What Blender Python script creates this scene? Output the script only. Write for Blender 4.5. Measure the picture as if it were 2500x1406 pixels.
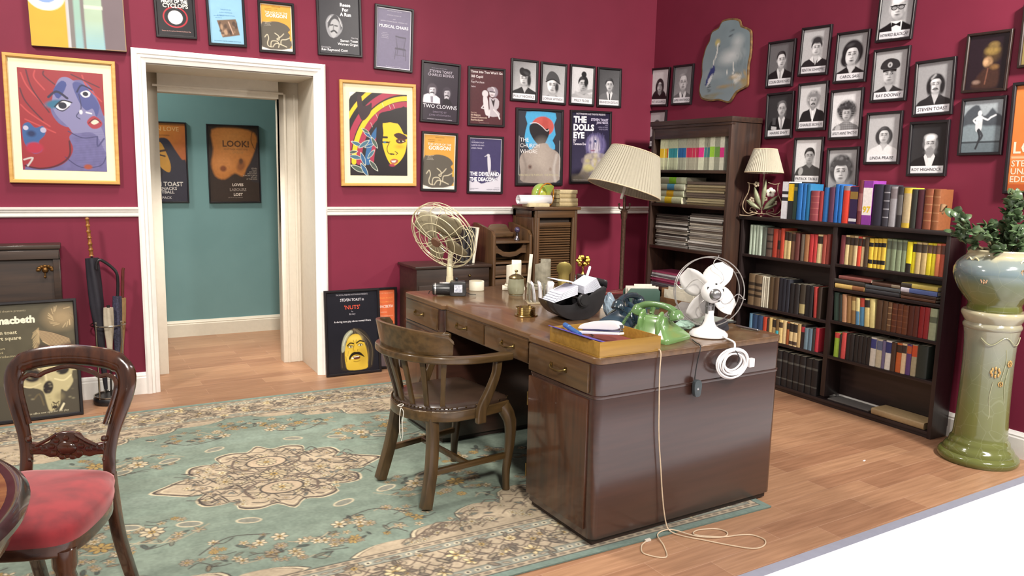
import bpy, bmesh, math, random
import numpy as np
from mathutils import Vector, Matrix, Euler
PI = math.pi
for o in list(bpy.data.objects): bpy.data.objects.remove(o)
C = bpy.context.scene.collection
SC = bpy.context.scene

# ---------------------------------------------------------------- camera
def make_camera():
    pitch, roll, yaw = 0.145312, 0.021912, 0.510591
    cp, sp, cy, sy = math.cos(pitch), math.sin(pitch), math.cos(yaw), math.sin(yaw)
    F = Vector((sy*cp, cy*cp, -sp)); R = Vector((cy, -sy, 0)); U = R.cross(F)
    R2 = R*math.cos(roll) + U*math.sin(roll); U2 = U*math.cos(roll) - R*math.sin(roll)
    m = Matrix((R2, U2, -F)).transposed().to_4x4()
    m.translation = (-2.525283, -5.357395, 1.441785)
    cd = bpy.data.cameras.new('camera'); cd.sensor_width = 36; cd.sensor_fit = 'HORIZONTAL'
    cd.lens = 1888.143/2500*36; cd.clip_start = .02
    co = bpy.data.objects.new('camera', cd); co.matrix_world = m; C.objects.link(co)
    SC.camera = co
make_camera()

# ---------------------------------------------------------------- view, world, lights
SC.view_settings.view_transform = 'Standard'
SC.view_settings.look = 'None'
SC.view_settings.gamma = 1
SC.view_settings.use_curve_mapping = False
SC.view_settings.exposure = 0.0
W = bpy.data.worlds.new('world'); SC.world = W; W.use_nodes = True
W.node_tree.nodes['Background'].inputs['Color'].default_value = (1.0, .93, .90, 1)
W.node_tree.nodes['Background'].inputs['Strength'].default_value = 0.34

def area_light(name, loc, target, power, sx, sy, col=(1, .93, .84), spread=180):
    ld = bpy.data.lights.new(name, 'AREA'); ld.shape = 'RECTANGLE'; ld.size = sx; ld.size_y = sy
    ld.energy = power; ld.color = col; ld.spread = math.radians(spread)
    o = bpy.data.objects.new(name, ld); C.objects.link(o); o.location = loc
    d = Vector(target) - Vector(loc); o.rotation_euler = d.to_track_quat('-Z', 'Y').to_euler()
    return o
area_light('ceiling_light', (-4.1, -2.2, 3.3), (-1.6, -.2, .9), 90, .3, .5)
area_light('ceiling_light', (-2.6, -7.2, 4.0), (-1.2, -.9, .2), 34, .5, .5, spread=50)
area_light('ceiling_light', (3.2, -5.6, 2.9), (.2, -2.2, .9), 66, .12, .12)
area_light('ceiling_light', (.9, -5.6, 3.7), (1.8, -2.7, 2.1), 88, .4, .5, spread=80)
area_light('ceiling_light', (-1.7, -1.3, 4.2), (-1.6, -1.3, 0), 62, .5, .5, spread=120)
area_light('walkway_light', (.2, -5.9, 3.6), (.2, -5.6, 0), 105, 1.6, .5, (1, .96, .98), 110)
area_light('passage_fill', (-1.5, .98, 2.82), (-1.46, 1.05, 0), 9, .25, .25, spread=62)  # added downlight; its cone imitates room light entering under the door head
area_light('passage_fill', (-2.9, 1.1, 2.75), (-1.2, 1.3, .8), 26, .3, .3)  # added fill that brightens the passage from its left

# ---------------------------------------------------------------- materials
def hx(s):
    s = s.lstrip('#'); v = [int(s[i:i+2], 16)/255 for i in (0, 2, 4)]
    return tuple(c/12.92 if c <= .04045 else ((c+.055)/1.055)**2.4 for c in v)
MATS = {}
def mat(name, col, rough=.5, metal=0.0, var=.08, scale=30, bump=0.0, coat=0.0, spec=.5, stretch=(1, 1, 1), col2=None, emit=0, trans=0, detail=3):
    """principled material whose colour wanders between two tones by a noise in object space"""
    if name in MATS: return MATS[name]
    m = bpy.data.materials.new(name); m.use_nodes = True; nt = m.node_tree; N = nt.nodes; L = nt.links
    b = N['Principled BSDF']; c = hx(col) if isinstance(col, str) else col
    c2 = hx(col2) if col2 else tuple(max(0, x*(1-var*2)) for x in c)
    tc = N.new('ShaderNodeTexCoord'); mp = N.new('ShaderNodeMapping'); mp.inputs['Scale'].default_value = stretch
    nz = N.new('ShaderNodeTexNoise'); nz.inputs['Scale'].default_value = scale; nz.inputs['Detail'].default_value = detail
    rp = N.new('ShaderNodeValToRGB'); rp.color_ramp.elements[0].position = .35; rp.color_ramp.elements[1].position = .65
    rp.color_ramp.elements[0].color = (*c2, 1); rp.color_ramp.elements[1].color = (*c, 1)
    L.new(tc.outputs['Object'], mp.inputs[0]); L.new(mp.outputs[0], nz.inputs['Vector'])
    L.new(nz.outputs['Fac'], rp.inputs[0]); L.new(rp.outputs[0], b.inputs['Base Color'])
    b.inputs['Roughness'].default_value = rough; b.inputs['Metallic'].default_value = metal
    b.inputs['Coat Weight'].default_value = coat; b.inputs['Coat Roughness'].default_value = .08
    b.inputs['Specular IOR Level'].default_value = spec
    if trans: b.inputs['Transmission Weight'].default_value = trans
    if bump:
        bp = N.new('ShaderNodeBump'); bp.inputs['Strength'].default_value = bump; bp.inputs['Distance'].default_value = .003
        L.new(nz.outputs['Fac'], bp.inputs['Height']); L.new(bp.outputs[0], b.inputs['Normal'])
    MATS[name] = m
    return m
def wood(name, c1, c2, axis=2, rough=.35, coat=.2, scale=9, bump=.05):
    """long grain along an axis of the object"""
    st = [14, 14, 14]; st[axis] = .9
    return mat(name, c1, rough, col2=c2, scale=scale/3, stretch=tuple(st), coat=coat, bump=bump, detail=6)
def ink_material(name, rough):
    if name in MATS: return MATS[name]
    m = bpy.data.materials.new(name); m.use_nodes = True; N = m.node_tree.nodes; L = m.node_tree.links
    a = N.new('ShaderNodeAttribute'); a.attribute_name = 'ink'
    L.new(a.outputs['Color'], N['Principled BSDF'].inputs['Base Color'])
    N['Principled BSDF'].inputs['Roughness'].default_value = rough
    MATS[name] = m
    return m

# ---------------------------------------------------------------- objects, parts, labels
def empty(name, loc=(0, 0, 0), rot=(0, 0, 0), label=None, cat=None, group=None):
    o = bpy.data.objects.new(name, None); C.objects.link(o); o.empty_display_size = .05
    o.location = loc; o.rotation_euler = rot
    if label: tag(o, label, cat, group)
    return o
def tag(o, label, cat, group=None):
    o['label'] = label; o['category'] = cat
    if group: o['group'] = group
    return o
def struct(o):
    o['kind'] = 'structure'; return o
def copy_tree(o, parent=None):
    c = o.copy(); C.objects.link(c)
    if parent: c.parent = parent
    for ch in o.children: copy_tree(ch, c)
    return c

class B:
    """collects shapes and links them as ONE mesh object"""
    def __init__(s): s.v = []; s.f = []; s.mi = []; s.m = 0; s.T = None
    def add(s, vs, fs):
        n = len(s.v)
        if s.T is not None: vs = [s.T @ Vector(p) for p in vs]
        s.v += [tuple(p) for p in vs]; s.f += [tuple(i+n for i in f) for f in fs]; s.mi += [s.m]*len(fs)
        return s
    def box(s, x0, x1, y0, y1, z0, z1, rot=None, piv=None):
        vs = [Vector((x, y, z)) for z in (z0, z1) for y in (y0, y1) for x in (x0, x1)]
        if rot:
            p = Vector(piv) if piv else Vector(((x0+x1)/2, (y0+y1)/2, (z0+z1)/2)); e = Euler(rot).to_matrix()
            vs = [e @ (v-p) + p for v in vs]
        return s.add(vs, [(0, 2, 3, 1), (4, 5, 7, 6), (0, 1, 5, 4), (2, 6, 7, 3), (0, 4, 6, 2), (1, 3, 7, 5)])
    def lathe(s, prof, seg=32, c=(0, 0, 0), close=True, sq=None):
        """profile of (r, z); turned about z"""
        vs = []; fs = []; n = len(prof)
        for i in range(seg):
            a = 2*PI*i/seg
            for r, z in prof: vs.append((c[0]+r*math.cos(a), c[1]+r*math.sin(a), c[2]+z))
        for i in range(seg):
            j = (i+1) % seg
            for k in range(n-1): fs.append((i*n+k, j*n+k, j*n+k+1, i*n+k+1))
        if close:
            if prof[0][0] > 1e-5: fs.append(tuple(i*n for i in range(seg))[::-1])
            if prof[-1][0] > 1e-5: fs.append(tuple(i*n+n-1 for i in range(seg)))
        return s.add(vs, fs)
    def cyl(s, p, q, r, r2=None, seg=16): return s.tube([p, q], [r, r if r2 is None else r2], seg)
    def tube(s, pts, r, seg=8, closed=False, flat=1.0, up=None):
        """round (or flattened) bar along points; r a number or a list"""
        P = [Vector(p) for p in pts]; n = len(P)
        R = list(r) if hasattr(r, '__len__') else [r]*n
        vs = []; fs = []; prev = Vector(up) if up else None
        for i in range(n):
            a = P[(i-1) % n] if (closed or i > 0) else P[i]; b = P[(i+1) % n] if (closed or i < n-1) else P[i]
            t = (b-a); t = t.normalized() if t.length > 1e-9 else Vector((0, 0, 1))
            if prev is None: prev = Vector((0, 0, 1)) if abs(t.z) < .9 else Vector((1, 0, 0))
            nrm = prev - t*prev.dot(t)
            if nrm.length < 1e-6: nrm = t.orthogonal()
            nrm.normalize(); bn = t.cross(nrm)
            if not up: prev = nrm
            for k in range(seg):
                w = 2*PI*k/seg + PI/seg
                vs.append(P[i] + nrm*math.cos(w)*R[i]*flat + bn*math.sin(w)*R[i])
        m = n if closed else n-1
        for i in range(m):
            j = (i+1) % n
            for k in range(seg): fs.append((i*seg+k, i*seg+(k+1) % seg, j*seg+(k+1) % seg, j*seg+k))
        if not closed: fs += [tuple(range(seg))[::-1], tuple((n-1)*seg+k for k in range(seg))]
        return s.add(vs, fs)
    def bar(s, pts, w, h, up=(0, 0, 1)):
        """rectangular bar along points: w across, h along up; numbers or lists"""
        P = [Vector(p) for p in pts]; n = len(P); U0 = Vector(up)
        Wd = list(w) if hasattr(w, '__len__') else [w]*n; H = list(h) if hasattr(h, '__len__') else [h]*n
        vs = []; fs = []
        for i in range(n):
            t = (P[min(i+1, n-1)] - P[max(i-1, 0)]).normalized(); sd = t.cross(U0).normalized(); u = sd.cross(t)
            for a, b in ((-1, -1), (1, -1), (1, 1), (-1, 1)): vs.append(P[i] + sd*a*Wd[i]/2 + u*b*H[i]/2)
        for i in range(n-1):
            for k in range(4): fs.append((i*4+k, i*4+(k+1) % 4, i*4+4+(k+1) % 4, i*4+4+k))
        fs += [(3, 2, 1, 0), tuple(n*4-4+k for k in range(4))]
        return s.add(vs, fs)
    def prism(s, poly, z0, z1, ax=2):
        """polygon pushed along an axis: ax 2 -> (x,y), 1 -> (x,z), 0 -> (y,z)"""
        n = len(poly)
        def P(p, h): return {2: (p[0], p[1], h), 1: (p[0], h, p[1]), 0: (h, p[0], p[1])}[ax]
        vs = [P(p, z0) for p in poly] + [P(p, z1) for p in poly]
        fs = [tuple(range(n))[::-1], tuple(range(n, 2*n))] + [(i, (i+1) % n, n+(i+1) % n, n+i) for i in range(n)]
        return s.add(vs, fs)
    def ball(s, c, r, seg=16, sc=(1, 1, 1)):
        vs = []; fs = []; h = seg//2
        for i in range(h+1):
            a = PI*i/h
            for k in range(seg):
                b = 2*PI*k/seg
                vs.append((c[0]+r*sc[0]*math.sin(a)*math.cos(b), c[1]+r*sc[1]*math.sin(a)*math.sin(b), c[2]+r*sc[2]*math.cos(a)))
        for i in range(h):
            for k in range(seg): fs.append((i*seg+k, (i+1)*seg+k, (i+1)*seg+(k+1) % seg, i*seg+(k+1) % seg))
        return s.add(vs, fs)
    def sheet(s, grid):
        """rows of points joined into a skin"""
        n = len(grid[0]); vs = [p for row in grid for p in row]; fs = []
        for i in range(len(grid)-1):
            for k in range(n-1): fs.append((i*n+k, i*n+k+1, (i+1)*n+k+1, (i+1)*n+k))
        return s.add(vs, fs)
    def ob(s, name, mats, parent=None, bev=0, smooth=None, sub=0, solid=0, seg=2, loc=None, rot=None):
        me = bpy.data.meshes.new(name); me.from_pydata(s.v, [], s.f)
        if not isinstance(mats, (list, tuple)): mats = [mats]
        for m in mats: me.materials.append(m)
        me.polygons.foreach_set('material_index', s.mi)
        bm = bmesh.new(); bm.from_mesh(me)
        bmesh.ops.remove_doubles(bm, verts=bm.verts, dist=1e-6)
        bmesh.ops.recalc_face_normals(bm, faces=bm.faces)
        if bev:
            ed = [e for e in bm.edges if len(e.link_faces) == 2 and e.calc_face_angle(0) > .6]
            if ed: bmesh.ops.bevel(bm, geom=ed, offset=bev, segments=seg, profile=.6, affect='EDGES', clamp_overlap=True)
        bm.to_mesh(me); bm.free()
        o = bpy.data.objects.new(name, me); C.objects.link(o)
        if parent: o.parent = parent
        if loc: o.location = loc
        if rot: o.rotation_euler = rot
        if solid:
            md = o.modifiers.new('solid', 'SOLIDIFY'); md.thickness = solid; md.offset = 0
        if sub:
            md = o.modifiers.new('sub', 'SUBSURF'); md.levels = sub; md.render_levels = sub
        ang = smooth if smooth is not None else (.7 if not sub else 3)
        if ang:
            me.polygons.foreach_set('use_smooth', [True]*len(me.polygons))
            me.update()
            bm = bmesh.new(); bm.from_mesh(me)
            for e in bm.edges: e.smooth = not (len(e.link_faces) == 2 and e.calc_face_angle(0) > ang)
            bm.to_mesh(me); bm.free()
        return o
def arc(cx, cy, r, a0, a1, n): return [(cx+r*math.cos(a0+(a1-a0)*i/n), cy+r*math.sin(a0+(a1-a0)*i/n)) for i in range(n+1)]
def smoothpts(pts, n=6, closed=False):
    """catmull-rom through points"""
    P = [np.array(p, float) for p in pts]; N = len(P); out = []
    rng = range(N) if closed else range(N-1)
    for i in rng:
        if closed: a, b, c, d = P[(i-1) % N], P[i], P[(i+1) % N], P[(i+2) % N]
        else: a, b, c, d = P[max(i-1, 0)], P[i], P[i+1], P[min(i+2, N-1)]
        for k in range(n):
            t = k/n; out.append(.5*((2*b)+(-a+c)*t+(2*a-5*b+4*c-d)*t*t+(-a+3*b-3*c+d)*t**3))
    if not closed: out.append(P[-1])
    return [tuple(float(x) for x in p) for p in out]
# ---------------------------------------------------------------- the room
XR = 1.8145           # right wall
HY = 1.725            # far wall of the passage behind the doorway
def wall_paint(name, col, col2): return mat(name, col, .55, col2=col2, scale=3, bump=.0, spec=.25)
crimson = wall_paint('crimson_paint', '#77263c', '#722439')
crimson_low = crimson
teal = wall_paint('teal_paint', '#74989a', '#709496')
white_paint = mat('white_gloss_paint', '#ece9e4', .3, var=.02)
cream_paint = mat('cream_passage_paint', '#d9d1c2', .5, var=.02)  # cream darkened so the colour carries the shade on the inner jamb

def floor_material():
    m = bpy.data.materials.new('laminate_planks'); m.use_nodes = True; N = m.node_tree.nodes; L = m.node_tree.links
    b = N['Principled BSDF']
    tc = N.new('ShaderNodeTexCoord'); mp = N.new('ShaderNodeMapping'); mp.inputs['Rotation'].default_value = (0, 0, math.radians(-2.2))
    br = N.new('ShaderNodeTexBrick'); br.inputs['Scale'].default_value = 1; br.offset = .37; br.offset_frequency = 2
    br.inputs['Brick Width'].default_value = .62; br.inputs['Row Height'].default_value = .118
    br.inputs['Mortar Size'].default_value = .0012; br.inputs['Mortar Smooth'].default_value = .3; br.inputs['Bias'].default_value = -.1
    br.inputs['Color1'].default_value = (*hx('#a98264'), 1); br.inputs['Color2'].default_value = (*hx('#946c52'), 1)
    br.inputs['Mortar'].default_value = (*hx('#b8937a'), 1)
    st = N.new('ShaderNodeMapping'); st.inputs['Scale'].default_value = (1.6, 26, 1)
    nz = N.new('ShaderNodeTexNoise'); nz.inputs['Scale'].default_value = 2.2; nz.inputs['Detail'].default_value = 5
    rp = N.new('ShaderNodeValToRGB'); rp.color_ramp.elements[0].position = .3; rp.color_ramp.elements[1].position = .72
    rp.color_ramp.elements[0].color = (.74, .70, .66, 1); rp.color_ramp.elements[1].color = (1.08, 1.07, 1.05, 1)
    mx = N.new('ShaderNodeMixRGB'); mx.blend_type = 'MULTIPLY'; mx.inputs[0].default_value = 1
    L.new(tc.outputs['Object'], mp.inputs[0]); L.new(mp.outputs[0], br.inputs['Vector']); L.new(mp.outputs[0], st.inputs[0])
    L.new(st.outputs[0], nz.inputs['Vector']); L.new(nz.outputs['Fac'], rp.inputs[0])
    L.new(br.outputs['Color'], mx.inputs[1]); L.new(rp.outputs[0], mx.inputs[2]); L.new(mx.outputs[0], b.inputs['Base Color'])
    b.inputs['Roughness'].default_value = .42
    return m
struct(B().prism([(-4.6, -3.592), (XR+.3, -3.366), (XR+.3, HY+.3), (-4.6, HY+.3)], -.06, 0).ob('floor', floor_material()))
# the shiny white visitors' floor in front of the set, with its grey edging strip
kerb = B().prism([(-4.6, -3.592), (2.6, -3.350), (2.6, -3.397), (-4.6, -3.639)], -.06, .004).ob('trim_1', mat('grey_edging', '#8d8f9c', .5, var=.03)); struct(kerb)
wf = B().prism([(-6, -9), (5.5, -9), (5.5, -3.299), (-6, -3.686)], -.06, .003).ob('floor_walkway', mat('white_walkway_vinyl', '#f4f2f5', .35, var=.01)); struct(wf)

H = 3.3; DT = .46
def wall_back():
    b = B()
    b.box(-4.6, -2.135, 0, DT, 0, H); b.box(-1.09, XR+.12, 0, DT, 0, H); b.box(-2.135, -1.09, 0, DT, 2.075, H)
    return struct(b.ob('wall_back', crimson, smooth=0))
wall_back()
struct(B().box(XR, XR+.12, -3.40, 0, 0, H).ob('wall_right', crimson, smooth=0))
# doorway lining: deep reveal, inner architrave and the narrower opening behind
def door_lining():
    b = B()
    b.box(-2.139, -2.131, .012, DT, 0, 2.072); b.box(-1.094, -1.086, .012, DT, 0, 2.072); b.box(-2.135, -1.09, .012, DT, 2.064, 2.08)
    # architrave face set back in the reveal
    for x0, x1 in ((-2.131, -2.03), (-1.232, -1.094)):
        b.box(x0, x1, DT-.012, DT+.10, 0, 2.066)
    b.box(-2.03, -1.232, DT-.012, DT+.10, 1.943, 2.066)
    for x0, x1 in ((-1.20, -1.185), (-1.13, -1.115)): b.box(x0, x1, DT-.02, DT-.012, 0, 1.98)
    b.box(-2.06, -1.20, DT-.02, DT-.012, 1.975, 1.99)
    return struct(b.ob('door_1', cream_paint, bev=.002))
door_lining()
def architrave():
    b = B(); prof = [(0, .0), (0, .022), (.012, .030), (.030, .030), (.036, .024), (.050, .024), (.056, .018), (.070, .014), (.080, .010), (.080, .0)]
    # profile runs from the outer edge (0) to the inner edge, depth toward the room; mitred round the opening
    xo0, xo1, zo = -2.206, -1.021, 2.152
    for i in range(len(prof)-1):
        (a, d), (a2, d2) = prof[i], prof[i+1]
        L0 = [(xo0+a, -d, 0), (xo0+a, -d, zo-a), (xo1-a, -d, zo-a), (xo1-a, -d, 0)]
        L1 = [(xo0+a2, -d2, 0), (xo0+a2, -d2, zo-a2), (xo1-a2, -d2, zo-a2), (xo1-a2, -d2, 0)]
        for k in range(3): b.add([L0[k], L0[k+1], L1[k+1], L1[k]], [(0, 1, 2, 3)])
    b.box(-2.206, -2.126, -.0099, .0, 0, .002); b.box(-1.101, -1.021, -.0099, 0, 0, .002)
    return struct(b.ob('trim_2', white_paint, smooth=.3))
architrave()
def run_profile(name, prof, x0, x1, axis='x', off=0.0, m=white_paint):
    """moulding: profile of (depth, z) run along a wall"""
    b = B(); n = len(prof)
    if axis == 'x': P = lambda t, d, z: (t, off-d, z)
    else: P = lambda t, d, z: (off-d, t, z)
    b.add([P(x0, d, z) for d, z in prof]+[P(x1, d, z) for d, z in prof],
          [(i, (i+1) % n, n+(i+1) % n, n+i) for i in range(n)]+[tuple(range(n)), tuple(range(n, 2*n))])
    return struct(b.ob(name, m, smooth=.3))
dado = [(0, 1.134), (.012, 1.134), (.016, 1.140), (.016, 1.148), (.011, 1.152), (.012, 1.160), (.020, 1.166), (.020, 1.174), (.030, 1.180), (.032, 1.191), (0, 1.193)]
run_profile('trim_3', dado, -4.6, -2.206); run_profile('trim_4', dado, -1.021, XR)
skirt = [(0, 0), (.020, 0), (.020, .105), (.016, .112), (.017, .120), (.011, .128), (.006, .140), (0, .140)]
run_profile('baseboard_left', skirt, -4.6, -2.206); run_profile('baseboard_back', skirt, -1.021, XR)
run_profile('baseboard_right', skirt, -3.40, -.02, 'y', XR)
run_profile('baseboard_passage', skirt, -4.0, 1.2, 'x', HY, mat('cream_skirting', '#e3dccb', .4, var=.02))
struct(B().box(-4.0, 1.2, HY, HY+.1, 0, 2.9).ob('wall_passage', teal, smooth=0))
struct(B().box(-4.1, -4.0, .57, HY+.1, 0, 2.9).ob('wall_passage_left', teal, smooth=0))
struct(B().box(1.2, 1.3, .57, HY+.1, 0, 2.9).ob('wall_passage_right', teal, smooth=0))
struct(B().box(-4.1, 1.3, DT, HY+.1, 2.9, 3.0).ob('ceiling_passage', cream_paint, smooth=0))
def passage_inner():
    b = B(); b.box(-4.1, -2.131, DT+.004, DT+.11, 0, 2.9); b.box(-1.094, 1.3, DT+.004, DT+.11, 0, 2.9); b.box(-2.131, -1.094, DT+.004, DT+.11, 2.066, 2.9)
    struct(b.ob('wall_passage_front', teal, smooth=0))
passage_inner()
# ---------------------------------------------------------------- printed and woven pictures: a colour per mesh point
class Cv:
    """a small drawing board: u,v run 0..1 from the top left, lengths are in widths"""
    def __init__(s, w, asp, bg):
        s.w = w; s.h = max(2, int(round(w*asp))); s.asp = asp
        s.x = (np.arange(s.w)+.0)/(s.w-1); s.y = np.arange(s.h)/(s.h-1)*asp
        s.a = np.empty((s.h, s.w, 3)); s.a[:] = hx(bg); s.px = 1.0/(s.w-1)
    def _win(s, x0, x1, y0, y1):
        p = 2*s.px
        i0, i1 = np.searchsorted(s.x, (x0-p, x1+p)); j0, j1 = np.searchsorted(s.y, (y0-p, y1+p))
        return slice(j0, j1), slice(i0, i1), s.x[i0:i1][None, :], s.y[j0:j1][:, None]
    def _mix(s, J, I, m, col, op):
        if m.size == 0: return
        c = np.array(hx(col)); s.a[J, I] += (np.clip(m, 0, 1)*op)[..., None]*(c-s.a[J, I])
    def ell(s, u, v, rx, ry, col, rot=0, soft=0, op=1, cut=None):
        cx, cy = u, v*s.asp; R = max(rx, ry)+soft
        J, I, X, Y = s._win(cx-R, cx+R, cy-R, cy+R)
        a = math.radians(rot); dx = (X-cx)*math.cos(a)+(Y-cy)*math.sin(a); dy = -(X-cx)*math.sin(a)+(Y-cy)*math.cos(a)
        d = (np.sqrt((dx/rx)**2+(dy/ry)**2+1e-9)-1)*min(rx, ry); sf = max(soft, s.px)
        m = np.clip(.5-d/sf, 0, 1)
        if cut: m = m*(dy > -cut*ry if cut > 0 else dy < -cut*ry)
        s._mix(J, I, m, col, op); return s
    def _pts(s, pts): return np.array([(p[0], p[1]*s.asp) for p in pts])
    def poly(s, pts, col, soft=0, op=1, curve=0):
        if curve: pts = smoothpts(pts, curve, True)
        P = s._pts(pts); J, I, X, Y = s._win(P[:, 0].min()-soft, P[:, 0].max()+soft, P[:, 1].min()-soft, P[:, 1].max()+soft)
        ins = np.zeros((Y.shape[0], X.shape[1]), bool); D = np.full(ins.shape, 9.0)
        for k in range(len(P)):
            (x1, y1), (x2, y2) = P[k], P[(k+1) % len(P)]
            if y1 != y2: ins ^= ((y1 > Y) != (y2 > Y)) & (X < (x2-x1)*(Y-y1)/(y2-y1)+x1)
            l2 = (x2-x1)**2+(y2-y1)**2+1e-12; t = np.clip(((X-x1)*(x2-x1)+(Y-y1)*(y2-y1))/l2, 0, 1)
            D = np.minimum(D, np.hypot(X-x1-t*(x2-x1), Y-y1-t*(y2-y1)))
        d = np.where(ins, -D, D); s._mix(J, I, .5-d/max(soft, s.px), col, op); return s
    def line(s, pts, w, col, op=1, curve=0, soft=0):
        if curve: pts = smoothpts(pts, curve)
        P = s._pts(pts); e = w+soft; J, I, X, Y = s._win(P[:, 0].min()-e, P[:, 0].max()+e, P[:, 1].min()-e, P[:, 1].max()+e)
        D = np.full((Y.shape[0], X.shape[1]), 9.0)
        for k in range(len(P)-1):
            (x1, y1), (x2, y2) = P[k], P[k+1]
            l2 = (x2-x1)**2+(y2-y1)**2+1e-12; t = np.clip(((X-x1)*(x2-x1)+(Y-y1)*(y2-y1))/l2, 0, 1)
            D = np.minimum(D, np.hypot(X-x1-t*(x2-x1), Y-y1-t*(y2-y1)))
        s._mix(J, I, .5-(D-w/2)/max(soft, s.px), col, op); return s
    def rect(s, u0, u1, v0, v1, col, op=1):
        J, I, X, Y = s._win(u0, u1, v0*s.asp, v1*s.asp)
        m = np.minimum(np.clip(np.minimum(X-u0, u1-X)/s.px+.5, 0, 1), np.clip(np.minimum(Y-v0*s.asp, v1*s.asp-Y)/s.px+.5, 0, 1))
        s._mix(J, I, m, col, op); return s
    def grad(s, c0, c1, ang=90):
        a = math.radians(ang); t = (s.x[None, :]-.5)*math.cos(a)+(s.y[:, None]/s.asp-.5)*math.sin(a)+.5
        c0, c1 = np.array(hx(c0)), np.array(hx(c1)); s.a[:] = c0+(c1-c0)*np.clip(t, 0, 1)[..., None]; return s
    def noise(s, amp, cells, seed=0, aspect=1):
        r = np.random.RandomState(seed); g = r.rand(int(cells*s.asp*aspect)+3, cells+3)
        X = s.x*cells; Y = s.y*cells*aspect; i = X.astype(int); j = Y.astype(int)
        fx = (X-i)[None, :]; fy = (Y-j)[:, None]; fx = fx*fx*(3-2*fx); fy = fy*fy*(3-2*fy)
        n = (g[j][:, i]*(1-fx)+g[j][:, i+1]*fx)*(1-fy)+(g[j+1][:, i]*(1-fx)+g[j+1][:, i+1]*fx)*fy
        s.a *= (1+amp*(n-.5)*2)[..., None]; s.a = np.clip(s.a, 0, 1); return s

def text_mesh(txt, bold=0.0, shear=0.0):
    cu = bpy.data.curves.new('lettering', 'FONT'); cu.body = txt; cu.size = 1; cu.resolution_u = 2
    cu.offset = bold; cu.shear = shear; cu.fill_mode = 'FRONT'
    o = bpy.data.objects.new('lettering', cu); me = bpy.data.meshes.new_from_object(o)
    me.calc_loop_triangles()
    v = np.array([x.co[:] for x in me.vertices]) if len(me.vertices) else np.zeros((0, 3))
    f = [tuple(t.vertices) for t in me.loop_triangles]
    bpy.data.objects.remove(o); bpy.data.curves.remove(cu); bpy.data.meshes.remove(me)
    return v, f
class Print:
    """a flat print w x h (metres) lying in x,z and facing -y: drawing board + lettering in one mesh"""
    def __init__(s, cv, w, h):
        s.cv = cv; s.w = w; s.h = h; s.tv = []; s.tf = []; s.tc = []
    def text(s, txt, u, v, cap, col='#ffffff', al='c', maxw=None, bold=0, shear=0, sx=1, rot=0):
        """cap: letter height as a part of the width; v is the baseline"""
        tv, tf = text_mesh(txt, bold, shear)
        if len(tv) == 0: return s
        k = cap*s.w/.70; x = tv[:, 0]*k*sx; z = tv[:, 1]*k; wd = x.max()-x.min()
        if maxw: x = x*(maxw*s.w/wd) if (maxw > 0 and wd > maxw*s.w) else x; wd = x.max()-x.min()
        x = x-x.min()-{'l': 0, 'c': wd/2, 'r': wd}[al]
        if rot: a = math.radians(rot); x, z = x*math.cos(a)-z*math.sin(a), x*math.sin(a)+z*math.cos(a)
        n = len(s.tv); X = x+(u-.5)*s.w; Z = z+(.5-v)*s.h
        s.tv += [(float(a), -.0007, float(b)) for a, b in zip(X, Z)]; s.tf += [tuple(i+n for i in f) for f in tf]
        s.tc += [hx(col)]*len(tv); return s
    def build(s, name, parent, y=0.0, rough=.35, flat_xy=False, loc=None, rot=None):
        h, w = s.cv.h, s.cv.w
        gx, gz = np.meshgrid((s.cv.x-.5)*s.w, (.5-s.cv.y/s.cv.asp)*s.h)
        V = np.stack([gx.ravel(), np.zeros(h*w), gz.ravel()], 1); col = s.cv.a.reshape(-1, 3)
        idx = np.arange(h*w).reshape(h, w)
        F = np.stack([idx[:-1, :-1].ravel(), idx[1:, :-1].ravel(), idx[1:, 1:].ravel(), idx[:-1, 1:].ravel()], 1)
        nq = len(F); nt = len(s.tf); n0 = len(V)
        if s.tv: V = np.vstack([V, np.array(s.tv)]); col = np.vstack([col, np.array(s.tc)])
        V[:, 1] += y
        if flat_xy: V = V[:, [0, 2, 1]]*np.array([1, 1, -1])
        me = bpy.data.meshes.new(name); me.vertices.add(len(V)); me.vertices.foreach_set('co', V.ravel().astype(np.float32))
        loops = F.ravel(); starts = np.arange(nq)*4
        if nt:
            T = np.array(s.tf)+n0; loops = np.concatenate([loops, T.ravel()]); starts = np.concatenate([starts, nq*4+np.arange(nt)*3])
        me.loops.add(len(loops)); me.loops.foreach_set('vertex_index', loops.astype(np.int32))
        me.polygons.add(nq+nt); me.polygons.foreach_set('loop_start', starts.astype(np.int32))
        me.update(calc_edges=True); me.validate()
        at = me.color_attributes.new('ink', 'FLOAT_COLOR', 'POINT')
        at.data.foreach_set('color', np.hstack([col, np.ones((len(V), 1))]).ravel().astype(np.float32))
        me.materials.append(ink_material('printed_ink_%d' % int(rough*100), rough))
        o = bpy.data.objects.new(name, me); C.objects.link(o)
        if parent: o.parent = parent
        if loc: o.location = loc
        if rot: o.rotation_euler = rot
        return o

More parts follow.
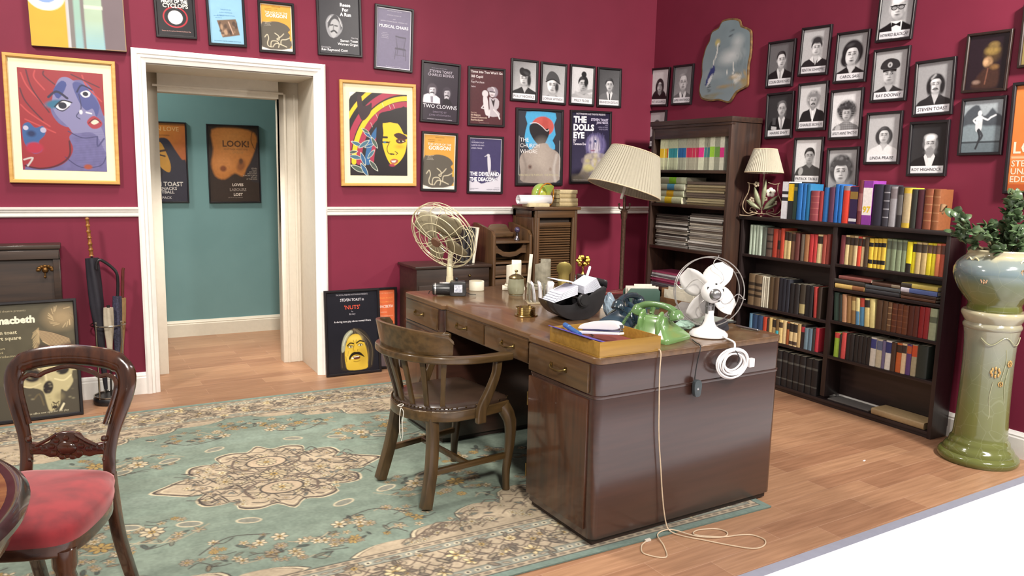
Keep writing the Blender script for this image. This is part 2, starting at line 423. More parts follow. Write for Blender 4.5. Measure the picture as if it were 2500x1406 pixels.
def frame_bars(w, h, bw, d, lip=0):
    """mitred picture frame, outer size w x h, front at y=-d"""
    b = B(); pr = [(0, 0), (0, -d*.85), (bw*.15, -d), (bw*.75, -d), (bw, -d*.7), (bw, -d*.25)]
    def ring(a, y): return [(-w/2+a, y, -h/2+a), (w/2-a, y, -h/2+a), (w/2-a, y, h/2-a), (-w/2+a, y, h/2-a)]
    rs = [ring(a, y) for a, y in pr]
    for r0, r1 in zip(rs, rs[1:]):
        for k in range(4): b.add([r0[k], r0[(k+1) % 4], r1[(k+1) % 4], r1[k]], [(0, 1, 2, 3)])
    b.add(rs[0], [(0, 1, 2, 3)])
    return b
black_frame = mat('black_frame_lacquer', '#1a161a', .35, var=.1)
brown_frame = mat('dark_brown_frame', '#2a1c18', .35, var=.15)
gold_frame = wood('pale_ash_frame', '#d2a75e', '#c2924a', 0, .4, .15)
cream_mat = mat('cream_mount_board', '#eadfbd', .7, var=.02)
def hang(cx, cz, w, h, tilt, wall, label, pr, cat='poster', group=None, bw=.014, d=.018, fm=None, mount=None, name='framed_poster', lean=0, cy=None):
    """a framed picture on a wall: wall 'b' faces -y, 'r' faces -x, 'p' is the passage wall"""
    g = .003
    loc = {'b': (cx, -g, cz), 'r': (XR-g, cx, cz), 'p': (cx, HY-g, cz)}[wall]
    if cy is not None: loc = (cx, cy, cz)
    root = empty(name, loc, (lean, -math.radians(tilt), -PI/2 if wall == 'r' else 0), label, cat, group)
    frame_bars(w, h, bw, d).ob('frame', fm or black_frame, root, smooth=0)
    if mount:
        B().box(-w/2+bw*.8, w/2-bw*.8, -d*.35, -d*.2, -h/2+bw*.8, h/2-bw*.8).ob('mount_board', cream_mat, root)
    pr.build('print', root, -d*.35-.0012 if mount else -d*.3)
    return root
# ---------------------------------------------------------------- black-and-white portraits with a name strip
def gy(t): v = max(0, min(255, int(t*255))); return '#%02x%02x%02x' % (v, v, min(255, v+3))
def portrait(sp):
    w, h = .208, .285; c = Cv(88, h/w, gy(sp.get('bg', .7)))
    if 'bg2' in sp: c.grad(gy(sp['bg']), gy(sp['bg2']), sp.get('ba', 60))
    X, Y, R = sp.get('x', .5), sp.get('y', .42)+.03, sp.get('r', .15)*1.38     # head
    A = c.asp; q = lambda dx, dy: (X+dx*R, Y+dy*R/A)
    face, hair, cl = min(.95, sp.get('face', .82)+.05), sp.get('ht', .14), sp.get('cl', .12)
    sh = max(0, face-.28); k = sp.get('hair', 'short'); tl = sp.get('tilt', 0); td = sp.get('turn', 0)
    E = lambda dx, dy, rx, ry, t, **a: c.ell(*q(dx, dy), rx*R, ry*R, gy(t), **a)
    sw = sp.get('sw', 2.5); sy = sp.get('sy', 1.9)
    # hair behind
    if k == 'long': E(0, .35, 1.28, 1.75, hair, soft=.05)
    if k == 'bob': E(0, .25, 1.42, 1.38, hair, soft=.04)
    if k == 'afro': E(0, -.35, 1.75, 1.6, hair, soft=.12)
    if k == 'curly': E(0, -.15, 1.38, 1.42, hair, soft=.10)
    if k == 'wave': E(.05, -.1, 1.35, 1.4, hair, soft=.06); E(-.5, .6, .9, .8, hair, soft=.06)
    if k == 'veil': E(0, .3, 1.25, 1.65, hair, soft=.03); E(0, 2.6, 2.2, 1.9, hair, soft=.04)
    if k == 'mullet': E(0, .15, 1.25, 1.45, hair, soft=.05)
    # shoulders and neck
    if sp.get('bare'): cl = face-.06
    c.poly([(X-sw*R*1.02, 1.02), (X-sw*R*.92, Y+(sy+.35)*R/A), (X-R*1.1, Y+(sy-.25)*R/A), (X-.45*R, Y+(sy-.55)*R/A), (X+.5*R, Y+(sy-.55)*R/A),
            (X+R*1.15, Y+(sy-.25)*R/A), (X+sw*R*.95, Y+(sy+.4)*R/A), (X+sw*R*1.05, 1.02)], gy(cl), soft=.03, curve=4)
    c.poly([q(-.5, .6), q(.5, .6), q(.55, 1.55), q(.15, 1.95), q(-.45, 1.5)], gy(sh+.06), soft=.03)
    co = sp.get('collar')
    if co == 'tie':
        c.poly([q(-.55, 1.25), q(0, 2.0), q(.55, 1.25), q(.75, 1.6), q(.25, 3.2), q(-.2, 3.2), q(-.7, 1.6)], gy(.88), soft=.015)
        c.poly([q(-.13, 1.75), q(.17, 1.75), q(.22, 3.6), q(-.1, 3.6)], gy(sp.get('tie', .2)), soft=.015)
    if co == 'bow':
        c.poly([q(-.6, 1.3), q(.65, 1.3), q(.6, 3), q(-.2, 3)], gy(.93), soft=.015); c.poly([q(-.5, 1.4), q(0, 1.6), q(.5, 1.4), q(.5, 1.9), q(0, 1.7), q(-.5, 1.9)], gy(.06))
    if co == 'open': c.poly([q(-.5, 1.2), q(0, 2.6), q(.55, 1.2)], gy(face-.08), soft=.02); c.poly([q(-.5, 1.2), q(-1.15, 1.7), q(-.25, 2.3)], gy(sp.get('ct', .9)), soft=.01); c.poly([q(.5, 1.2), q(1.15, 1.7), q(.3, 2.3)], gy(sp.get('ct', .9)), soft=.01)
    if co == 'check':
        for i in range(-6, 7): c.line([(X+i*.33*R, Y+1.5*R/A), (X+i*.4*R, 1)], .012, gy(.25), op=.5); c.line([(X-2.5*R, Y+(2+i*.33)*R/A), (X+2.5*R, Y+(2+i*.33)*R/A)], .012, gy(.85), op=.35)
    if co == 'v': c.poly([q(-.55, 1.2), q(0, 2.3), q(.6, 1.2)], gy(face-.1), soft=.03)
    # face
    c.ell(*q(td*.1, .12), .78*R, 1.08*R, gy(face), rot=tl, soft=.03)
    E(td*.1+.42*sp.get('light', 1), .2, .42, .85, sh, soft=.12, op=.6)
    E(td*.1-.25, -.45, .45, .3, min(1, face+.1), soft=.1, op=.5)
    E(td*.1, .95, .4, .2, sh, soft=.08, op=.4)
    E(td*.1-.34, .42, .26, .3, min(1, face+.08), soft=.1, op=.5); E(td*.1+.02, -.02, .12, .45, min(1, face+.07), soft=.06, op=.5); E(td*.1+.1, 1.12, .6, .16, max(0, sh-.1), soft=.08, op=.5); E(td*.1+.68, .35, .14, .7, max(0, sh-.12), soft=.08, op=.5)
    if k != 'bald': 
        for sd in (-1, 1):
            if k in ('short', 'crop', 'thin', 'quiff', 'mous'): E(sd*.8+td*.05, .15, .12, .25, sh+.12, soft=.02)
    ex, ey = .3, .02
    for sd in (-1, 1):
        E(sd*ex+td*.14, ey, .19, .085, .12, soft=.02); E(sd*ex+td*.14-.05, ey-.02, .05, .04, .8, soft=.01)
        E(sd*ex+td*.14, ey-.2, .24, .055, max(.05, hair-.05) if hair < .6 else .35, rot=sd*6, soft=.015)
        E(sd*ex+td*.14, ey+.12, .22, .06, sh, soft=.04, op=.5)
    c.line([q(td*.22+.06, .02), q(td*.25+.13, .42)], .02*R/.15, gy(sh), op=.7, soft=.03)
    E(td*.22, .46, .17, .055, .25, soft=.03, op=.8)
    E(td*.18, .70, .27, .06, sp.get('lip', .3), soft=.02); E(td*.18, .79, .2, .06, sp.get('lip', .3)+.2, soft=.03)
    # hair in front
    if k in ('short', 'mous', 'quiff', 'crop', 'thin', 'mullet', 'bob', 'long', 'curly', 'wave', 'bun'):
        tp = {'crop': -.72, 'thin': -.78, 'quiff': -.62}.get(k, -.6)
        rx = {'thin': .8, 'crop': .84}.get(k, .95)
        c.poly([q(-rx, .1), q(-rx-.03, -.45), q(-.6, -1.05), q(0, -1.25), q(.6, -1.08), q(rx+.03, -.45), q(rx-.03, .1), q(.72, -.3), q(.45, tp), q(-.05, tp-.05 if k != 'quiff' else tp-.12), q(-.5, tp+.05), q(-.74, -.25)], gy(hair), soft=.025, curve=3)
        E(-.3, -.95, .35, .14, min(1, hair+.25), rot=-12, soft=.08, op=.6)
    if k == 'quiff': E(0, -1.0, .95, .55, hair, soft=.08)
    if k in ('afro', 'curly'):
        r = random.Random(sp.get('n', 'x'))
        for i in range(46 if k == 'afro' else 26):
            a = r.uniform(PI*.95, PI*2.05); d = r.uniform(.95, 1.7 if k == 'afro' else 1.3)
            E(d*math.cos(a), -.2+d*math.sin(a)*.95, .16, .16, hair+r.uniform(-.06, .22), soft=.04)
        E(0, -.75, .85, .3, hair, soft=.05)
    if k == 'bun': E(.1, -1.5, .5, .5, hair, soft=.03); E(.55, -.3, .35, .8, hair, soft=.04)
    if k == 'bald': E(-.82, .1, .16, .4, sp.get('side', .6), soft=.04); E(.82, .1, .16, .4, sp.get('side', .6), soft=.04); E(0, -.75, .7, .35, min(1, face+.1), soft=.06)
    if k == 'hat':
        c.poly([q(-.95, -.45), q(-.85, -1.2), q(-.35, -1.75), q(.35, -1.7), q(1.0, -1.1), q(1.2, -.25), q(.3, -.65)], gy(hair+.1), soft=.025, curve=3); c.line([q(-1.0, -.35), q(.1, -.72), q(1.25, -.2)], .05, gy(hair), curve=5)
        E(.75, .3, .3, .6, hair, soft=.06)
    if k == 'cap':
        c.poly([q(-1.25, -.75), q(-.9, -1.45), q(0, -1.75), q(1.0, -1.45), q(1.3, -.8), q(.8, -.5), q(-.8, -.5)], gy(hair+.05), soft=.02, curve=3)
        c.poly([q(-.9, -.5), q(.9, -.5), q(.85, -.18), q(0, -.3), q(-.85, -.18)], gy(.06), soft=.02); E(0, -1.0, .3, .3, .75, soft=.03); E(0, -.98, .12, .15, .35, soft=.02)
    if k == 'mullet': E(-.85, .5, .3, .8, hair, soft=.05); E(.9, .5, .32, .85, hair, soft=.05); c.line([q(-.1, -1.15), q(-.55, -.7)], .05, gy(.7), soft=.05)
    if k == 'veil': c.poly([q(-.85, .9), q(-.9, -.2), q(-.5, -.95), q(.2, -1.15), q(.8, -.6), q(.95, .6), q(.6, .1), q(.35, -.5), q(-.2, -.62), q(-.6, 0)], gy(hair), soft=.03, curve=3)
    if k == 'turban': 
        E(.05, -.85, 1.0, .6, hair, soft=.03); E(-.5, -1.1, .5, .5, hair, soft=.03); E(.4, -.7, .7, .25, hair+.2, rot=25, soft=.05, op=.6); E(.8, .3, .35, .9, hair, soft=.05)
    if sp.get('mo'): c.poly([q(-.48+td*.18, .72), q(-.25+td*.18, .53), q(.25+td*.18, .53), q(.48+td*.18, .72), q(.4+td*.18, .86 if sp['mo'] > 1 else .74), q(td*.18, .64), q(-.4+td*.18, .86 if sp['mo'] > 1 else .74)], gy(sp.get('mt', hair)), soft=.02)
    if sp.get('beard'): E(0, 1.0, .55, .42, sp.get('mt', hair), soft=.06, op=.85)
    if sp.get('specs'):
        for sd in (-1, 1):
            E(sd*.38, .02, .36, .25, .05); E(sd*.38, .04, .26, .16, face-.2, op=.8)
        c.line([q(-.8, -.14), q(.8, -.14)], .03, gy(.05))
    if sp.get('hand'): c.ell(X-1.5*R, Y+2.5*R/A, .09, .13, gy(face-.05), rot=20, soft=.03); [c.line([(X-1.75*R+i*.03, Y+2.1*R/A+.06), (X-1.7*R+i*.03, Y+1.5*R/A+.06)], .022, gy(face-.05)) for i in range(3)]
    if sp.get('arms'): c.line([(.08, .80), (.4, .72), (.95, .62)], .12, gy(face-.08), curve=5, soft=.04); c.line([(.95, .75), (.6, .80), (.2, .70)], .10, gy(face-.02), curve=5, soft=.04)
    if sp.get('glass'): c.ell(.27, .80, .11, .05, gy(.75), soft=.02); c.rect(.20, .34, .55, .72, gy(.3)); [c.line([(.17, .76+.03*i), (.38, .78+.03*i)], .03, gy(.8)) for i in range(3)]
    c.noise(.05, 30, len(sp.get('n', '')))
    p = Print(c, w, h)
    if sp.get('n'):
        c.rect(.02, .98, .845, .99, '#e9e8ee')
        p.text(sp['n'], .5, .948, .088, '#34343e', maxw=.88)
    return p
PORT = [  # wall, centre, height, tilt, label, drawing
 ('b', .540, 2.165, -0.1, 'portrait of a woman in a dark turban hat, leftmost of four door-wall portraits', dict(n='POLLY NICHOLS', hair='turban', bg=.55, bg2=.8, x=.52, y=.40, r=.17, face=.8, ht=.1, cl=.15, td=1, collar='v', turn=-1)),
 ('b', .806, 2.162, -0.4, 'portrait of a woman tilting her head under a brimmed felt hat', dict(n='LORNA WYNDE', hair='hat', bg=.62, bg2=.75, x=.45, y=.50, r=.20, face=.86, ht=.18, cl=.55, sw=2.0, tilt=-14)),
 ('b', 1.080, 2.168, 0, 'pale portrait of a bun-haired woman leaning on her bare folded arms', dict(n='MILLY FLOSS', hair='bun', bg=.83, x=.55, y=.42, r=.17, face=.7, ht=.1, bare=1, arms=1, sw=2.2)),
 ('b', 1.348, 2.170, 1.15, 'grey portrait of a young man in a tweed jacket and tie, nearest the room corner', dict(n='BRANDON DEGAS', hair='short', bg=.3, bg2=.42, x=.52, y=.38, r=.15, face=.78, ht=.2, cl=.42, collar='tie', tie=.25)),
 ('r', -.098, 2.199, -3.1, 'portrait of a long dark-haired woman in black, hung just right of the room corner', dict(n='KIT LEGGINGS', hair='veil', bg=.85, x=.5, y=.42, r=.15, face=.72, ht=.14, cl=.1)),
 ('r', -.386, 2.193, -1.9, 'pale close-up of a high-foreheaded man, hung just left of the painted crane plaque', dict(n='JAMES WHITEHEAD', hair='thin', bg=.5, bg2=.62, x=.52, y=.38, r=.2, face=.8, ht=.5, cl=.4, collar='tie', tie=.3, light=-1)),
 ('r', -.084, 1.850, -1.1, 'framed portrait half hidden behind the top left corner of the tall bookcase', dict(n='IONA CLUB', hair='long', bg=.72, x=.5, y=.4, r=.15, face=.6, ht=.15, cl=.2)),
 ('r', -1.394, 2.247, -1.1, 'portrait of a stern crop-haired man in a dark suit, top left of the right-wall cluster', dict(n='COLIN GRAVEYARD', hair='crop', bg=.42, x=.5, y=.36, r=.16, face=.84, ht=.1, cl=.08, collar='tie', tie=.7, turn=1)),
 ('r', -1.416, 1.894, 0.7, 'dark portrait of a balding man holding up a drink, just above the table lamp', dict(n='HARRIS ENVY', hair='thin', bg=.2, x=.58, y=.30, r=.15, face=.75, ht=.35, cl=.1, collar='tie', tie=.6, glass=1)),
 ('r', -1.679, 2.299, -2.3, 'portrait of a curly-quiffed young man wearing a pale open collar and waistcoat', dict(n='KENTON SCHWEPPES', hair='quiff', bg=.78, x=.55, y=.38, r=.155, face=.86, ht=.2, cl=.14, collar='open', tilt=8)),
 ('r', -1.690, 1.938, 0, 'portrait of a fair-haired man with a thick drooping dark moustache and white tie', dict(n='CHARLES BONUS', hair='curly', bg=.85, x=.53, y=.32, r=.135, face=.76, ht=.52, cl=.1, collar='tie', tie=.95, mo=2, mt=.12)),
 ('r', -1.688, 1.577, -0.2, 'portrait of a dark-haired man in a dark shirt raising one hand', dict(n='PATRICK TREBLE', hair='short', bg=.88, x=.55, y=.34, r=.15, face=.68, ht=.1, cl=.24, hand=1)),
 ('r', -1.968, 2.227, -1.5, 'glamour portrait of a dark-haired woman with tilted head and parted lips', dict(n='CAROL SASS', hair='wave', bg=.6, bg2=.78, x=.5, y=.40, r=.20, face=.84, ht=.12, cl=.08, collar='v', tilt=14, lip=.2)),
 ('r', -1.960, 1.872, 0.5, 'portrait of a woman with big frizzy hair wearing a checked top', dict(n='LESLEY-ANNE TIMOTHY', hair='afro', bg=.9, x=.52, y=.44, r=.14, face=.74, ht=.2, cl=.5, collar='check', hand=1)),
 ('r', -1.968, 1.505, 1.2, 'uncaptioned soft portrait of a curly-haired woman with its lower edge behind the blue books', dict(n='', hair='curly', bg=.72, bg2=.5, x=.45, y=.44, r=.23, face=.8, ht=.28, cl=.4)),
 ('r', -2.257, 2.445, -2, 'portrait of a laughing old man in heavy dark glasses and bow tie', dict(n='HOWARD BLACKCAP', hair='bald', bg=.6, bg2=.75, x=.52, y=.34, r=.21, face=.82, cl=.05, specs=1, collar='bow', tilt=-6, side=.75)),
 ('r', -2.251, 2.089, -0.2, 'portrait of a man wearing a peaked officer cap with a badge', dict(n='RAY DOONEY', hair='cap', bg=.72, x=.47, y=.44, r=.18, face=.75, ht=.12, cl=.16, collar='v', tilt=-5)),
 ('r', -2.242, 1.713, 0.4, 'portrait of a girl with shoulder-length hair in a white blouse', dict(n='LINDA PRAISE', hair='bob', bg=.74, x=.52, y=.40, r=.145, face=.8, ht=.22, cl=.9, collar='v')),
 ('r', -2.539, 1.990, 1.2, 'portrait of a moustached man with a white streak in his swept-back hair', dict(n='STEVEN TOAST', hair='mullet', bg=.62, x=.54, y=.40, r=.155, face=.8, ht=.12, cl=.14, collar='open', ct=.16, mo=1)),
 ('r', -2.539, 1.644, 1.0, 'antique portrait of a bald man with pale moustache and beard on black', dict(n='ROY HIGHNOCK', hair='bald', bg=.2, bg2=.1, ba=0, x=.55, y=.36, r=.165, face=.78, cl=.1, mo=2, mt=.55, beard=1, collar='tie', tie=.9, side=.4)),
]
for wl, cx, cz, tl, lab, sp in PORT:
    hang(cx, cz, .242, .318, tl, wl, lab, portrait(sp), 'picture', 'black-framed actor portraits', .017, .018, name='framed_portrait')
# ---------------------------------------------------------------- posters and paintings
def lines(p, rows, u, v, dv, cap, col, al='c', maxw=None, bold=0):
    for i, t in enumerate(rows): p.text(t, u, v+i*dv, cap, col, al, maxw, bold)
def P_gorgon(w, h):
    c = Cv(70, h/w, '#e9e4da'); c.rect(.03, .97, .02, .93, '#d19a40'); c.noise(.04, 12, 4)
    c.poly([(.03, .44), (.2, .40), (.42, .37), (.62, .38), (.82, .43), (.93, .52), (.86, .58), (.93, .66), (.9, .93), (.03, .93)], '#5c564d', curve=3)
    c.poly([(.9, .66), (.97, .68), (.97, .75), (.92, .77)], '#c9a03c')
    for pts in ([(.12, .72), (.2, .66), (.24, .74), (.2, .83), (.22, .90), (.32, .92)], [(.3, .92), (.33, .80), (.5, .79), (.56, .86), (.54, .92)], [(.36, .92), (.46, .84), (.6, .85), (.8, .90)], [(.44, .62), (.56, .68), (.56, .76), (.5, .74), (.62, .69), (.72, .62)], [(.62, .86), (.64, .76), (.78, .74), (.9, .70)]):
        c.line(pts, .026, '#c9bfa6', curve=5)
    p = Print(c, w, h)
    p.text('THE HOUR OF THE', .5, .205, .058, '#efe4da', maxw=.86, bold=.01); p.text('GORGON', .5, .285, .105, '#f3e9df', maxw=.8, bold=.03)
    lines(p, ['OXFORD PLAYHOUSE', 'presents'], .5, .07, .04, .02, '#6b4d1c', maxw=.6); lines(p, ['LAYTON NORTON', 'RAY PURCHASE'], .25, .115, .03, .018, '#6b4d1c')
    lines(p, ['by WARREN ORGAN', 'DIRECTED BY', 'SAM SULLIVAN', 'and JANE PLOUGH'], .22, .40, .024, .018, '#d8d0c2', maxw=.3)
    p.text('ADMISSION TUESDAY 7TH AUGUST  BOX OFFICE 2271', .5, .965, .018, '#7d756b', maxw=.86)
    return p
def P_cyclops(w, h):
    c = Cv(64, h/w, '#17141a'); c.ell(.5, .64, .34, .30, '#c22a38'); c.ell(.5, .64, .31, .27, '#17141a'); c.ell(.5, .645, .20, .195, '#eae6ec'); c.ell(.5, .645, .09, .09, '#8f8f99'); c.ell(.5, .645, .075, .075, '#e2dfe6')
    p = Print(c, w, h); p.text('THE', .4, .25, .085, '#f1ece4', bold=.035); p.text('NIGHT OF THE', .5, .37, .10, '#f1ece4', maxw=.72, bold=.04); p.text('CYCLOPS', .52, .46, .115, '#eadfd0', maxw=.72, bold=.03)
    p.text('Theatre de Complicite, Directed by Simon Clip', .5, .92, .03, '#d8a49a', maxw=.8); return p
def P_blue(w, h):
    c = Cv(64, h/w, '#86b2cc'); r = random.Random(5)
    c.poly([(.22, .52), (.78, .47), (.88, .80), (.36, .87)], '#6d5645'); c.noise(.03, 10, 2)
    for i in range(26): c.ell(r.uniform(.3, .8), r.uniform(.54, .80), r.uniform(.02, .07), r.uniform(.03, .08), r.choice(['#4a3a33', '#8c6f5a', '#a98a70', '#3c302c']), soft=.03, op=.8)
    c.line([(.56, .54), (.62, .66), (.68, .78)], .03, '#b99a88', soft=.02)
    p = Print(c, w, h); lines(p, ['THE JOY OF SEX', 'by ROY HIGHNOCK', 'A THEATRE PRODUCTION'], .5, .30, .06, .03, '#4d7fb0', maxw=.7); lines(p, ['with LINDA BOYD', 'and a full cast'], .28, .43, .04, .025, '#4d7fb0', maxw=.4); p.text('THE PHOENIX THEATRE, CHARING CROSS ROAD', .5, .95, .025, '#3f5f7c', maxw=.8); return p
def P_run(w, h):
    c = Cv(80, h/w, '#302f35'); c.noise(.05, 20, 1)
    c.poly([(.2, .66), (.17, .52), (.24, .42), (.36, .38), (.5, .42), (.58, .53), (.56, .63), (.48, .70), (.4, .74), (.28, .74)], '#8f8f94', curve=3)
    c.poly([(.26, .62), (.24, .52), (.33, .44), (.46, .48), (.49, .58), (.44, .68), (.36, .75), (.30, .72)], '#a9a9ac', curve=3)
    c.poly([(.33, .42), (.24, .48), (.22, .60), (.27, .56), (.32, .48), (.42, .45), (.52, .52), (.53, .62), (.57, .55), (.5, .44), (.4, .38)], '#3a393e', curve=3)
    c.line([(.28, .555), (.345, .545)], .03, '#2a292e'); c.line([(.39, .555), (.45, .56)], .03, '#2a292e'); c.line([(.30, .655), (.37, .635), (.43, .665)], .04, '#26252a', curve=4); c.line([(.36, .56), (.35, .62)], .02, '#626266')
    c.line([(.30, .42), (.22, .5)], .02, '#c5c5c8'); c.line([(.5, .44), (.56, .56)], .02, '#c5c5c8')
    p = Print(c, w, h); lines(p, ['Reese', 'For', 'A Run'], .66, .245, .075, .075, '#e8e6ea', bold=.04)
    p.text('Starring', .95, .74, .035, '#c9c6cc', 'r'); p.text('Steven Toast', .95, .80, .058, '#e3e0e4', 'r', bold=.02); p.text('Warren Organ', .95, .855, .058, '#e3e0e4', 'r', bold=.02)
    p.text('Directed by', .05, .91, .034, '#c9c6cc', 'l'); p.text('Rev Raymond Coot', .05, .955, .056, '#e3e0e4', 'l', bold=.02); return p
def P_musical(w, h):
    c = Cv(80, h/w, '#e6e3ec'); c.rect(.025, .975, .018, .982, '#6a637e'); c.noise(.05, 24, 6); k = '#3f394c'
    c.line([(.56, .45), (.66, .46), (.84, .465)], .035, k); c.line([(.56, .45), (.60, .64)], .016, k); c.line([(.84, .465), (.80, .645)], .016, k)
    for u in (.62, .68, .74, .79): c.line([(u, .46), (u+.0, .64)], .008, k)
    c.poly([(.55, .635), (.84, .645), (.87, .675), (.53, .665)], k)
    for a, b in (((.57, .67), (.53, .83)), ((.83, .675), (.86, .84)), ((.62, .67), (.60, .76)), ((.78, .675), (.79, .77))): c.line([a, b], .016, k)
    c.line([(.55, .76), (.84, .765)], .01, k)
    p = Print(c, w, h); p.text('MUSICAL CHAIRS', .5, .325, .075, '#efecf3', maxw=.9, bold=.015); lines(p, ['WESTMINSTER THEATRE', 'A MUSICAL COMEDY BY'], .5, .055, .07, .026, '#c4bfd0', maxw=.55); lines(p, ['with', 'GEMMA COOPER-BLACK  THOMAS LAX'], .5, .185, .045, .03, '#c9c4d4', maxw=.86)
    lines(p, ['Directed by', 'Sookie Houseboat', 'and Jane Plough', 'with Des Wigwam'], .25, .42, .027, .02, '#c4bfd0', maxw=.36); p.text('BOX OFFICE NOW OPEN TO SEPTEMBER', .5, .965, .016, '#c4bfd0', maxw=.85); return p
def P_clowns(w, h):
    c = Cv(90, h/w, '#2e2431'); c.noise(.04, 20, 3)
    c.poly([(.02, .64), (.04, .56), (.15, .53), (.25, .53), (.4, .56), (.49, .60), (.5, .69), (.02, .69)], '#e2dfe6'); c.poly([(.22, .55), (.3, .55), (.3, .68), (.24, .68)], '#8d8794')
    def head(x, y, r, lit, hair):
        A = c.asp; c.ell(x, y-.01, r*1.15, r*1.25, hair, soft=.03); c.ell(x+.01, y+.015, r*.75, r*1.05, lit, soft=.02); c.poly([(x-r*.5, y+.05), (x+r*.5, y+.05), (x+r*.55, y+.11), (x-r*.6, y+.11)], lit, soft=.02)
        c.ell(x+r*.55, y+.02, r*.35, r*.8, '#6b6570', soft=.05, op=.7); c.line([(x-r*.5, y-.005), (x-r*.15, y-.005)], .014, '#2a2430'); c.line([(x+r*.2, y-.005), (x+r*.5, y-.005)], .014, '#2a2430')
        c.line([(x-r*.35, y+.052), (x, y+.042), (x+r*.45, y+.055)], .028, '#1d171f', curve=3); c.line([(x+.02, y+.005), (x+.035, y+.03)], .012, '#8d8794')
        c.poly([(x-r*.9, y-.03), (x-r*.6, y-.075), (x+r*.2, y-.085), (x+r*.85, y-.05), (x+r*.3, y-.045), (x-r*.5, y-.035)], hair, curve=3)
    head(.27, .46, .12, '#d8d4dc', '#4a404a'); head(.68, .49, .11, '#c4bfc8', '#3d3440'); c.poly([(.55, .70), (.6, .60), (.68, .58), (.78, .61), (.86, .70)], '#1d161f', soft=.02)
    p = Print(c, w, h); p.text('THE HAYMARKET THEATRE PRESENTS', .45, .085, .018, '#9a8fa2', maxw=.5); p.text('STEVEN TOAST', .5, .155, .066, '#c9bfcf', maxw=.64); p.text('CHARLES BONUS', .5, .215, .066, '#c9bfcf', maxw=.74)
    p.text('TWO CLOWNS', .5, .775, .095, '#efeaf2', maxw=.96); lines(p, ['DIRECTED BY', 'JOHN HOUSWORTH'], .5, .855, .055, .045, '#8a7d92', maxw=.62); p.text('A WYNDHAMS THEATRE PRODUCTION, LONDON', .5, .975, .022, '#cfc7d4', maxw=.7); return p
def P_three(w, h):
    c = Cv(90, h/w, '#4d2229'); c.noise(.06, 20, 7); g = '#d3cdd2'
    c.ell(.72, .40, .12, .13, '#8f8590', soft=.03); c.ell(.67, .40, .09, .13, g, soft=.02); c.ell(.62, .36, .10, .06, '#9c929c', soft=.02); c.line([(.60, .395), (.74, .40)], .03, '#4a404a'); c.line([(.63, .455), (.70, .455)], .02, '#6b3038')
    c.poly([(.58, .50), (.68, .52), (.78, .50), (.88, .56), (.86, .68), (.80, .72), (.9, .78), (.86, .84), (.55, .84), (.6, .70)], '#b8b0b8', curve=2); c.poly([(.63, .52), (.70, .56), (.76, .52), (.72, .68)], '#2a1c22')
    c.ell(.46, .44, .09, .09, g, soft=.02); c.poly([(.40, .50), (.52, .50), (.56, .66), (.58, .82), (.48, .82), (.42, .66)], g, curve=2); c.line([(.42, .52), (.45, .62), (.36, .70)], .03, g); c.line([(.36, .70), (.48, .72)], .025, g); c.line([(.72, .72), (.85, .80), (.9, .88)], .04, g); c.line([(.6, .74), (.58, .86)], .04, g)
    p = Print(c, w, h); p.text("Three Into Two Won't Go", .5, .075, .06, '#d9cfd0', maxw=.95, bold=.03); p.text('Bill Cupid', .05, .16, .062, '#d2c6c8', 'l', bold=.03); p.text('and', .05, .205, .032, '#a8959a', 'l'); p.text('Ray Purchase', .05, .255, .05, '#c2b4b8', 'l', bold=.02, maxw=.5); p.text('Salon', .05, .335, .042, '#b8a8ae', 'l', bold=.02)
    p.text('Starring', .05, .80, .036, '#c9a99a', 'l'); lines(p, ['Bill Bagpuss', 'Howard Ecksworth', 'Basil Bodypaint'], .05, .845, .045, .042, '#d0b8a8', 'l', maxw=.6, bold=.02); p.text('Garrick Theatre, London', .3, .975, .02, '#a08a8c', 'l'); return p
def P_devil(w, h):
    c = Cv(90, h/w, '#dcd9e2'); c.rect(.02, .98, .02, .98, '#3d3760'); c.noise(.05, 18, 8); r = random.Random(3)
    c.poly([(.02, .80), (.12, .83), (.22, .79), (.38, .85), (.55, .82), (.72, .80), (.82, .74), (.90, .72), (.94, .68), (.98, .66), (.98, .98), (.02, .98)], '#cdcad6', curve=2)
    for i in range(60): c.line([(r.uniform(.5, .9),)*1+(r.uniform(.68, .8),), (r.uniform(.5, .9), r.uniform(.58, .7))], .012, r.choice(['#7d7a86', '#2e2a44', '#a5a2ae']), op=.6)
    c.poly([(.56, .34), (.62, .33), (.66, .40), (.67, .56), (.64, .66), (.60, .66), (.57, .50)], '#c9c6d2', curve=3); c.ell(.585, .32, .05, .035, '#c9c6d2', soft=.01); c.line([(.58, .315), (.48, .345)], .018, '#c9c6d2'); c.line([(.61, .64), (.6, .74)], .014, '#b5b2bf'); c.line([(.64, .64), (.66, .76)], .014, '#b5b2bf')
    p = Print(c, w, h); p.text('Starring', .08, .06, .018, '#b8b3cc', 'l'); lines(p, ['MORDEN TOUT', 'AARON ISLAND', 'LINDA PRAISE'], .06, .105, .052, .038, '#d0cce0', 'l', maxw=.42)
    p.text('THE DEVIL AND', .03, .70, .10, '#e6e4ec', 'l', maxw=.9, bold=.04); p.text('THE DEACON', .03, .80, .10, '#e6e4ec', 'l', maxw=.76, bold=.04); lines(p, ['STRATFORD THEATRE', 'JUNE 12TH'], .04, .945, .025, .018, '#6a6880', 'l'); p.text('DIRECTED BY', .95, .93, .018, '#6a6880', 'r'); p.text('AGNEW HEMSON', .95, .968, .035, '#57556c', 'r', maxw=.5); return p
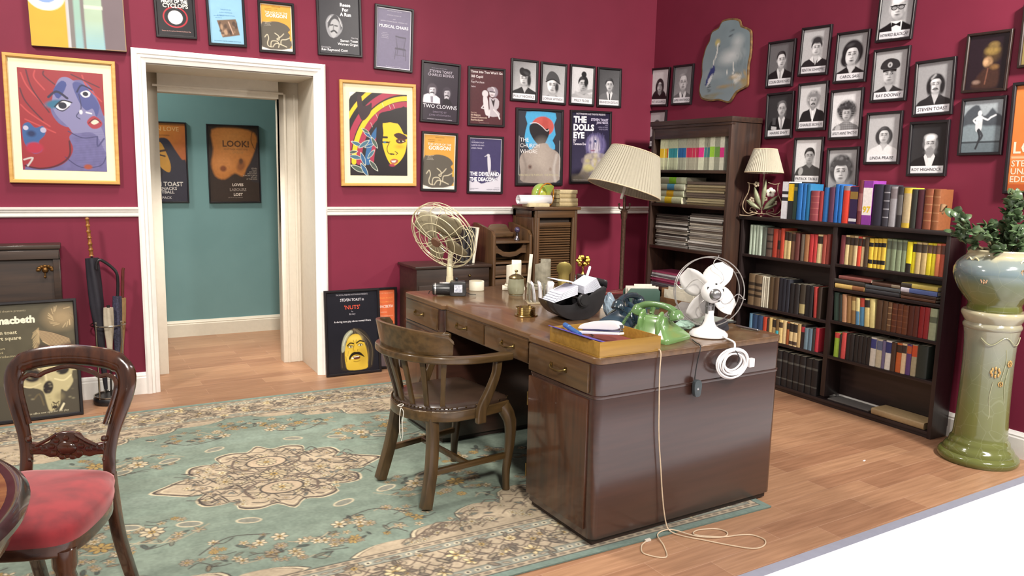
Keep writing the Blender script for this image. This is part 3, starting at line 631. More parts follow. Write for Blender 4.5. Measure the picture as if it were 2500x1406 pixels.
def P_church(w, h):
    c = Cv(110, h/w, '#2f323c'); c.poly([(.2, .02), (.86, .02), (.83, .18), (.87, .32), (.80, .40), (.86, .52), (.30, .55), (.16, .36), (.22, .18)], '#4ba3d2', curve=2)
    c.ell(.57, .21, .255, .19, '#bd5650', soft=.02); c.ell(.62, .20, .08, .16, '#a8443f', soft=.05, op=.6)
    c.poly([(.28, .20), (.40, .165), (.52, .19), (.62, .245), (.70, .235), (.72, .30), (.66, .40), (.58, .475), (.46, .455), (.35, .38), (.27, .28)], '#231f24', curve=3); c.line([(.28, .175), (.42, .165), (.55, .21), (.66, .27), (.71, .25)], .013, '#e3d9dc', curve=4)
    sk = '#9b8f88'; c.poly([(.44, .46), (.66, .44), (.74, .50), (.92, .56), (1.0, .66), (.98, .84), (.90, .98), (.14, .98), (.08, .84), (.05, .68), (.12, .58), (.34, .52)], sk, curve=3)
    c.ell(.55, .66, .2, .3, '#b0a49b', soft=.25, op=.7); c.ell(.3, .90, .25, .2, '#857a74', soft=.2, op=.6); c.line([(.12, .60), (.2, .78), (.16, .95)], .03, '#7d726c', soft=.06, curve=4); c.line([(.9, .6), (.84, .8), (.88, .96)], .04, '#b9b2ae', soft=.06, curve=4)
    c.ell(.29, .77, .045, .045, '#7d6a62', soft=.02); c.ell(.29, .77, .02, .02, '#4d4040'); c.ell(.76, .80, .03, .035, '#8a7b72', soft=.02); c.noise(.05, 40, 9)
    c.line([(.04, .35), (.03, .88)], .008, '#c9c9cc'); c.line([(.97, .40), (.97, .9)], .008, '#c9c9cc')
    p = Print(c, w, h); lines(p, ['THE', 'CHURCH', 'WHORE'], .06, .425, .078, .075, '#e6e0e0', 'l'); p.text('HEATHCOTE PURSUIT  THE PINT JUG', .5, .895, .04, '#bfb695', maxw=.9); return p
def P_dolls(w, h):
    c = Cv(110, h/w, '#241f3d'); c.grad('#1e1a36', '#3a3550', 90); r = random.Random(9)
    c.ell(.64, .47, .26, .24, '#6c6494', soft=.08); c.ell(.60, .47, .16, .20, '#b6adc4', soft=.05); c.ell(.64, .50, .10, .12, '#cfc7d4', soft=.06)
    c.ell(.62, .41, .055, .05, '#d5d2e0'); c.ell(.625, .41, .03, .03, '#2c3a66'); c.ell(.49, .43, .035, .04, '#6a6488', soft=.03); c.line([(.52, .545), (.60, .545)], .03, '#9a5a6c', soft=.02)
    for i in range(40): x = .42+.45*r.random(); c.line([(x, .28+.1*r.random()), (x+r.uniform(-.06, .06), .5+.1*r.random())], .012, r.choice(['#56507c', '#8a82ae', '#3d3862']), op=.55)
    c.poly([(.36, .62), (.62, .58), (.9, .62), (.95, .78), (.85, .98), (.08, .98), (.2, .90), (.30, .80)], '#a79d92', soft=.05, curve=3)
    for i in range(60): c.ell(r.uniform(.3, .92), r.uniform(.60, .96), r.uniform(.02, .07), r.uniform(.02, .06), r.choice(['#c4bab0', '#8f8684', '#b9b06c', '#a9a7bd', '#7a7080']), soft=.03, op=.55)
    c.ell(.45, .80, .12, .08, '#bdb57a', soft=.05, op=.8); c.ell(.18, .95, .2, .08, '#7d766c', soft=.08); c.noise(.06, 40, 2)
    p = Print(c, w, h); p.text('NOTTINGHAM LACE THEATRE PRESENTS', .5, .035, .035, '#d8d3de', maxw=.76, bold=.02); lines(p, ['THE', 'DOLLS', 'EYE'], .05, .145, .112, .125, '#f2eff4', 'l', bold=.05); p.text('BY', .05, .42, .05, '#d8d3e2', 'l', bold=.02); p.text('Terence Eve', .05, .468, .05, '#d8d3e2', 'l', bold=.03, maxw=.33)
    p.text('STEVEN TOAST', .96, .115, .05, '#c9c2dc', 'r', bold=.03, maxw=.46); p.text('JAN NECK', .96, .155, .046, '#c9c2dc', 'r', bold=.03); lines(p, ['with', 'LORNA WYNDE', 'AND SUSAN'], .95, .185, .03, .03, '#a39cbc', 'r', maxw=.26); p.text('DIRECTED BY ACKER HERRON  OPENING 17 MARCH', .35, .975, .022, '#c9c2c0', maxw=.6); return p
def P_redhead(w, h):
    c = Cv(150, h/w, '#7a76a0'); c.grad('#6f6c9c', '#6d6899', 90); c.noise(.10, 26, 11); red = '#9c3038'; dk = '#5d2836'
    c.poly([(0, 0), (1, 0), (1, .42), (.94, .30), (.86, .16), (.74, .08), (.6, .10), (.48, .14), (.40, .26), (.36, .40), (.44, .52), (.56, .56), (.60, .52), (.62, .60), (.56, .66), (.60, .78), (.52, .90), (.36, .97), (.1, .98), (.05, .94), (0, .94)], red, curve=4)
    c.poly([(.46, .10), (.56, .06), (.66, .10), (.84, .2), (.92, .34), (.90, .46), (.98, .6), (1, .8), (.9, .64), (.8, .6), (.62, .62), (.56, .56), (.42, .44), (.38, .30)], '#8683ad', curve=4)
    c.poly([(.63, .12), (.76, .12), (.9, .26), (.94, .34), (.9, .44), (.86, .36), (.78, .38), (.7, .3)], '#4f5590', curve=4); c.poly([(.4, .2), (.5, .1), (.56, .14), (.46, .28)], '#3f4c8c', curve=3)
    for k, (a, b) in enumerate([((.04, .05), (.30, .36)), ((.1, .02), (.34, .42)), ((.2, .02), (.30, .20)), ((.02, .2), (.26, .5)), ((.02, .36), (.34, .56)), ((.3, .02), (.42, .14)), ((.75, .03), (.97, .28)), ((.62, .03), (.95, .14)), ((.06, .5), (.40, .62))]):
        m = ((a[0]+b[0])/2-.06, (a[1]+b[1])/2-.02); c.line([a, m, b], .018, dk if k % 2 else '#c04a4c', curve=6)
    c.ell(.42, .335, .12, .055, '#2f6d8e', rot=-10, soft=.03); c.line([(.34, .27), (.44, .21), (.56, .27)], .03, '#2d2c48', curve=5); c.poly([(.42, .35), (.5, .30), (.60, .31), (.55, .37), (.47, .39)], '#e9e6ee', curve=3); c.ell(.50, .345, .05, .045, '#1f2033'); c.line([(.41, .36), (.5, .295), (.61, .31)], .018, '#16182a', curve=4); c.line([(.43, .38), (.5, .40), (.58, .35)], .012, '#16182a', curve=4)
    c.poly([(.72, .21), (.79, .18), (.84, .20), (.82, .24), (.76, .25)], '#eceaf2', curve=3); c.ell(.78, .215, .035, .03, '#1d2034'); c.line([(.68, .20), (.74, .13), (.86, .17)], .02, '#262a4c', curve=4)
    c.line([(.70, .22), (.72, .36), (.66, .44), (.70, .47)], .012, '#3b3b60', curve=5); c.ell(.715, .40, .02, .03, '#e6e3ea', soft=.01); c.line([(.78, .40), (.84, .41)], .02, '#dedbe6')
    c.poly([(.78, .50), (.84, .44), (.90, .44), (.97, .50), (.93, .55), (.84, .56)], '#a83a48', curve=3); c.poly([(.83, .50), (.88, .47), (.93, .49), (.87, .52)], '#e0d9c4', curve=3); c.line([(.80, .51), (.88, .46), (.95, .5)], .012, '#5a1d2c', curve=4)
    c.line([(.55, .60), (.72, .66), (.9, .64)], .012, '#3d3b66', curve=5); c.line([(.9, .64), (.9, .74), (.98, .66)], .02, '#4c4a78', curve=4); c.line([(.50, .86), (.68, .96), (.92, .94), (1, .84)], .010, '#3d3b66', curve=5)
    c.poly([(.03, .56), (.1, .53), (.17, .58), (.26, .56), (.28, .64), (.20, .72), (.24, .80), (.14, .84), (.05, .76), (.02, .66)], '#3b5f97', curve=4); c.ell(.06, .585, .03, .03, '#c5bfd6'); c.ell(.26, .60, .035, .035, '#b9b2cc'); c.ell(.12, .64, .05, .04, '#22305c', soft=.03); c.ell(.15, .78, .10, .075, '#b22b45', soft=.03)
    c.line([(.03, .96), (.2, .985), (.4, .95), (.55, .85), (.56, .7)], .022, '#56202e', curve=5); c.line([(.02, .90), (.12, .88), (.06, .96)], .02, '#cfc9c6', curve=4); c.ell(.77, .955, .05, .035, '#a5503a', soft=.02)
    c.a *= .80
    for i in range(14): v = .62+.025*i; c.line([(.62, v), (.98, v-.03)], .006, '#4a4874', op=.35)
    return Print(c, w, h)
def P_amber(w, h):
    c = Cv(150, h/w, '#221a1f'); Y, R, BL = '#e5bd25', '#a12f49', '#2f6292'
    cx, cy = 1.02, .86
    for rad, wd, col in ((1.22, .06, Y), (1.13, .07, '#1f181c'), (1.06, .10, R), (.955, .08, Y), (.87, .09, R), (.775, .02, '#1f181c'), (.72, .09, BL), (.645, .07, R), (.595, .025, '#1f181c')):
        pts = [(cx-rad*math.cos(t)*1.0, cy-.02-rad*math.sin(t)/c.asp*1.12) for t in [i*PI/2/24 for i in range(25)]]
        c.line(pts, wd, col)
    c.poly([(0, 0), (.12, 0), (.02, .06), (0, .10)], '#e8e2cf')
    c.poly([(.13, .10), (.16, .03), (.21, .06), (.23, .16), (.32, .15), (.38, .12), (.37, .22), (.30, .30), (.22, .34), (.16, .26)], '#332028', curve=3)
    c.poly([(.48, .30), (.6, .22), (.8, .2), (1.0, .2), (1, 1), (.42, 1), (.44, .7)], '#1b1418', curve=3)
    c.poly([(.57, .36), (.66, .33), (.80, .34), (.88, .40), (.94, .48), (1, .50), (.98, .66), (.93, .76), (.84, .84), (.74, .88), (.66, .82), (.60, .72), (.56, .60), (.58, .48)], Y, curve=3)
    c.poly([(.56, .36), (.70, .345), (.86, .36), (.80, .32), (.66, .29)], '#1b1418', curve=2); c.poly([(.76, .50), (.85, .47), (.97, .50), (1, .54), (.88, .56)], '#3b1c1c', curve=3); c.poly([(.80, .555), (.9, .54), (.98, .57), (.9, .60), (.82, .595)], '#57281c', curve=3); c.poly([(.84, .57), (.9, .56), (.95, .575), (.88, .585)], '#ded3ae'); c.ell(.89, .572, .025, .02, '#20150f')
    c.line([(.53, .53), (.64, .53)], .035, '#1b1418', curve=3); c.line([(.56, .59), (.66, .59)], .03, '#231a16'); c.ell(.60, .59, .025, .018, '#3f6f8c'); c.ell(.86, .64, .07, .03, '#b58a1c', soft=.05, op=.7)
    c.line([(.69, .58), (.64, .66), (.66, .72), (.72, .74)], .015, '#6d5312', curve=4); c.line([(.70, .73), (.76, .735)], .02, '#231a16'); c.line([(.78, .70), (.83, .72), (.80, .74)], .012, '#231a16')
    c.poly([(.69, .815), (.76, .79), (.84, .81), (.80, .85), (.72, .85)], '#a3563c', curve=3); c.poly([(.71, .815), (.80, .81), (.78, .835), (.73, .835)], '#ece4d2'); c.ell(.73, .87, .05, .025, '#a12f49', soft=.02)
    r = random.Random(2)
    for (x, y, a, L) in ((.12, .62, 20, .11), (.24, .62, -35, .12), (.09, .78, 10, .12), (.22, .80, 70, .12), (.13, .92, 25, .14), (.24, .93, 60, .13), (.30, .50, 40, .10), (.42, .60, 60, .11), (.36, .74, -50, .10), (.27, .46, 30, .08), (.40, .88, 50, .12), (.05, .72, -10, .09), (.33, .64, -20, .09)):
        t = math.radians(a); dx, dy = math.cos(t)*L, math.sin(t)*L/c.asp; nx, ny = -math.sin(t)*L*.32, math.cos(t)*L*.32/c.asp
        c.poly([(x-dx, y-dy), (x-nx, y-ny), (x+dx, y+dy), (x+nx, y+ny)], '#c9ccbe', curve=3); c.poly([(x-dx*.85, y-dy*.85), (x-nx*.8, y-ny*.8), (x+dx*.85, y+dy*.85), (x+nx*.8, y+ny*.8)], r.choice(['#43697c', '#4a5a50', '#335e86', '#47524c']), curve=3)
    for u, v in ((.56, .115), (.68, .13), (.75, .12), (.36, .36), (.45, .25)): c.line([(u, v), (u+.03, v+.05)], .006, '#c9ccbe')
    return Print(c, w, h)
def P_look(w, h):
    c = Cv(100, h/w, '#35261e'); c.poly([(.08, .06), (.5, .02), (.93, .08), (.97, .26), (.86, .42), (.74, .58), (.66, .66), (.5, .62), (.3, .70), (.12, .66), (.05, .5), (.10, .3)], '#b87234', curve=3, soft=.05)
    c.ell(.5, .2, .3, .22, '#d08a48', soft=.2, op=.7); c.ell(.3, .50, .2, .16, '#c98245', soft=.15, op=.8); c.ell(.28, .56, .065, .06, '#7d4322', soft=.04); c.ell(.64, .52, .08, .12, '#8a5128', rot=20, soft=.06); c.ell(.64, .46, .04, .06, '#5f3a22', soft=.03); c.line([(.9, .05), (.86, .18), (.93, .30)], .012, '#4d3020', curve=4)
    c.poly([(1, .2), (.93, .32), (.84, .48), (.72, .62), (1, .75)], '#332a2c', soft=.03, curve=2); c.noise(.08, 30, 5)
    p = Print(c, w, h); p.text('LOOK!', .55, .27, .125, '#6b452c', maxw=.66, bold=.03); p.text('ANOTHER WEST END', .55, .315, .035, '#8a5d38', maxw=.66); p.text('SMASH', .58, .36, .05, '#a8743f')
    lines(p, ['STEVEN', 'TOAST', 'JAN NECK', 'AND GUESTS', 'DUNCAN CLENCH', 'AT LAST', 'AT THE KINGS'], .96, .56, .024, .024, '#b8a898', 'r'); lines(p, ['LOVES', 'LABOURS', 'LOST'], .56, .79, .065, .055, '#d9c8bc', maxw=.46, bold=.03); p.text('LABOURS', .56, .855, .055, '#b04a3c', maxw=.46, bold=.0); p.text('SEE IT AT THE STRAND', .5, .95, .02, '#8a7a70'); return p
def P_love(w, h):
    c = Cv(100, h/w, '#c0702c'); c.grad('#c8812c', '#a8502c', 40); c.poly([(.3, .3), (.48, .2), (.66, .20), (.80, .34), (.92, .46), (1, .5), (1, 1), (0, 1), (.2, .62)], '#2e2a38', curve=3, soft=.02)
    c.poly([(.38, .28), (.52, .24), (.62, .36), (.70, .52), (.68, .62), (.58, .60), (.46, .52), (.36, .44)], '#c28b34', curve=3); c.line([(.5, .36), (.64, .34)], .04, '#3a2420'); c.line([(.48, .40), (.60, .42)], .03, '#3a2420'); c.line([(.42, .52), (.52, .60), (.5, .68)], .06, '#241c20', curve=3); c.noise(.06, 20, 3)
    p = Print(c, w, h); p.text("SHE'S IN LOVE", .88, .10, .085, '#dcb27a', 'r', maxw=.8); p.text('MICK TRANNYHORN', .7, .165, .03, '#7a4a20', 'r'); p.text('STEVEN TOAST', .92, .80, .085, '#d9d2cc', 'r', maxw=.8, bold=.02); p.text('EATS SNACKS', .80, .85, .06, '#cfc8c4', 'r', bold=.02); p.text('FOOTBALL', .75, .895, .06, '#cfc8c4', 'r', bold=.02); p.text('SIX PACK', .70, .965, .05, '#bdb6b6', 'r', bold=.02); return p
def P_plain(w, h, col): return Print(Cv(20, h/w, col), w, h)
def P_hat(w, h):
    c = Cv(70, h/w, '#20131c'); c.ell(.62, .34, .2, .22, '#4d3a24', soft=.15); c.ell(.60, .30, .17, .10, '#8d7440', soft=.08); c.ell(.63, .2, .12, .08, '#7d663c', soft=.06); c.ell(.52, .50, .12, .13, '#9c7a58', soft=.06); c.ell(.47, .50, .06, .08, '#c49c78', soft=.05)
    c.poly([(.45, .62), (.66, .56), (.82, .64), (.80, .96), (.2, .96), (.24, .82)], '#3d261f', soft=.08, curve=3); c.line([(.54, .62), (.5, .9)], .02, '#8a5a48', soft=.03); c.ell(.28, .86, .09, .05, '#8a7064', soft=.05); c.ell(.7, .6, .1, .06, '#7d5c38', soft=.06); c.noise(.15, 24, 3); return Print(c, w, h)
def P_dancer(w, h):
    c = Cv(80, h/w, '#8f99a0'); c.grad('#a9b2b8', '#76828a', 90); c.poly([(0, .3), (.2, .12), (.38, .10), (.5, .3), (.62, .26), (.72, .16), (.84, .26), (1, .34), (1, .56), (0, .56)], '#4a5158', curve=2, soft=.04)
    c.poly([(0, .5), (.3, .46), (.6, .5), (1, .52), (1, .78), (0, .8)], '#7f8d94', soft=.06, curve=2); c.rect(0, 1, .78, .82, '#3f474d'); c.rect(0, 1, .82, 1, '#66737a'); wt = '#d6dbe0'
    c.ell(.42, .25, .055, .07, wt, soft=.02); c.poly([(.34, .32), (.48, .30), (.5, .42), (.48, .58), (.34, .58)], wt, curve=3, soft=.02); c.line([(.46, .32), (.62, .38), (.70, .34), (.82, .30)], .045, wt, curve=4); c.line([(.36, .33), (.27, .38), (.36, .45)], .045, wt, curve=4)
    c.line([(.42, .56), (.52, .68), (.44, .78)], .06, '#3c4046', curve=3); c.line([(.40, .58), (.46, .72), (.38, .92)], .05, '#2f3338', curve=3); c.noise(.08, 30, 4); return Print(c, w, h)
def P_orange(w, h):
    c = Cv(60, h/w, '#d97b3c'); c.noise(.04, 14, 6); c.poly([(.45, .40), (.7, .2), (1, .3), (1, .62), (.6, .60)], '#b55e30', curve=3, soft=.04); c.rect(0, 1, .93, 1, '#b9582c')
    p = Print(c, w, h); p.text('LOOK', .04, .64, .16, '#f0d9c4', 'l', bold=.02); c.rect(.02, .98, .67, .69, '#e8b890'); lines(p, ['STEVEN TOAST', 'UNA LENSKA', 'EDDIE MILES'], .03, .765, .075, .085, '#f2d2b8', 'l', maxw=.9, bold=.02); return p
def P_nuts(w, h):
    c = Cv(120, h/w, '#1a1a22'); c.noise(.05, 16, 6); Y = '#c9a83a'
    hr = '#4a4238'
    c.poly([(.30, .97), (.24, .88), (.25, .74), (.29, .62), (.38, .50), (.52, .455), (.66, .47), (.78, .54), (.87, .66), (.91, .76), (.88, .90), (.80, .97)], '#2e2823', curve=3, soft=.01)
    for i in range(18):
        t = i/17; c.line([(.46+.12*t, .47), (.34-.05*t+.5*t, .56+.04*t), (.27+.60*t, .72+.05*math.sin(3*t)), (.27+.58*t, .93)], .012, ('#5c5040', '#3a322b', '#6b5e48')[i % 3], curve=5, op=.8)
    c.poly([(.40, .97), (.345, .90), (.325, .81), (.335, .70), (.38, .605), (.45, .545), (.54, .525), (.63, .545), (.70, .61), (.745, .70), (.775, .80), (.775, .90), (.74, .97)], Y, curve=3, soft=.01)
    c.poly([(.27, .74), (.275, .64), (.34, .53), (.45, .475), (.50, .50), (.42, .545), (.355, .62), (.33, .72)], '#9a9c86', curve=3, soft=.015); c.line([(.30, .66), (.36, .56), (.46, .49)], .012, '#c5c6b4', curve=4); c.line([(.52, .465), (.62, .52), (.70, .62)], .03, '#6b5e4a', curve=4, soft=.02)
    c.ell(.68, .80, .10, .17, '#a3852a', soft=.08, op=.6); c.ell(.40, .80, .05, .10, '#d6bb55', soft=.06, op=.6); c.ell(.52, .58, .12, .05, '#d8c060', soft=.06, op=.7)
    c.line([(.385, .665), (.44, .635), (.505, .645)], .026, '#231d14', curve=4); c.line([(.565, .64), (.63, .615), (.705, .630)], .026, '#231d14', curve=4)
    c.line([(.50, .60), (.515, .64)], .010, '#8a7022'); c.line([(.56, .60), (.55, .635)], .010, '#8a7022')
    for x, y in ((.445, .682), (.635, .668)): c.ell(x, y, .052, .024, '#7d6420', soft=.02); c.ell(x, y, .040, .017, '#e3d9ae'); c.ell(x+.004, y, .017, .016, '#20190f'); c.line([(x-.045, y-.006), (x, y-.018), (x+.045, y-.004)], .010, '#2a2114', curve=3)
    c.line([(.515, .66), (.495, .72), (.505, .738)], .014, '#94781f', curve=3, soft=.01); c.ell(.515, .735, .030, .018, '#b8982e', soft=.01); c.line([(.575, .735), (.585, .725)], .014, '#7d6420')
    c.poly([(.405, .825), (.43, .785), (.49, .752), (.55, .75), (.62, .755), (.68, .79), (.715, .825), (.66, .805), (.57, .785), (.50, .79), (.45, .815), (.425, .845)], '#1c150e', curve=3, soft=.008)
    c.poly([(.485, .81), (.56, .795), (.625, .81), (.615, .835), (.55, .845), (.50, .838)], '#5a2c22', curve=3); c.line([(.51, .812), (.60, .808)], .016, '#e9e3cc'); c.ell(.478, .826, .022, .014, '#e9e4d4'); c.line([(.50, .865), (.56, .872), (.62, .862)], .016, '#94781f', curve=3, soft=.01)
    c.line([(.345, .80), (.36, .86)], .012, '#94781f', soft=.02); c.line([(.40, .735), (.385, .79)], .010, '#a3852a', soft=.015)
    p = Print(c, w, h); p.text('THE ROYAL THEATRE NOTTINGHAM PRESENTS', .5, .045, .028, '#b8b4bc', maxw=.62); p.text('STEVEN TOAST in', .5, .115, .052, '#e0dce2', maxw=.46); p.text("'NUTS'", .5, .215, .075, '#c9503c', bold=.01); p.text('by', .5, .25, .026, '#a09ca6'); p.text('Ed Ary', .5, .285, .03, '#b8b4bc'); p.text('A daring new play about mental illness', .5, .375, .036, '#e6e3e8', maxw=.72); return p
def P_orange_small(w, h):
    c = Cv(80, h/w, '#df6f45'); c.noise(.04, 10, 3); c.poly([(.5, .62), (.62, .50), (.70, .46), (.76, .55), (.80, .75), (.78, 1), (.5, 1)], '#6d6064', curve=3, soft=.03); c.ell(.68, .62, .12, .1, '#8f7f80', soft=.06)
    p = Print(c, w, h); lines(p, ['THE GLOBE THEATRE PRESENTS'], .62, .055, .05, .028, '#f0b48c', 'l', maxw=.34); lines(p, ['STEVEN TOAST', 'IN THE SCOTTISH PLAY'], .62, .12, .05, .034, '#f0a35c', 'l', maxw=.34); p.text('MACBETH', .62, .235, .06, '#f6e3d6', 'l', maxw=.34, bold=.01); lines(p, ['STARRING', 'GEMMA COOPER-BLACK', 'RAY PURCHASE'], .62, .30, .05, .03, '#f2b896', 'l', maxw=.34); return p
def P_macbeth(w, h):
    c = Cv(150, h/w, '#4a4438'); c.grad('#4f4a3a', '#57503f', 20); c.noise(.10, 14, 3); r = random.Random(6)
    c.ell(.86, .14, .16, .12, '#a08a68', soft=.16, op=.9)
    for i in range(22):
        t = i/21; c.line([(.58+.06*t, .24+.10*t), (.74, .27+.12*t), (.92+.06*t, .33+.14*t)], .016, '#c0a680' if i % 2 else '#5c4a38', curve=4, op=.9)
    for i in range(18): c.line([(.60, .22+.008*i), (.52+.02*r.random(), .26+.012*i)], .008, '#bda57c', op=.7)
    for i in range(26): a = r.uniform(0, 6); c.line([(.86+.1*math.cos(a), .13+.07*math.sin(a)), (.86+.15*math.cos(a+.4), .13+.10*math.sin(a+.4))], .008, r.choice(['#d0b88f', '#7a6448']), op=.7)
    c.poly([(.58, .36), (.78, .40), (.98, .36), (.98, .5), (.56, .5)], '#43352f', soft=.06)
    c.rect(.0, 1, .70, 1, '#4c463c', op=.85); c.rect(.90, .985, .47, .62, '#b5aa86')
    bone, dk = '#b9ad84', '#2c2624'
    c.poly([(.42, .62), (.46, .50), (.6, .45), (.78, .44), (.93, .46), (.96, .56), (.93, .66), (.94, .72), (.86, .80), (.80, .78), (.78, .90), (.72, .95), (.66, .96), (.63, .88), (.6, .78), (.5, .74), (.40, .72)], bone, curve=3, soft=.015)
    c.ell(.50, .62, .11, .10, '#6d604e', soft=.04); c.ell(.5, .635, .085, .075, dk, soft=.02); c.ell(.83, .60, .075, .07, dk, soft=.02); c.ell(.66, .75, .055, .085, dk, rot=12, soft=.015); c.line([(.40, .72), (.48, .735), (.58, .71)], .02, '#cdbf95', curve=4)
    c.line([(.74, .68), (.84, .70), (.92, .66)], .02, '#d6ca9e', curve=4); c.ell(.72, .93, .03, .02, dk); c.line([(.78, .96), (.82, .91)], .025, '#d9d0ae'); c.line([(.5, .84), (.56, .80), (.6, .9)], .02, '#6d6046', curve=3, op=.7); c.ell(.70, .52, .16, .07, '#cbbf94', soft=.08, op=.7)
    c.line([(.74, .565), (.83, .535), (.92, .565)], .022, '#d8cca2', curve=4, soft=.01); c.line([(.44, .57), (.5, .54), (.58, .585)], .018, '#c9bd94', curve=4, soft=.01); c.line([(.635, .62), (.645, .68)], .025, '#d2c69c', soft=.015); c.ell(.78, .84, .05, .05, '#8a7f5e', soft=.05, op=.6); c.ell(.60, .66, .03, .05, '#7d7256', soft=.03, op=.6); c.line([(.70, .885), (.735, .90), (.765, .885)], .014, '#4a4234', curve=3)
    for k in range(4): c.line([(.685+.025*k, .90), (.69+.025*k, .945)], .007, '#4a4234')
    for k in range(40): c.ell(r.uniform(.44, .94), r.uniform(.47, .90), .012, .008, r.choice(['#8a7f5e', '#cfc49c']), soft=.02, op=.35)
    for u in (.90, .94): c.line([(u, .46), (u-.02, .58)], .02, '#6d6046', op=.7)
    p = Print(c, w, h); p.text('the national theatre presents', .04, .065, .026, '#a89c80', 'l', maxw=.5); p.text('macbeth', .15, .165, .085, '#e3ddc8', 'l', maxw=.5, bold=.05)
    p.text('steven toast', .05, .255, .045, '#c9bf9f', 'l', bold=.02, maxw=.36); p.text('robert square', .05, .305, .045, '#c9bf9f', 'l', bold=.02, maxw=.4); lines(p, ['royal court', 'from april', 'a new production'], .05, .385, .035, .028, '#b5a884', 'l'); p.text('box office now open for this play', .42, .975, .026, '#c9c0a4', 'l', maxw=.45); return p
def P_eye(w, h):
    c = Cv(90, h/w, '#cf9c30'); c.rect(.38, .42, 0, 1, '#b5b5b8'); c.rect(.41, .47, 0, 1, '#77716f'); c.rect(.46, .54, 0, 1, '#8fb0a2'); c.rect(.53, .58, 0, 1, '#77706f'); c.rect(.57, .77, 0, 1, '#a3b7a0'); c.rect(.76, 1, 0, 1, '#6d6065')
    for i in range(20): v = .72+i*.014; c.rect(.46, .54, v, v+.014, '#86aeb6', op=.05*i); c.rect(.57, .77, v, v+.014, '#86b0bc', op=.05*i)
    c.rect(.57, .77, .60, .63, '#d6decb', op=.6); c.ell(.18, .535, .20, .18, '#f0e6cf'); c.ell(.18, .52, .125, .115, '#7f9bd0'); c.ell(.18, .50, .05, .05, '#4a2533', soft=.02); c.ell(.20, .535, .018, .018, '#f3f0ee'); c.noise(.03, 10, 2)
    return Print(c, w, h)

def poster(cx, cz, w, h, tilt, label, fn, **k):
    bw = k.pop('bw', .016); i = bw*1.7
    return hang(cx, cz, w, h, tilt, k.pop('wall', 'b'), label, fn(w-i, h-i), k.pop('cat', 'poster'), k.pop('group', 'black-framed theatre posters'), bw, k.pop('d', .018), **k)
def P_mount(cx, cz, w, h, mw, mh, tilt, label, fn):
    return hang(cx, cz, w, h, tilt, 'b', label, fn(mw, mh), 'painting', 'pop paintings in pale wood frames', .022, .026, gold_frame, True, 'framed_painting')
P_mount(-2.581, 1.697, .569, .729, .433, .577, -.4, 'pop painting of a red-haired woman with a blue face, left of the doorway', P_redhead)
P_mount(-.641, 1.703, .558, .724, .426, .574, .55, 'pop painting of a yellow-faced dark-haired woman, right of the doorway', P_amber)
poster(-1.949, 2.40, .234, .335, 2.0, 'black poster with a white eye disc in a red ring, above the doorway', P_cyclops)
poster(-1.649, 2.374, .232, .322, 2.0, 'light blue playbill with a small brown photograph, above the doorway', P_blue)
poster(-1.337, 2.360, .231, .322, 1.0, 'small ochre snake-haired monster poster hung over the door frame top', P_gorgon)
poster(-.919, 2.439, .309, .444, 1.5, 'charcoal poster of a long-haired moustached face, above right of the doorway', P_run)
poster(-.528, 2.370, .287, .439, -1.3, 'purple-grey poster showing a single wooden chair', P_musical)
poster(-.167, 2.024, .311, .436, -1.5, 'dark plum poster with two moustached men side by side', P_clowns)
poster(.213, 2.019, .314, .435, .3, 'maroon poster with a white ink cartoon of a couple', P_three)
poster(-.172, 1.525, .290, .432, -1.1, 'larger ochre snake-haired monster poster below the two moustached men', P_gorgon)
poster(.213, 1.512, .306, .436, -.2, 'navy and white poster with a standing bird below the cartoon couple', P_devil)
poster(.693, 1.661, .438, .602, .8, 'poster of a bare torso with a blacked-out face on sky blue', P_church, bw=.02)
poster(1.183, 1.679, .410, .591, 1.2, 'indigo poster of a pale doll partly behind the floor lamp shade', P_dolls, bw=.018)
poster(-1.338, 1.480, .430, .665, .6, 'amber poster on the teal passage wall seen whole through the doorway', P_look, wall='p', bw=.012, group='amber posters on the passage wall')
poster(-1.925, 1.480, .43, .665, .2, 'orange poster cut off by the left side of the doorway opening', P_love, wall='p', bw=.012, group='amber posters on the passage wall')
poster(-.735, 1.520, .43, .60, 0, 'dark framed sliver at the right edge of the doorway opening', lambda w, h: P_plain(w, h, '#3a2a24'), wall='p', bw=.012)
poster(-2.827, 2.101, .241, .317, -1, 'dark oil portrait of a figure in a tall plumed hat', P_hat, wall='r', cat='painting', fm=brown_frame, group=None)
poster(-2.837, 1.759, .240, .311, .6, 'framed photograph of a dancer in white against mountains', P_dancer, wall='r', cat='picture', group=None)
poster(-3.185, 1.690, .40, .578, .7, 'orange poster at the right photo edge above the plant', P_orange, wall='r', bw=.018, d=.02)
poster(-3.10, 2.21, .22, .32, 0, 'sliver of a dark picture frame at the top right photo corner', lambda w, h: P_plain(w, h, '#8a7a4a'), wall='r', cat='picture', group=None, fm=brown_frame)
# canvas with the big eye, cut by the top of the photograph
t = empty('canvas_painting', (-2.478, -.003, 2.425), (0, -math.radians(1.2), 0), 'unframed canvas of a blue eye on yellow with grey stripes, top left', 'painting')
B().box(-.245, .245, -.034, 0, -.31, .31).ob('stretched_canvas', mat('canvas_edge', '#4a4146', .8), t, bev=.003)
P_eye(.486, .616).build('print', t, -.0345, .6)
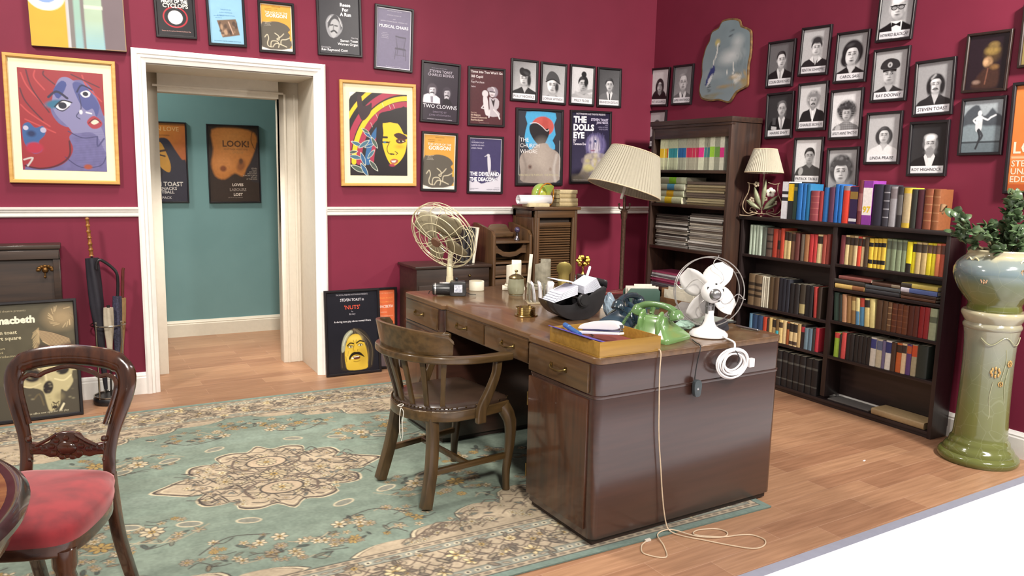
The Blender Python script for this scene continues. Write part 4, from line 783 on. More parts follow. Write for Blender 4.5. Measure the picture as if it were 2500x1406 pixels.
# posters standing on the floor against the wall
def leaning(cx, w, h, y0, lab, fn, rz=0, ln=None, **k):
    a = k.pop('lean', .13)
    r = empty('framed_poster', (cx, y0, .001), (-a, 0, rz), lab, 'poster', 'framed posters leaning on the wall')
    bw = .018
    o = frame_bars(w, h, bw, .02).ob('frame', black_frame, r, smooth=0); o.location = (0, 0, h/2)
    fn(w-bw*1.7, h-bw*1.7).build('print', r, -.006, .3, loc=(0, 0, h/2))
    return r
leaning(-.862, .405, .61, -.094, 'black poster of a yellow moustached face leaning right of the doorway', P_nuts, lean=.075)
leaning(-.690, .36, .605, -.026, 'bright orange poster leaning behind the desk and wooden chair', P_orange_small, lean=.03)
leaning(-2.805, .48, .68, -.335, 'dark skull poster leaning behind the red-seated chair', P_macbeth, lean=.13, rz=.06)
# painted wooden plaque with cranes, wavy outline
def crane_plaque():
    out = [(.06, .99), (-.10, .985), (-.17, .90), (-.30, .86), (-.34, .74), (-.40, .66), (-.44, .55), (-.47, .42), (-.46, .25), (-.485, .15), (-.50, .02), (-.47, -.06), (-.42, -.11), (-.25, -.15), (-.08, -.15), (.10, -.20), (.16, -.17), (.26, -.06), (.44, .0), (.455, .10), (.45, .30), (.475, .45), (.47, .62), (.45, .76), (.36, .82), (.27, .86), (.22, .95)]
    W_, H_ = .54, .62; P2 = [(x*W_, (z-.40)*H_/1.19) for x, z in smoothpts(out, 3, True)]
    t = empty('wall_plaque', (XR-.004, -.86, 2.325), (0, 0, -PI/2), 'scalloped blue-grey plaque painted with a crowned crane, above the tall bookcase', 'plaque')
    B().prism(P2, -.016, 0, 1).ob('board', mat('plaque_edge_gilt', '#8a6a3c', .5, col2='#5c4630'), t, bev=.004)
    c = Cv(120, 1.18, '#7f929c'); c.grad('#76888f', '#7d8a90', 90); c.noise(.07, 9, 3); r = random.Random(1)
    for x, y, rx, ry, o in ((.62, .40, .16, .07, .55), (.72, .26, .09, .08, .45), (.55, .46, .12, .05, .4), (.3, .60, .12, .04, .2)): c.ell(x, y, rx, ry, '#dfe2e2', soft=.12, op=o)
    c.line([(.33, .24), (.33, .36), (.27, .46), (.28, .54)], .020, '#cfd0cc', curve=5); c.ell(.33, .225, .05, .045, '#b5a86a', soft=.03); c.ell(.34, .25, .022, .025, '#e0dcd2'); c.line([(.345, .255), (.38, .27)], .012, '#33363c')
    c.poly([(.27, .50), (.20, .56), (.14, .68), (.13, .74), (.22, .67), (.30, .58), (.31, .52)], '#29346c', curve=3); c.poly([(.20, .64), (.16, .74), (.22, .70), (.27, .60)], '#c5c7c9', curve=3); c.line([(.19, .72), (.17, .86)], .009, '#3b3f44'); c.line([(.22, .70), (.21, .86)], .009, '#3b3f44')
    c.line([(.68, .60), (.66, .50), (.67, .54), (.66, .66)], .014, '#d8d9d4', curve=4); c.poly([(.66, .64), (.76, .64), (.82, .70), (.74, .74), (.68, .72)], '#d3d5d2', curve=3, soft=.02); c.line([(.72, .73), (.71, .80)], .009, '#8f8a70'); c.ell(.80, .66, .03, .02, '#e6e4da', soft=.02); c.ell(.55, .60, .012, .03, '#d6d8d4')
    for i in range(26): x = r.uniform(.45, .95); y = r.uniform(.62, .80); c.ell(x, y, r.uniform(.02, .08), .012, r.choice(['#a5843e', '#8a7440', '#b5924a']), soft=.03, op=.5)
    for i in range(14): c.ell(r.uniform(.05, .4), r.uniform(.84, .93), r.uniform(.03, .1), .014, '#7f7550', soft=.03, op=.5)
    c.ell(.9, .76, .05, .08, '#9a8444', soft=.06, op=.6)
    for i in range(16): x = .74+.004*i; c.line([(x+.1, .30+.02*i), (x-.02, .42+.02*i)], .005, '#5d6c70', op=.5)
    for x, y in ((.60, .10), (.58, .16), (.585, .155)): c.poly([(x, y), (x-.03, y+.015), (x+.005, y+.03), (x+.03, y+.01)], '#3a4048', soft=.01)
    # the painting follows the outline: cut the drawing board to the board's shape
    n = len(P2); m = bpy.data.meshes.new('painting'); s = .955; V = []; F = []; col = []
    rings = 26
    for k in range(rings+1):
        f = s*(1-k/rings)
        for x, z in P2:
            xx, zz = x*f, z*f; V.append((xx, -.0168, zz))
            i = min(c.w-1, max(0, int((xx/W_+.5)*(c.w-1)))); j = min(c.h-1, max(0, int((.5-(zz+.02)/H_)*(c.h-1)))); col.append((*c.a[j, i], 1))
    for k in range(rings):
        for i in range(n): F.append((k*n+i, k*n+(i+1) % n, (k+1)*n+(i+1) % n, (k+1)*n+i))
    m.from_pydata(V, [], F); m.update(); at = m.color_attributes.new('ink', 'FLOAT_COLOR', 'POINT'); at.data.foreach_set('color', np.array(col, np.float32).ravel()); m.materials.append(ink_material('printed_ink_60', .6))
    o = bpy.data.objects.new('painting', m); C.objects.link(o); o.parent = t
crane_plaque()
# ---------------------------------------------------------------- bookcases
dark_case = wood('dark_stained_case', '#2c2020', '#1f1717', 1, .38, .15)
dark_case_v = wood('dark_stained_case_upright', '#2a1f1f', '#1e1616', 2, .38, .15)
tall_case = wood('oak_case', '#3f2a20', '#2c1e19', 2, .4, .15)
tall_case_h = wood('oak_case_shelf', '#3f2a20', '#2c1e19', 1, .4, .15)
def low_bookcase():
    t = empty('bookcase', (XR, -2.05, 0), label='long low dark-stained bookcase filled with books along the right wall', cat='bookcase')
    x0, x1, ya, yb, yd = -.1728, -.024, .77, -.78, -.03     # front, back, left end, right end, divider
    def P(n, *a, m=dark_case): B().box(*a).ob(n, m, t, bev=.002)
    for y in (ya, yb): P('side_panel', x0, x1, min(y, y-math.copysign(.025, y)), max(y, y-math.copysign(.025, y)), 0, 1.1615, m=dark_case_v)
    P('divider', x0+.003, x1, yd-.017, yd+.017, .06, 1.1615, m=dark_case_v)
    P('top_board', x0-.012, x1, yb-.012, ya+.012, 1.1615, 1.1865)
    P('back_panel', x1, x1+.006, yb, ya, .06, 1.17)
    P('bottom_board', x0+.002, x1, yb+.025, ya-.025, .02, .04); P('plinth', x0+.008, x0+.022, yb+.025, ya-.025, 0, .02)
    for z in (.9165, .556, .334): P('shelf', x0+.004, x1, yd+.017, ya-.025, z-.02, z)
    for z in (.930, .776, .566, .334): P('shelf', x0+.004, x1, yb+.025, yd-.017, z-.02, z)
low_bookcase()
def tall_bookcase():
    t = empty('bookcase', (XR, -.828, 0), label='tall narrow brown bookcase of scripts and magazines standing in the room corner', cat='bookcase')
    x0, x1, ya, yb = -.3072, -.024, .435, -.438
    def P(n, *a, m=tall_case): B().box(*a).ob(n, m, t, bev=.003)
    for s, y in ((-1, ya), (1, yb)): P('side_panel', x0, x1, min(y, y+s*.028), max(y, y+s*.028), 0, 1.845)
    P('cornice', x0-.012, x1, yb-.012, ya+.012, 1.845, 1.882, m=tall_case_h); P('cornice_moulding', x0-.006, x0+.03, yb-.002, ya+.002, 1.825, 1.845, m=tall_case_h)
    P('header', x0+.004, x0+.022, yb+.028, ya-.028, 1.745, 1.83, m=tall_case_h)
    P('back_panel', x1, x1+.006, yb, ya, 0, 1.84)
    for z in (1.507, 1.246, .908, .58, .30, .08): P('shelf', x0+.004, x1, yb+.028, ya-.028, z-.024, z, m=tall_case_h)
tall_bookcase()

# ---------------------------------------------------------------- books
paper = mat('page_edges', '#d9d0b8', .8, var=.08, scale=200, stretch=(1, 8, 1))
def cloth(col): return mat('cover_'+col.strip('#'), col, .5, var=.06, scale=60)
def book_parts(parent, t, h, d, col, bands=(), flat=False, pg=None):
    """spine at local x=0 facing -x; thickness along y, height z"""
    cols = [col]+[b[2] for b in bands]; uniq = list(dict.fromkeys(cols)); zs = sorted({0.0, 1.0, *[b[0] for b in bands], *[b[1] for b in bands]})
    e = min(.0025, t*.2); bul = 0 if flat else t*.16
    sp = [(bul*(1-math.cos(a))*1.0, math.sin(a)*t/2) for a in [(-PI/2)+PI*i/6 for i in range(7)]] if not flat else [(0, -t/2), (0, t/2)]
    if not flat: sp = [(bul*(1-math.cos(a)), math.sin(a)*t/2) for a in [(-PI/2)+PI*i/6 for i in range(7)]]
    out = [(d, -t/2)]+sp+[(d, t/2), (d, t/2-e), (e+bul, t/2-e), (e+bul, -t/2+e), (d, -t/2+e)]
    n = len(out); b = B(); ns = len(sp)
    for i in range(len(zs)-1):
        z0, z1 = zs[i]*h, zs[i+1]*h; mid = (zs[i]+zs[i+1])/2; c = col
        for a0, a1, cc in bands:
            if a0 <= mid <= a1: c = cc
        for k in range(n):
            k2 = (k+1) % n; b.m = uniq.index(c) if 1 <= k < ns else 0
            b.add([(*out[k], z0), (*out[k2], z0), (*out[k2], z1), (*out[k], z1)], [(0, 1, 2, 3)])
    b.m = 0; b.add([(*p, 0) for p in out], [tuple(range(n))[::-1]]); b.add([(*p, h) for p in out], [tuple(range(n))])
    b.ob('cover', [cloth(c) for c in uniq], parent, smooth=.9)
    B().box(e+bul+.0002, d-.003, -t/2+e, t/2-e, .003, h-.003).ob('pages', pg or paper, parent, smooth=0)
ORD = ['first', 'second', 'third', 'fourth', 'fifth', 'sixth', 'seventh', 'eighth', 'ninth', 'tenth', 'eleventh', 'twelfth', 'thirteenth', 'fourteenth', 'fifteenth', 'sixteenth', 'seventeenth', 'eighteenth', 'nineteenth', 'twentieth']
def labels_for(descs, where, frm='from left,'):
    """each label singles its book out: by its look, else by its order among its look-alikes"""
    out = []
    for i, dsc in enumerate(descs):
        n = descs.count(dsc)
        if n == 1: out.append('%s, %s' % (dsc, where))
        else: out.append('%s %s %s %s' % (ORD[descs[:i].count(dsc)], dsc, frm, where))
    return out
def book_row(items, y, z, x, where, group, d=.13, right=False):
    """items left to right: (description, cover, thickness, height, bands, lean degrees)"""
    labs = labels_for([it[0] for it in items][::-1], where, 'from right,')[::-1] if right else labels_for([it[0] for it in items], where); r = random.Random(where)
    for it, lab in zip(items, labs):
        dsc, col, t, h = it[:4]; bands = it[4] if len(it) > 4 else (); lean = it[5] if len(it) > 5 else 0
        if dsc is None: y -= t; continue
        dd = d*(.92+.08*r.random()); a = math.radians(lean)
        o = empty('book', (x+r.uniform(0, .006), y-t/2, z+.0006+abs(math.sin(a))*t/2), (a, 0, 0), lab, 'book', group)
        book_parts(o, t-.0012, h*(1+r.uniform(-.006, .006)), dd, col, bands, flat='paperback' in dsc or 'script' in dsc)
        y -= t*(1.0 if not lean else 1/math.cos(a))
    return y
DK, BK = '#33261f', '#1b191b'
L1 = lambda c=DK: ((.68, .94, c),)
L2 = lambda c=BK: ((.72, .86, c), (.14, .28, c))
RIBS = lambda c: ((.2, .23, c), (.4, .43, c), (.6, .63, c), (.8, .83, c))
XB = XR-.166
# on top of the low bookcase
book_row([
 ('slim white paperback with black photo squares', '#dfe0e6', .054, .250, ((.66, .74, '#2a2a30'), (.48, .58, '#2a2a30'))),
 ('paperback with a yellow upper half', '#23272a', .048, .241, ((.5, .97, '#e9c01f'),)),
 ('dark green mottled paperback', '#243a33', .028, .239, ((.8, .9, '#6d6a3c'),)),
 ('bright blue hardback', '#1f64a8', .041, .240), ('bright blue hardback', '#2169ad', .031, .238), ('bright blue hardback', '#1e6c9c', .032, .237),
 ('short dusty rose hardback', '#8f4249', .074, .195, RIBS('#a35a58')), ('short brick red hardback', '#a43c3e', .031, .193),
 ('bright blue hardback', '#2566a8', .043, .219), ('plum hardback', '#56304a', .042, .221), ('bright blue hardback', '#1c62b0', .030, .240), ('bright blue hardback', '#1d64ac', .028, .236),
 ('vermilion hardback with a grey top band', '#d8402f', .056, .231, ((.88, 1, '#8a8790'),)), ('violet paperback with a gold crest', '#2c1d45', .055, .229, ((.66, .86, '#8a6d34'), (.06, .14, '#d9d6dc'))),
 ('thin maroon hardback with white lettering', '#6e2f35', .036, .270, ((.3, .7, '#8d5756'),)),
 ('thick purple and white paperback marked 97', '#8a3a9a', .064, .267, ((.14, .20, '#8a3a9a'), (.22, .84, '#eee6e4'))),
 ('thick black-blue hardback', '#252232', .074, .246), ('charcoal hardback with silver rules', '#35333c', .041, .245, RIBS('#8f8d94')),
 ('pale grey hardback', '#9b989d', .050, .234, ((.7, .95, '#7d7478'),)), ('black and grey hardback', '#2d2a2c', .035, .235, ((.3, .8, '#5c5958'),)),
 ('beige and yellow hardback', '#c9a83a', .052, .231, ((.12, .86, '#b3a07c'),)), ('black-green hardback', '#2a2c27', .034, .222), ('dark maroon hardback', '#4a1f2a', .044, .220),
 ('russet ribbed old hardback', '#83482f', .049, .228, RIBS('#9a6a48')), ('russet ribbed old hardback', '#86502f', .042, .226, RIBS('#9a6a48'))],
 -1.619, 1.1865, XR-.160, 'standing atop the low bookcase', 'books on top of the low bookcase', .125)
book_row([
 ('slim pale green magazine box', '#b3c4b2', .022, .209), (None, '', .010, 0), ('slim pale green magazine box', '#b3c4b2', .022, .207), (None, '', .008, 0), ('slim pale green magazine box', '#b3c4b2', .022, .208), (None, '', .007, 0), ('slim pale green magazine box', '#b5c6b6', .024, .208),
 ('grey-green hardback', '#5d655c', .040, .200), ('taupe hardback with dark bands', '#5c4a42', .058, .198, ((.25, .31, '#2f2723'), (.5, .56, '#2f2723'), (.74, .8, '#2f2723'))),
 ('rust red hardback', '#a53a2a', .044, .195), ('brown-red hardback with a black label', '#7d2f26', .026, .192, ((.30, .62, '#2a1f1c'),)), ('rust red hardback', '#b0402c', .030, .203),
 ('cream hardback with a dark brown top', '#d3bd84', .030, .184, ((.68, 1, DK),)), ('cream hardback with a dark brown top', '#d1bb82', .031, .182, ((.68, 1, DK),)),
 ('brown hardback', '#6b4a38', .034, .184, L1()), ('wine brown hardback', '#5c2f2b', .036, .180), (None, '', .012, 0),
 ('grey-brown hardback', '#6c6155', .030, .178), ('tan hardback', '#9a6a46', .036, .180), ('bright red hardback', '#b23335', .034, .184), ('bright red hardback', '#b83a3a', .028, .182),
 ('cream hardback with a dark square label', '#ddc996', .043, .184, L1()), ('brick red hardback', '#97463a', .030, .186), ('brick red hardback', '#8a3a32', .026, .192)],
 -1.357, .9165, XB, 'low bookcase left bay top shelf', 'books in the low bookcase')
book_row([
 ('dark rose hardback', '#6d3036', .034, .181), ('cream hardback with a dark top label', '#d5c08c', .030, .184, L1()), ('tan hardback with a dark top label', '#a08658', .034, .183, L1()), ('cream hardback with a dark top label', '#cdb88c', .028, .184, L1()),
 ('orange-red hardback with a dark top label', '#cf4a34', .026, .183, L1()), ('cream hardback with a dark top label', '#d0b689', .022, .182, L1()), ('dark brown hardback', '#4a3a2c', .030, .180),
 ('golden hardback with two black labels', '#d6b53e', .030, .178, L2()), ('golden hardback with two black labels', '#d8b740', .028, .180, L2()), ('golden hardback with two black labels', '#d6b43c', .027, .181, L2()), ('golden hardback with two black labels', '#dab843', .029, .182, L2()),
 ('sage green hardback', '#7d8a6c', .035, .184, L1('#5a6250')), ('sage green hardback', '#7b886b', .034, .184, L1('#5a6250')), ('sage green hardback', '#7f8c6e', .034, .183, L1('#5a6250')), ('sage green hardback', '#7c896c', .030, .183, L1('#5a6250')),
 ('lemon yellow hardback with a black foot', '#d9c926', .034, .179, ((.0, .3, '#241f1a'),)), ('lemon yellow hardback with a black label', '#d6c520', .024, .180, L1('#2a241c')), ('pale tan hardback with an oval label', '#bfa873', .034, .181, L1('#3f352c')), ('pale tan hardback with an oval label', '#b7a06c', .032, .181, L1('#3f352c')),
 ('lemon yellow hardback with an oval label', '#d5c428', .028, .181, L1('#5a4238')), ('lemon yellow hardback with an oval label', '#d8c72a', .026, .181, L1('#5a4238')), ('salmon hardback', '#d07a50', .026, .182, L1('#6d4a3a')), ('russet hardback', '#b0523c', .026, .184, L1('#5c3a30'))],
 -2.118, .930, XB, 'low bookcase right bay top shelf', 'books in the low bookcase')
book_row([
 ('wide brown hardback with dark title blocks', '#6d5a42', .066, .222, ((.28, .36, '#33291f'), (.46, .54, '#33291f'), (.64, .74, '#33291f'))), ('wide brown hardback with dark title blocks', '#72604a', .066, .220, ((.28, .36, '#33291f'), (.46, .54, '#33291f'), (.64, .74, '#33291f'))),
 ('slim white magazine', '#c9c4b2', .012, .215), (None, '', .005, 0), ('slim white magazine', '#cdc8b6', .012, .215), (None, '', .005, 0), ('slim white magazine', '#c8c3b1', .012, .215), (None, '', .005, 0), ('slim white magazine', '#c7c2b0', .012, .214),
 ('dull brown hardback', '#54432f', .046, .222), ('dull brown hardback', '#4d3b2b', .040, .224), ('ink-blue hardback', '#23242e', .034, .225), ('ink-blue hardback', '#20222c', .034, .222), ('ink-blue hardback', '#22242e', .030, .224),
 ('black hardback with a white top edge', '#1e1c1e', .040, .199), ('black hardback with a white top edge', '#221f20', .040, .202), ('dark hardback with a beige foot label', '#3a332a', .050, .204, ((.05, .36, '#a89a6c'),)), ('black hardback', '#1f1d20', .034, .206), ('black hardback', '#211f22', .030, .205),
 (None, '', .012, 0), ('slim red hardback', '#a63a36', .026, .204, (), -3), ('dark brown hardback', '#33271f', .028, .206)],
 -1.371, .556, XB, 'low bookcase left bay second shelf', 'books in the low bookcase')
book_row([
 ('sky blue hardback', '#5c84a0', .026, .160), ('deep blue hardback', '#2c4566', .052, .158), ('deep blue hardback', '#32486a', .052, .158), ('orange-red hardback', '#b5432e', .034, .156), ('dark brown hardback', '#40302a', .020, .150),
 ('butter cream hardback', '#d3b877', .030, .160), ('tan hardback with a round dark label', '#a98f62', .034, .158, ((.62, .95, '#332b25'),)), ('brown hardback with a turquoise band', '#6d5638', .026, .160, ((.3, .5, '#3fa9b8'),)), ('butter cream hardback', '#d6bd80', .034, .160, ((.66, .9, '#4a3a2c'),)), ('pale cream hardback', '#dcc593', .034, .161),
 ('rust brown hardback', '#97542f', .024, .158, L1('#2a221c')), ('cream hardback with a round dark label', '#d5be8c', .034, .160, ((.60, .95, '#2b2521'), (.05, .2, '#4a3a30'))), ('cream hardback with a round dark label', '#cfb788', .034, .160, ((.60, .95, '#2b2521'), (.05, .2, '#4a3a30'))), ('fawn hardback', '#b89c6c', .026, .160),
 ('black and crimson hardback', '#2a2021', .032, .158, ((.7, .92, '#a8323e'),)), ('slate blue hardback', '#6a8290', .034, .143), ('slate blue hardback', '#5f7686', .030, .145), ('dark grey hardback', '#34302f', .022, .150), ('crimson hardback', '#b5303f', .028, .158)],
 -1.405, .334, XB, 'low bookcase left bay third shelf', 'books in the low bookcase')
book_row([
 ('dark teal hardback', '#2c4038', .040, .178, (), -4), ('black-green hardback', '#262a26', .024, .172, (), -4), ('pinkish tan hardback', '#a37a5c', .032, .176, (), -4), ('caramel hardback', '#8d6840', .034, .172, (), -4), ('caramel hardback with a pale label', '#86653c', .034, .172, ((.5, .85, '#b09a64'),), -4), ('cream hardback with a blue foot', '#d0c28a', .026, .170, ((.0, .5, '#4f7c9c'),), -4),
 ('blue hardback with a red top', '#4a7a9a', .034, .172, ((.68, 1, '#a83f30'),), -4), ('cream hardback with a black label', '#cbb878', .036, .174, L1('#2a2520'), -4), ('pale yellow hardback', '#d5c684', .036, .178, (), -4), ('dark walnut hardback', '#4d3624', .044, .180), ('dark walnut hardback', '#523a26', .034, .178), ('slim tan ribbed hardback', '#6d4f36', .026, .176, RIBS('#a88a62')),
 ('chestnut ribbed hardback', '#5e3220', .036, .174, RIBS('#7d4c30')), ('chestnut ribbed hardback', '#653723', .036, .174, RIBS('#7d4c30')), ('chestnut ribbed hardback', '#693a22', .034, .174, RIBS('#7d4c30')), ('dark chestnut hardback', '#54281d', .036, .176), ('dark chestnut hardback', '#5c2a1f', .030, .178),
 ('deep red hardback', '#8a1f22', .032, .180), ('deep red hardback', '#92262a', .030, .182), ('pale green hardback with a dark label', '#9aa283', .046, .180, ((.55, .74, '#5d6450'),))],
 -2.111, .566, XB, 'low bookcase right bay third shelf', 'books in the low bookcase')
book_row([
 ('lime green hardback with a red top', '#8fae3c', .042, .158, ((.78, 1, '#b8403c'),)), ('slim dark hardback', '#2a2422', .014, .150), ('coral red hardback', '#c24a48', .032, .168),
 ('black worn hardback', '#231f1e', .030, .165), ('black worn hardback', '#262120', .028, .168), ('black worn hardback', '#211d1c', .029, .166), ('black worn hardback', '#272221', .030, .168), ('black worn hardback', '#221e1d', .029, .169), ('black worn hardback', '#25201f', .028, .168),
 ('off-white hardback with a blue oval label', '#cfc9bd', .038, .177, ((.62, .95, '#3b3f7a'),)), ('pale beige hardback with a grey-blue label', '#bdb39a', .040, .174, ((.62, .95, '#5f6580'),)), ('mauve hardback', '#6d6484', .022, .170), ('off-white hardback with a blue oval label', '#dcd7cd', .040, .176, ((.58, .95, '#33386e'),)), ('umber hardback', '#4a3528', .030, .174),
 ('burnt orange hardback', '#c0602f', .036, .177, L1('#3a2a20')), ('cream hardback with a dark label', '#dcc09a', .030, .179, L1('#382a26')), ('purple and orange hardback', '#5a3f74', .030, .180, ((.7, .95, '#b8572f'),)), ('putty hardback with an orange top', '#a59a7c', .034, .184, ((.62, .98, '#c4502c'),)), ('wide dark green hardback', '#29302a', .068, .190)],
 -2.130, .334, XB, 'low bookcase right bay fourth shelf', 'books in the low bookcase')
book_row([('black encyclopedia volume', BK, .050, .236+.003*(i % 3), ((.2, .24, '#4a4a46'), (.7, .76, '#4a4a46'))) for i in range(11)],
 -1.475, .040, XB, 'low bookcase left bay bottom shelf', 'black encyclopedia volumes', right=True)
def flat_book(x, y, z, rz, t, h, d, col, lab, bands=(), group=None, cat='book', name='book', pg=None):
    """lying flat, spine toward -x, its height running along -y"""
    o = empty(name, (x, y, z+t/2+.0006), (PI/2, 0, rz), lab, cat, group)
    book_parts(o, t-.001, h, d, col, bands, pg=pg); return o
# lying books on the second shelf of the right bay (spine length along the shelf)
zz = .776
for y, L, t, k, col, bn, lab in [(-2.105, .21, .030, 0, '#c9a963', ((.6, 1, '#8a5a3a'),), 'cream book lying flat at the left end, bottom of its pile'), (-2.098, .215, .028, 1, '#3a3530', (), 'dark grey book lying second in the left flat pile'), (-2.128, .23, .022, 2, '#7d4a44', (), 'dusty pink book lying on top of the left flat pile'),
    (-2.325, .225, .026, 0, '#2f2f33', (), 'black-blue book lying bottom of the middle flat pile'), (-2.322, .23, .024, 1, '#43484c', (), 'slate book lying in the middle flat pile'), (-2.365, .185, .020, 2, '#4a342a', ((.7, 1, '#7d7260'),), 'brown book lying on top of the middle flat pile'),
    (-2.562, .21, .018, 0, '#5c3a28', (), 'brown book lying bottom of the right flat pile'), (-2.56, .215, .018, 1, '#3d2a20', (), 'dark brown book lying second in the right flat pile'), (-2.556, .222, .028, 2, '#5468a0', ((.0, .24, '#c9c5d0'),), 'blue book with a pale end lying in the right flat pile'), (-2.556, .222, .026, 3, '#c5b25c', ((.0, .30, '#3a342c'),), 'yellow book with a black end lying on top of the right flat pile')]:
    pile = {}
    zt = zz+{0: 0, 1: .031, 2: .060, 3: .089}[k] if y > -2.3 else zz+{0: 0, 1: .027, 2: .052, 3: .08}[k] if y > -2.5 else zz+{0: 0, 1: .019, 2: .038, 3: .067}[k]
    flat_book(XB+.002, y, zt, 0, t, L, .125, col, lab+', low bookcase', bn, 'books lying flat in the low bookcase')
# large flat volumes at the foot
flat_book(XR-.168, -2.44, .040, 0, .040, .34, .14, '#a58c66', 'large pale tan volume lying flat on the bottom board at right', (), None, pg=mat('old_tan_pages', '#c9b088', .8))
flat_book(XR-.150, -2.11, .040, 0, .010, .30, .12, '#5e5a57', 'thin grey folder lying flat on the bottom board beside the tan volume', (), None, 'folder', 'folder')

# ---------------------------------------------------------------- the tall bookcase's contents
sc = '#b9bf9f'; XT = XR-.281
def script(col, t, c=sc, h=.258): return ('%s-banded script' % col[0], c, t, h, ((.36, .64, col[1]),))
Y_, TE, BL_, RE, PK, LI, GT = ('yellow', '#e6bd2a'), ('teal', '#2d8a94'), ('blue', '#1f5f9a'), ('red', '#c02f52'), ('pink', '#e0338c'), ('lime', '#9ad03c'), ('dull teal', '#3f7f88')
rows = [script(Y_, .050, '#d3d6ae'), script(Y_, .036, '#d0d3ad'), script(('orange', '#c0563c'), .014)]+[script(TE, .036) for _ in range(3)]+[script(BL_, .033, '#a9ac98') for _ in range(3)]+[script(RE, .034, '#a9a693') for _ in range(4)]+[script(PK, .058, '#d6d9bf')]+[script(GT, .030, '#9d9f8c') for _ in range(2)]+[script(LI, .050, '#d9dcc4', .265), script(('green', '#6f9f4a'), .026, '#a2a694', .262), script(('green', '#6f9f4a'), .026, '#a2a694', .262), script(PK, .044, '#e0e2cf', .252)]
book_row(rows, -.470, 1.507, XT, 'tall bookcase top shelf', 'scripts on the tall bookcase', .2)
z = 1.246
for i, (t, c, bn, nm) in enumerate([(.052, '#cfd3b0', '#e8c52e', 'yellow-banded script lying at the bottom of the pile'), (.050, '#bfc4a8', '#e6b52c', 'amber-banded script lying second from the bottom of the pile'), (.048, '#b4b9a3', '#4c92b8', 'blue-banded script lying third from the bottom of the pile'), (.052, '#b6bca0', '#8fd035', 'lime-banded script lying on top of the pile')]):
    flat_book(XT-.004+.006*(i % 2), -.455-.012*i, z, 0, t, .30, .21, c, nm+' in the tall bookcase', ((.34, .62, bn),), 'scripts on the tall bookcase'); z += t+.001
def sheaf(y, z, w, n, cols, nm, where, group, seed, tt=(.008, .020), x=XT, d=.21):
    """loose pile of magazines or papers, each one a thing of its own"""
    r = random.Random(seed)
    for i in range(n):
        t = r.uniform(*tt); c, word = r.choice(cols)
        e = 'bottom' if i == 0 else 'top' if i == n-1 else ORD[i]+' from the bottom'
        o = empty('magazine' if 'magazine' in nm else 'folder', (x+r.uniform(0, .018), y+r.uniform(-.006, .006), z+t/2+.0004), (PI/2, 0, r.uniform(-.03, .03)), '%s %s, %s of %s' % (word, nm, e, where), 'magazine' if 'magazine' in nm else 'folder', group)
        L = w*r.uniform(.94, 1.0); dd = d*r.uniform(.92, 1.0)
        # soft covers that bow a little: fanned leaves between two covers
        b = B(); m = 5; e2 = t*.18
        for s, k in ((1, 0), (-1, 1)):
            g0 = [[(dd*u, s*t/2*(1-.25*(v in (0, m))), L*v/m) for v in range(m+1)] for u in (0, .03, .5, 1)]
            g1 = [[(p[0], p[1]-s*e2, p[2]) for p in row] for row in g0]
            b.sheet(g0); b.sheet(g1)
            b.add([g0[0][0], g0[0][-1], g1[0][-1], g1[0][0]], [(0, 1, 2, 3)])
        b.box(0, .0015, -t/2*.9, t/2*.9, .001, L-.001)
        b.ob('cover', cloth(c), o, smooth=.5)
        B().box(.002, dd-.003, -t/2+e2, t/2-e2, .002, L-.002).ob('pages', mat('magazine_paper', '#cfcac2', .6, var=.15, scale=300, stretch=(1, 9, 1)), o, smooth=0)
        z += t+.0006
    return z
MG = [('#b9b6b0', 'light grey'), ('#d8d5cf', 'white'), ('#6d645e', 'dark grey'), ('#8f857a', 'taupe'), ('#3f3835', 'black'), ('#a39c96', 'grey'), ('#c9c2b4', 'cream')]
sheaf(-.458, .908, .385, 18, MG, 'magazine', 'the left magazine stack, tall bookcase', 'magazines in the tall bookcase', 'a', (.008, .0185)); sheaf(-.850, .908, .375, 19, MG, 'magazine', 'the right magazine stack, tall bookcase', 'magazines in the tall bookcase', 'b', (.008, .0185))
sheaf(-.80, 1.246, .42, 9, [('#8a7a5c', 'buff'), ('#5c4c3e', 'brown'), ('#b3a684', 'pale buff'), ('#6d5f55', 'dark buff'), ('#cfc6b4', 'cream')], 'folder', 'papers pile beside the scripts, tall bookcase', 'folders in the tall bookcase', 'c', (.008, .026))
sheaf(-.43, .58, .36, 9, [('#b8b4bc', 'pale grey'), ('#a8486a', 'magenta'), ('#6f6a70', 'grey'), ('#d2ced2', 'white')], 'magazine', 'the lower left magazine stack, tall bookcase', 'magazines in the tall bookcase', 'd', (.008, .016))
sheaf(-.83, .58, .36, 8, [('#b8b4bc', 'pale grey'), ('#4a4246', 'dark grey'), ('#d2ced2', 'white')], 'magazine', 'the lower right magazine stack, tall bookcase', 'magazines in the tall bookcase', 'e', (.008, .016))
# the 97 on the purple paperback's spine
def spine_number():
    bk = [o for o in C.objects if o.get('label', '').startswith('thick purple and white paperback')][0]
    tv, tf = text_mesh('97', .03); k = .036/.7; x = tv[:, 0]*k; x = x-(x.max()+x.min())/2
    b = B(); b.add([(-.0006, -float(a), .075+float(c)*k) for a, c in zip(x, tv[:, 1])], tf)
    b.ob('spine_number', mat('spine_yellow', '#e8c52e', .5), bk, smooth=0)
spine_number()
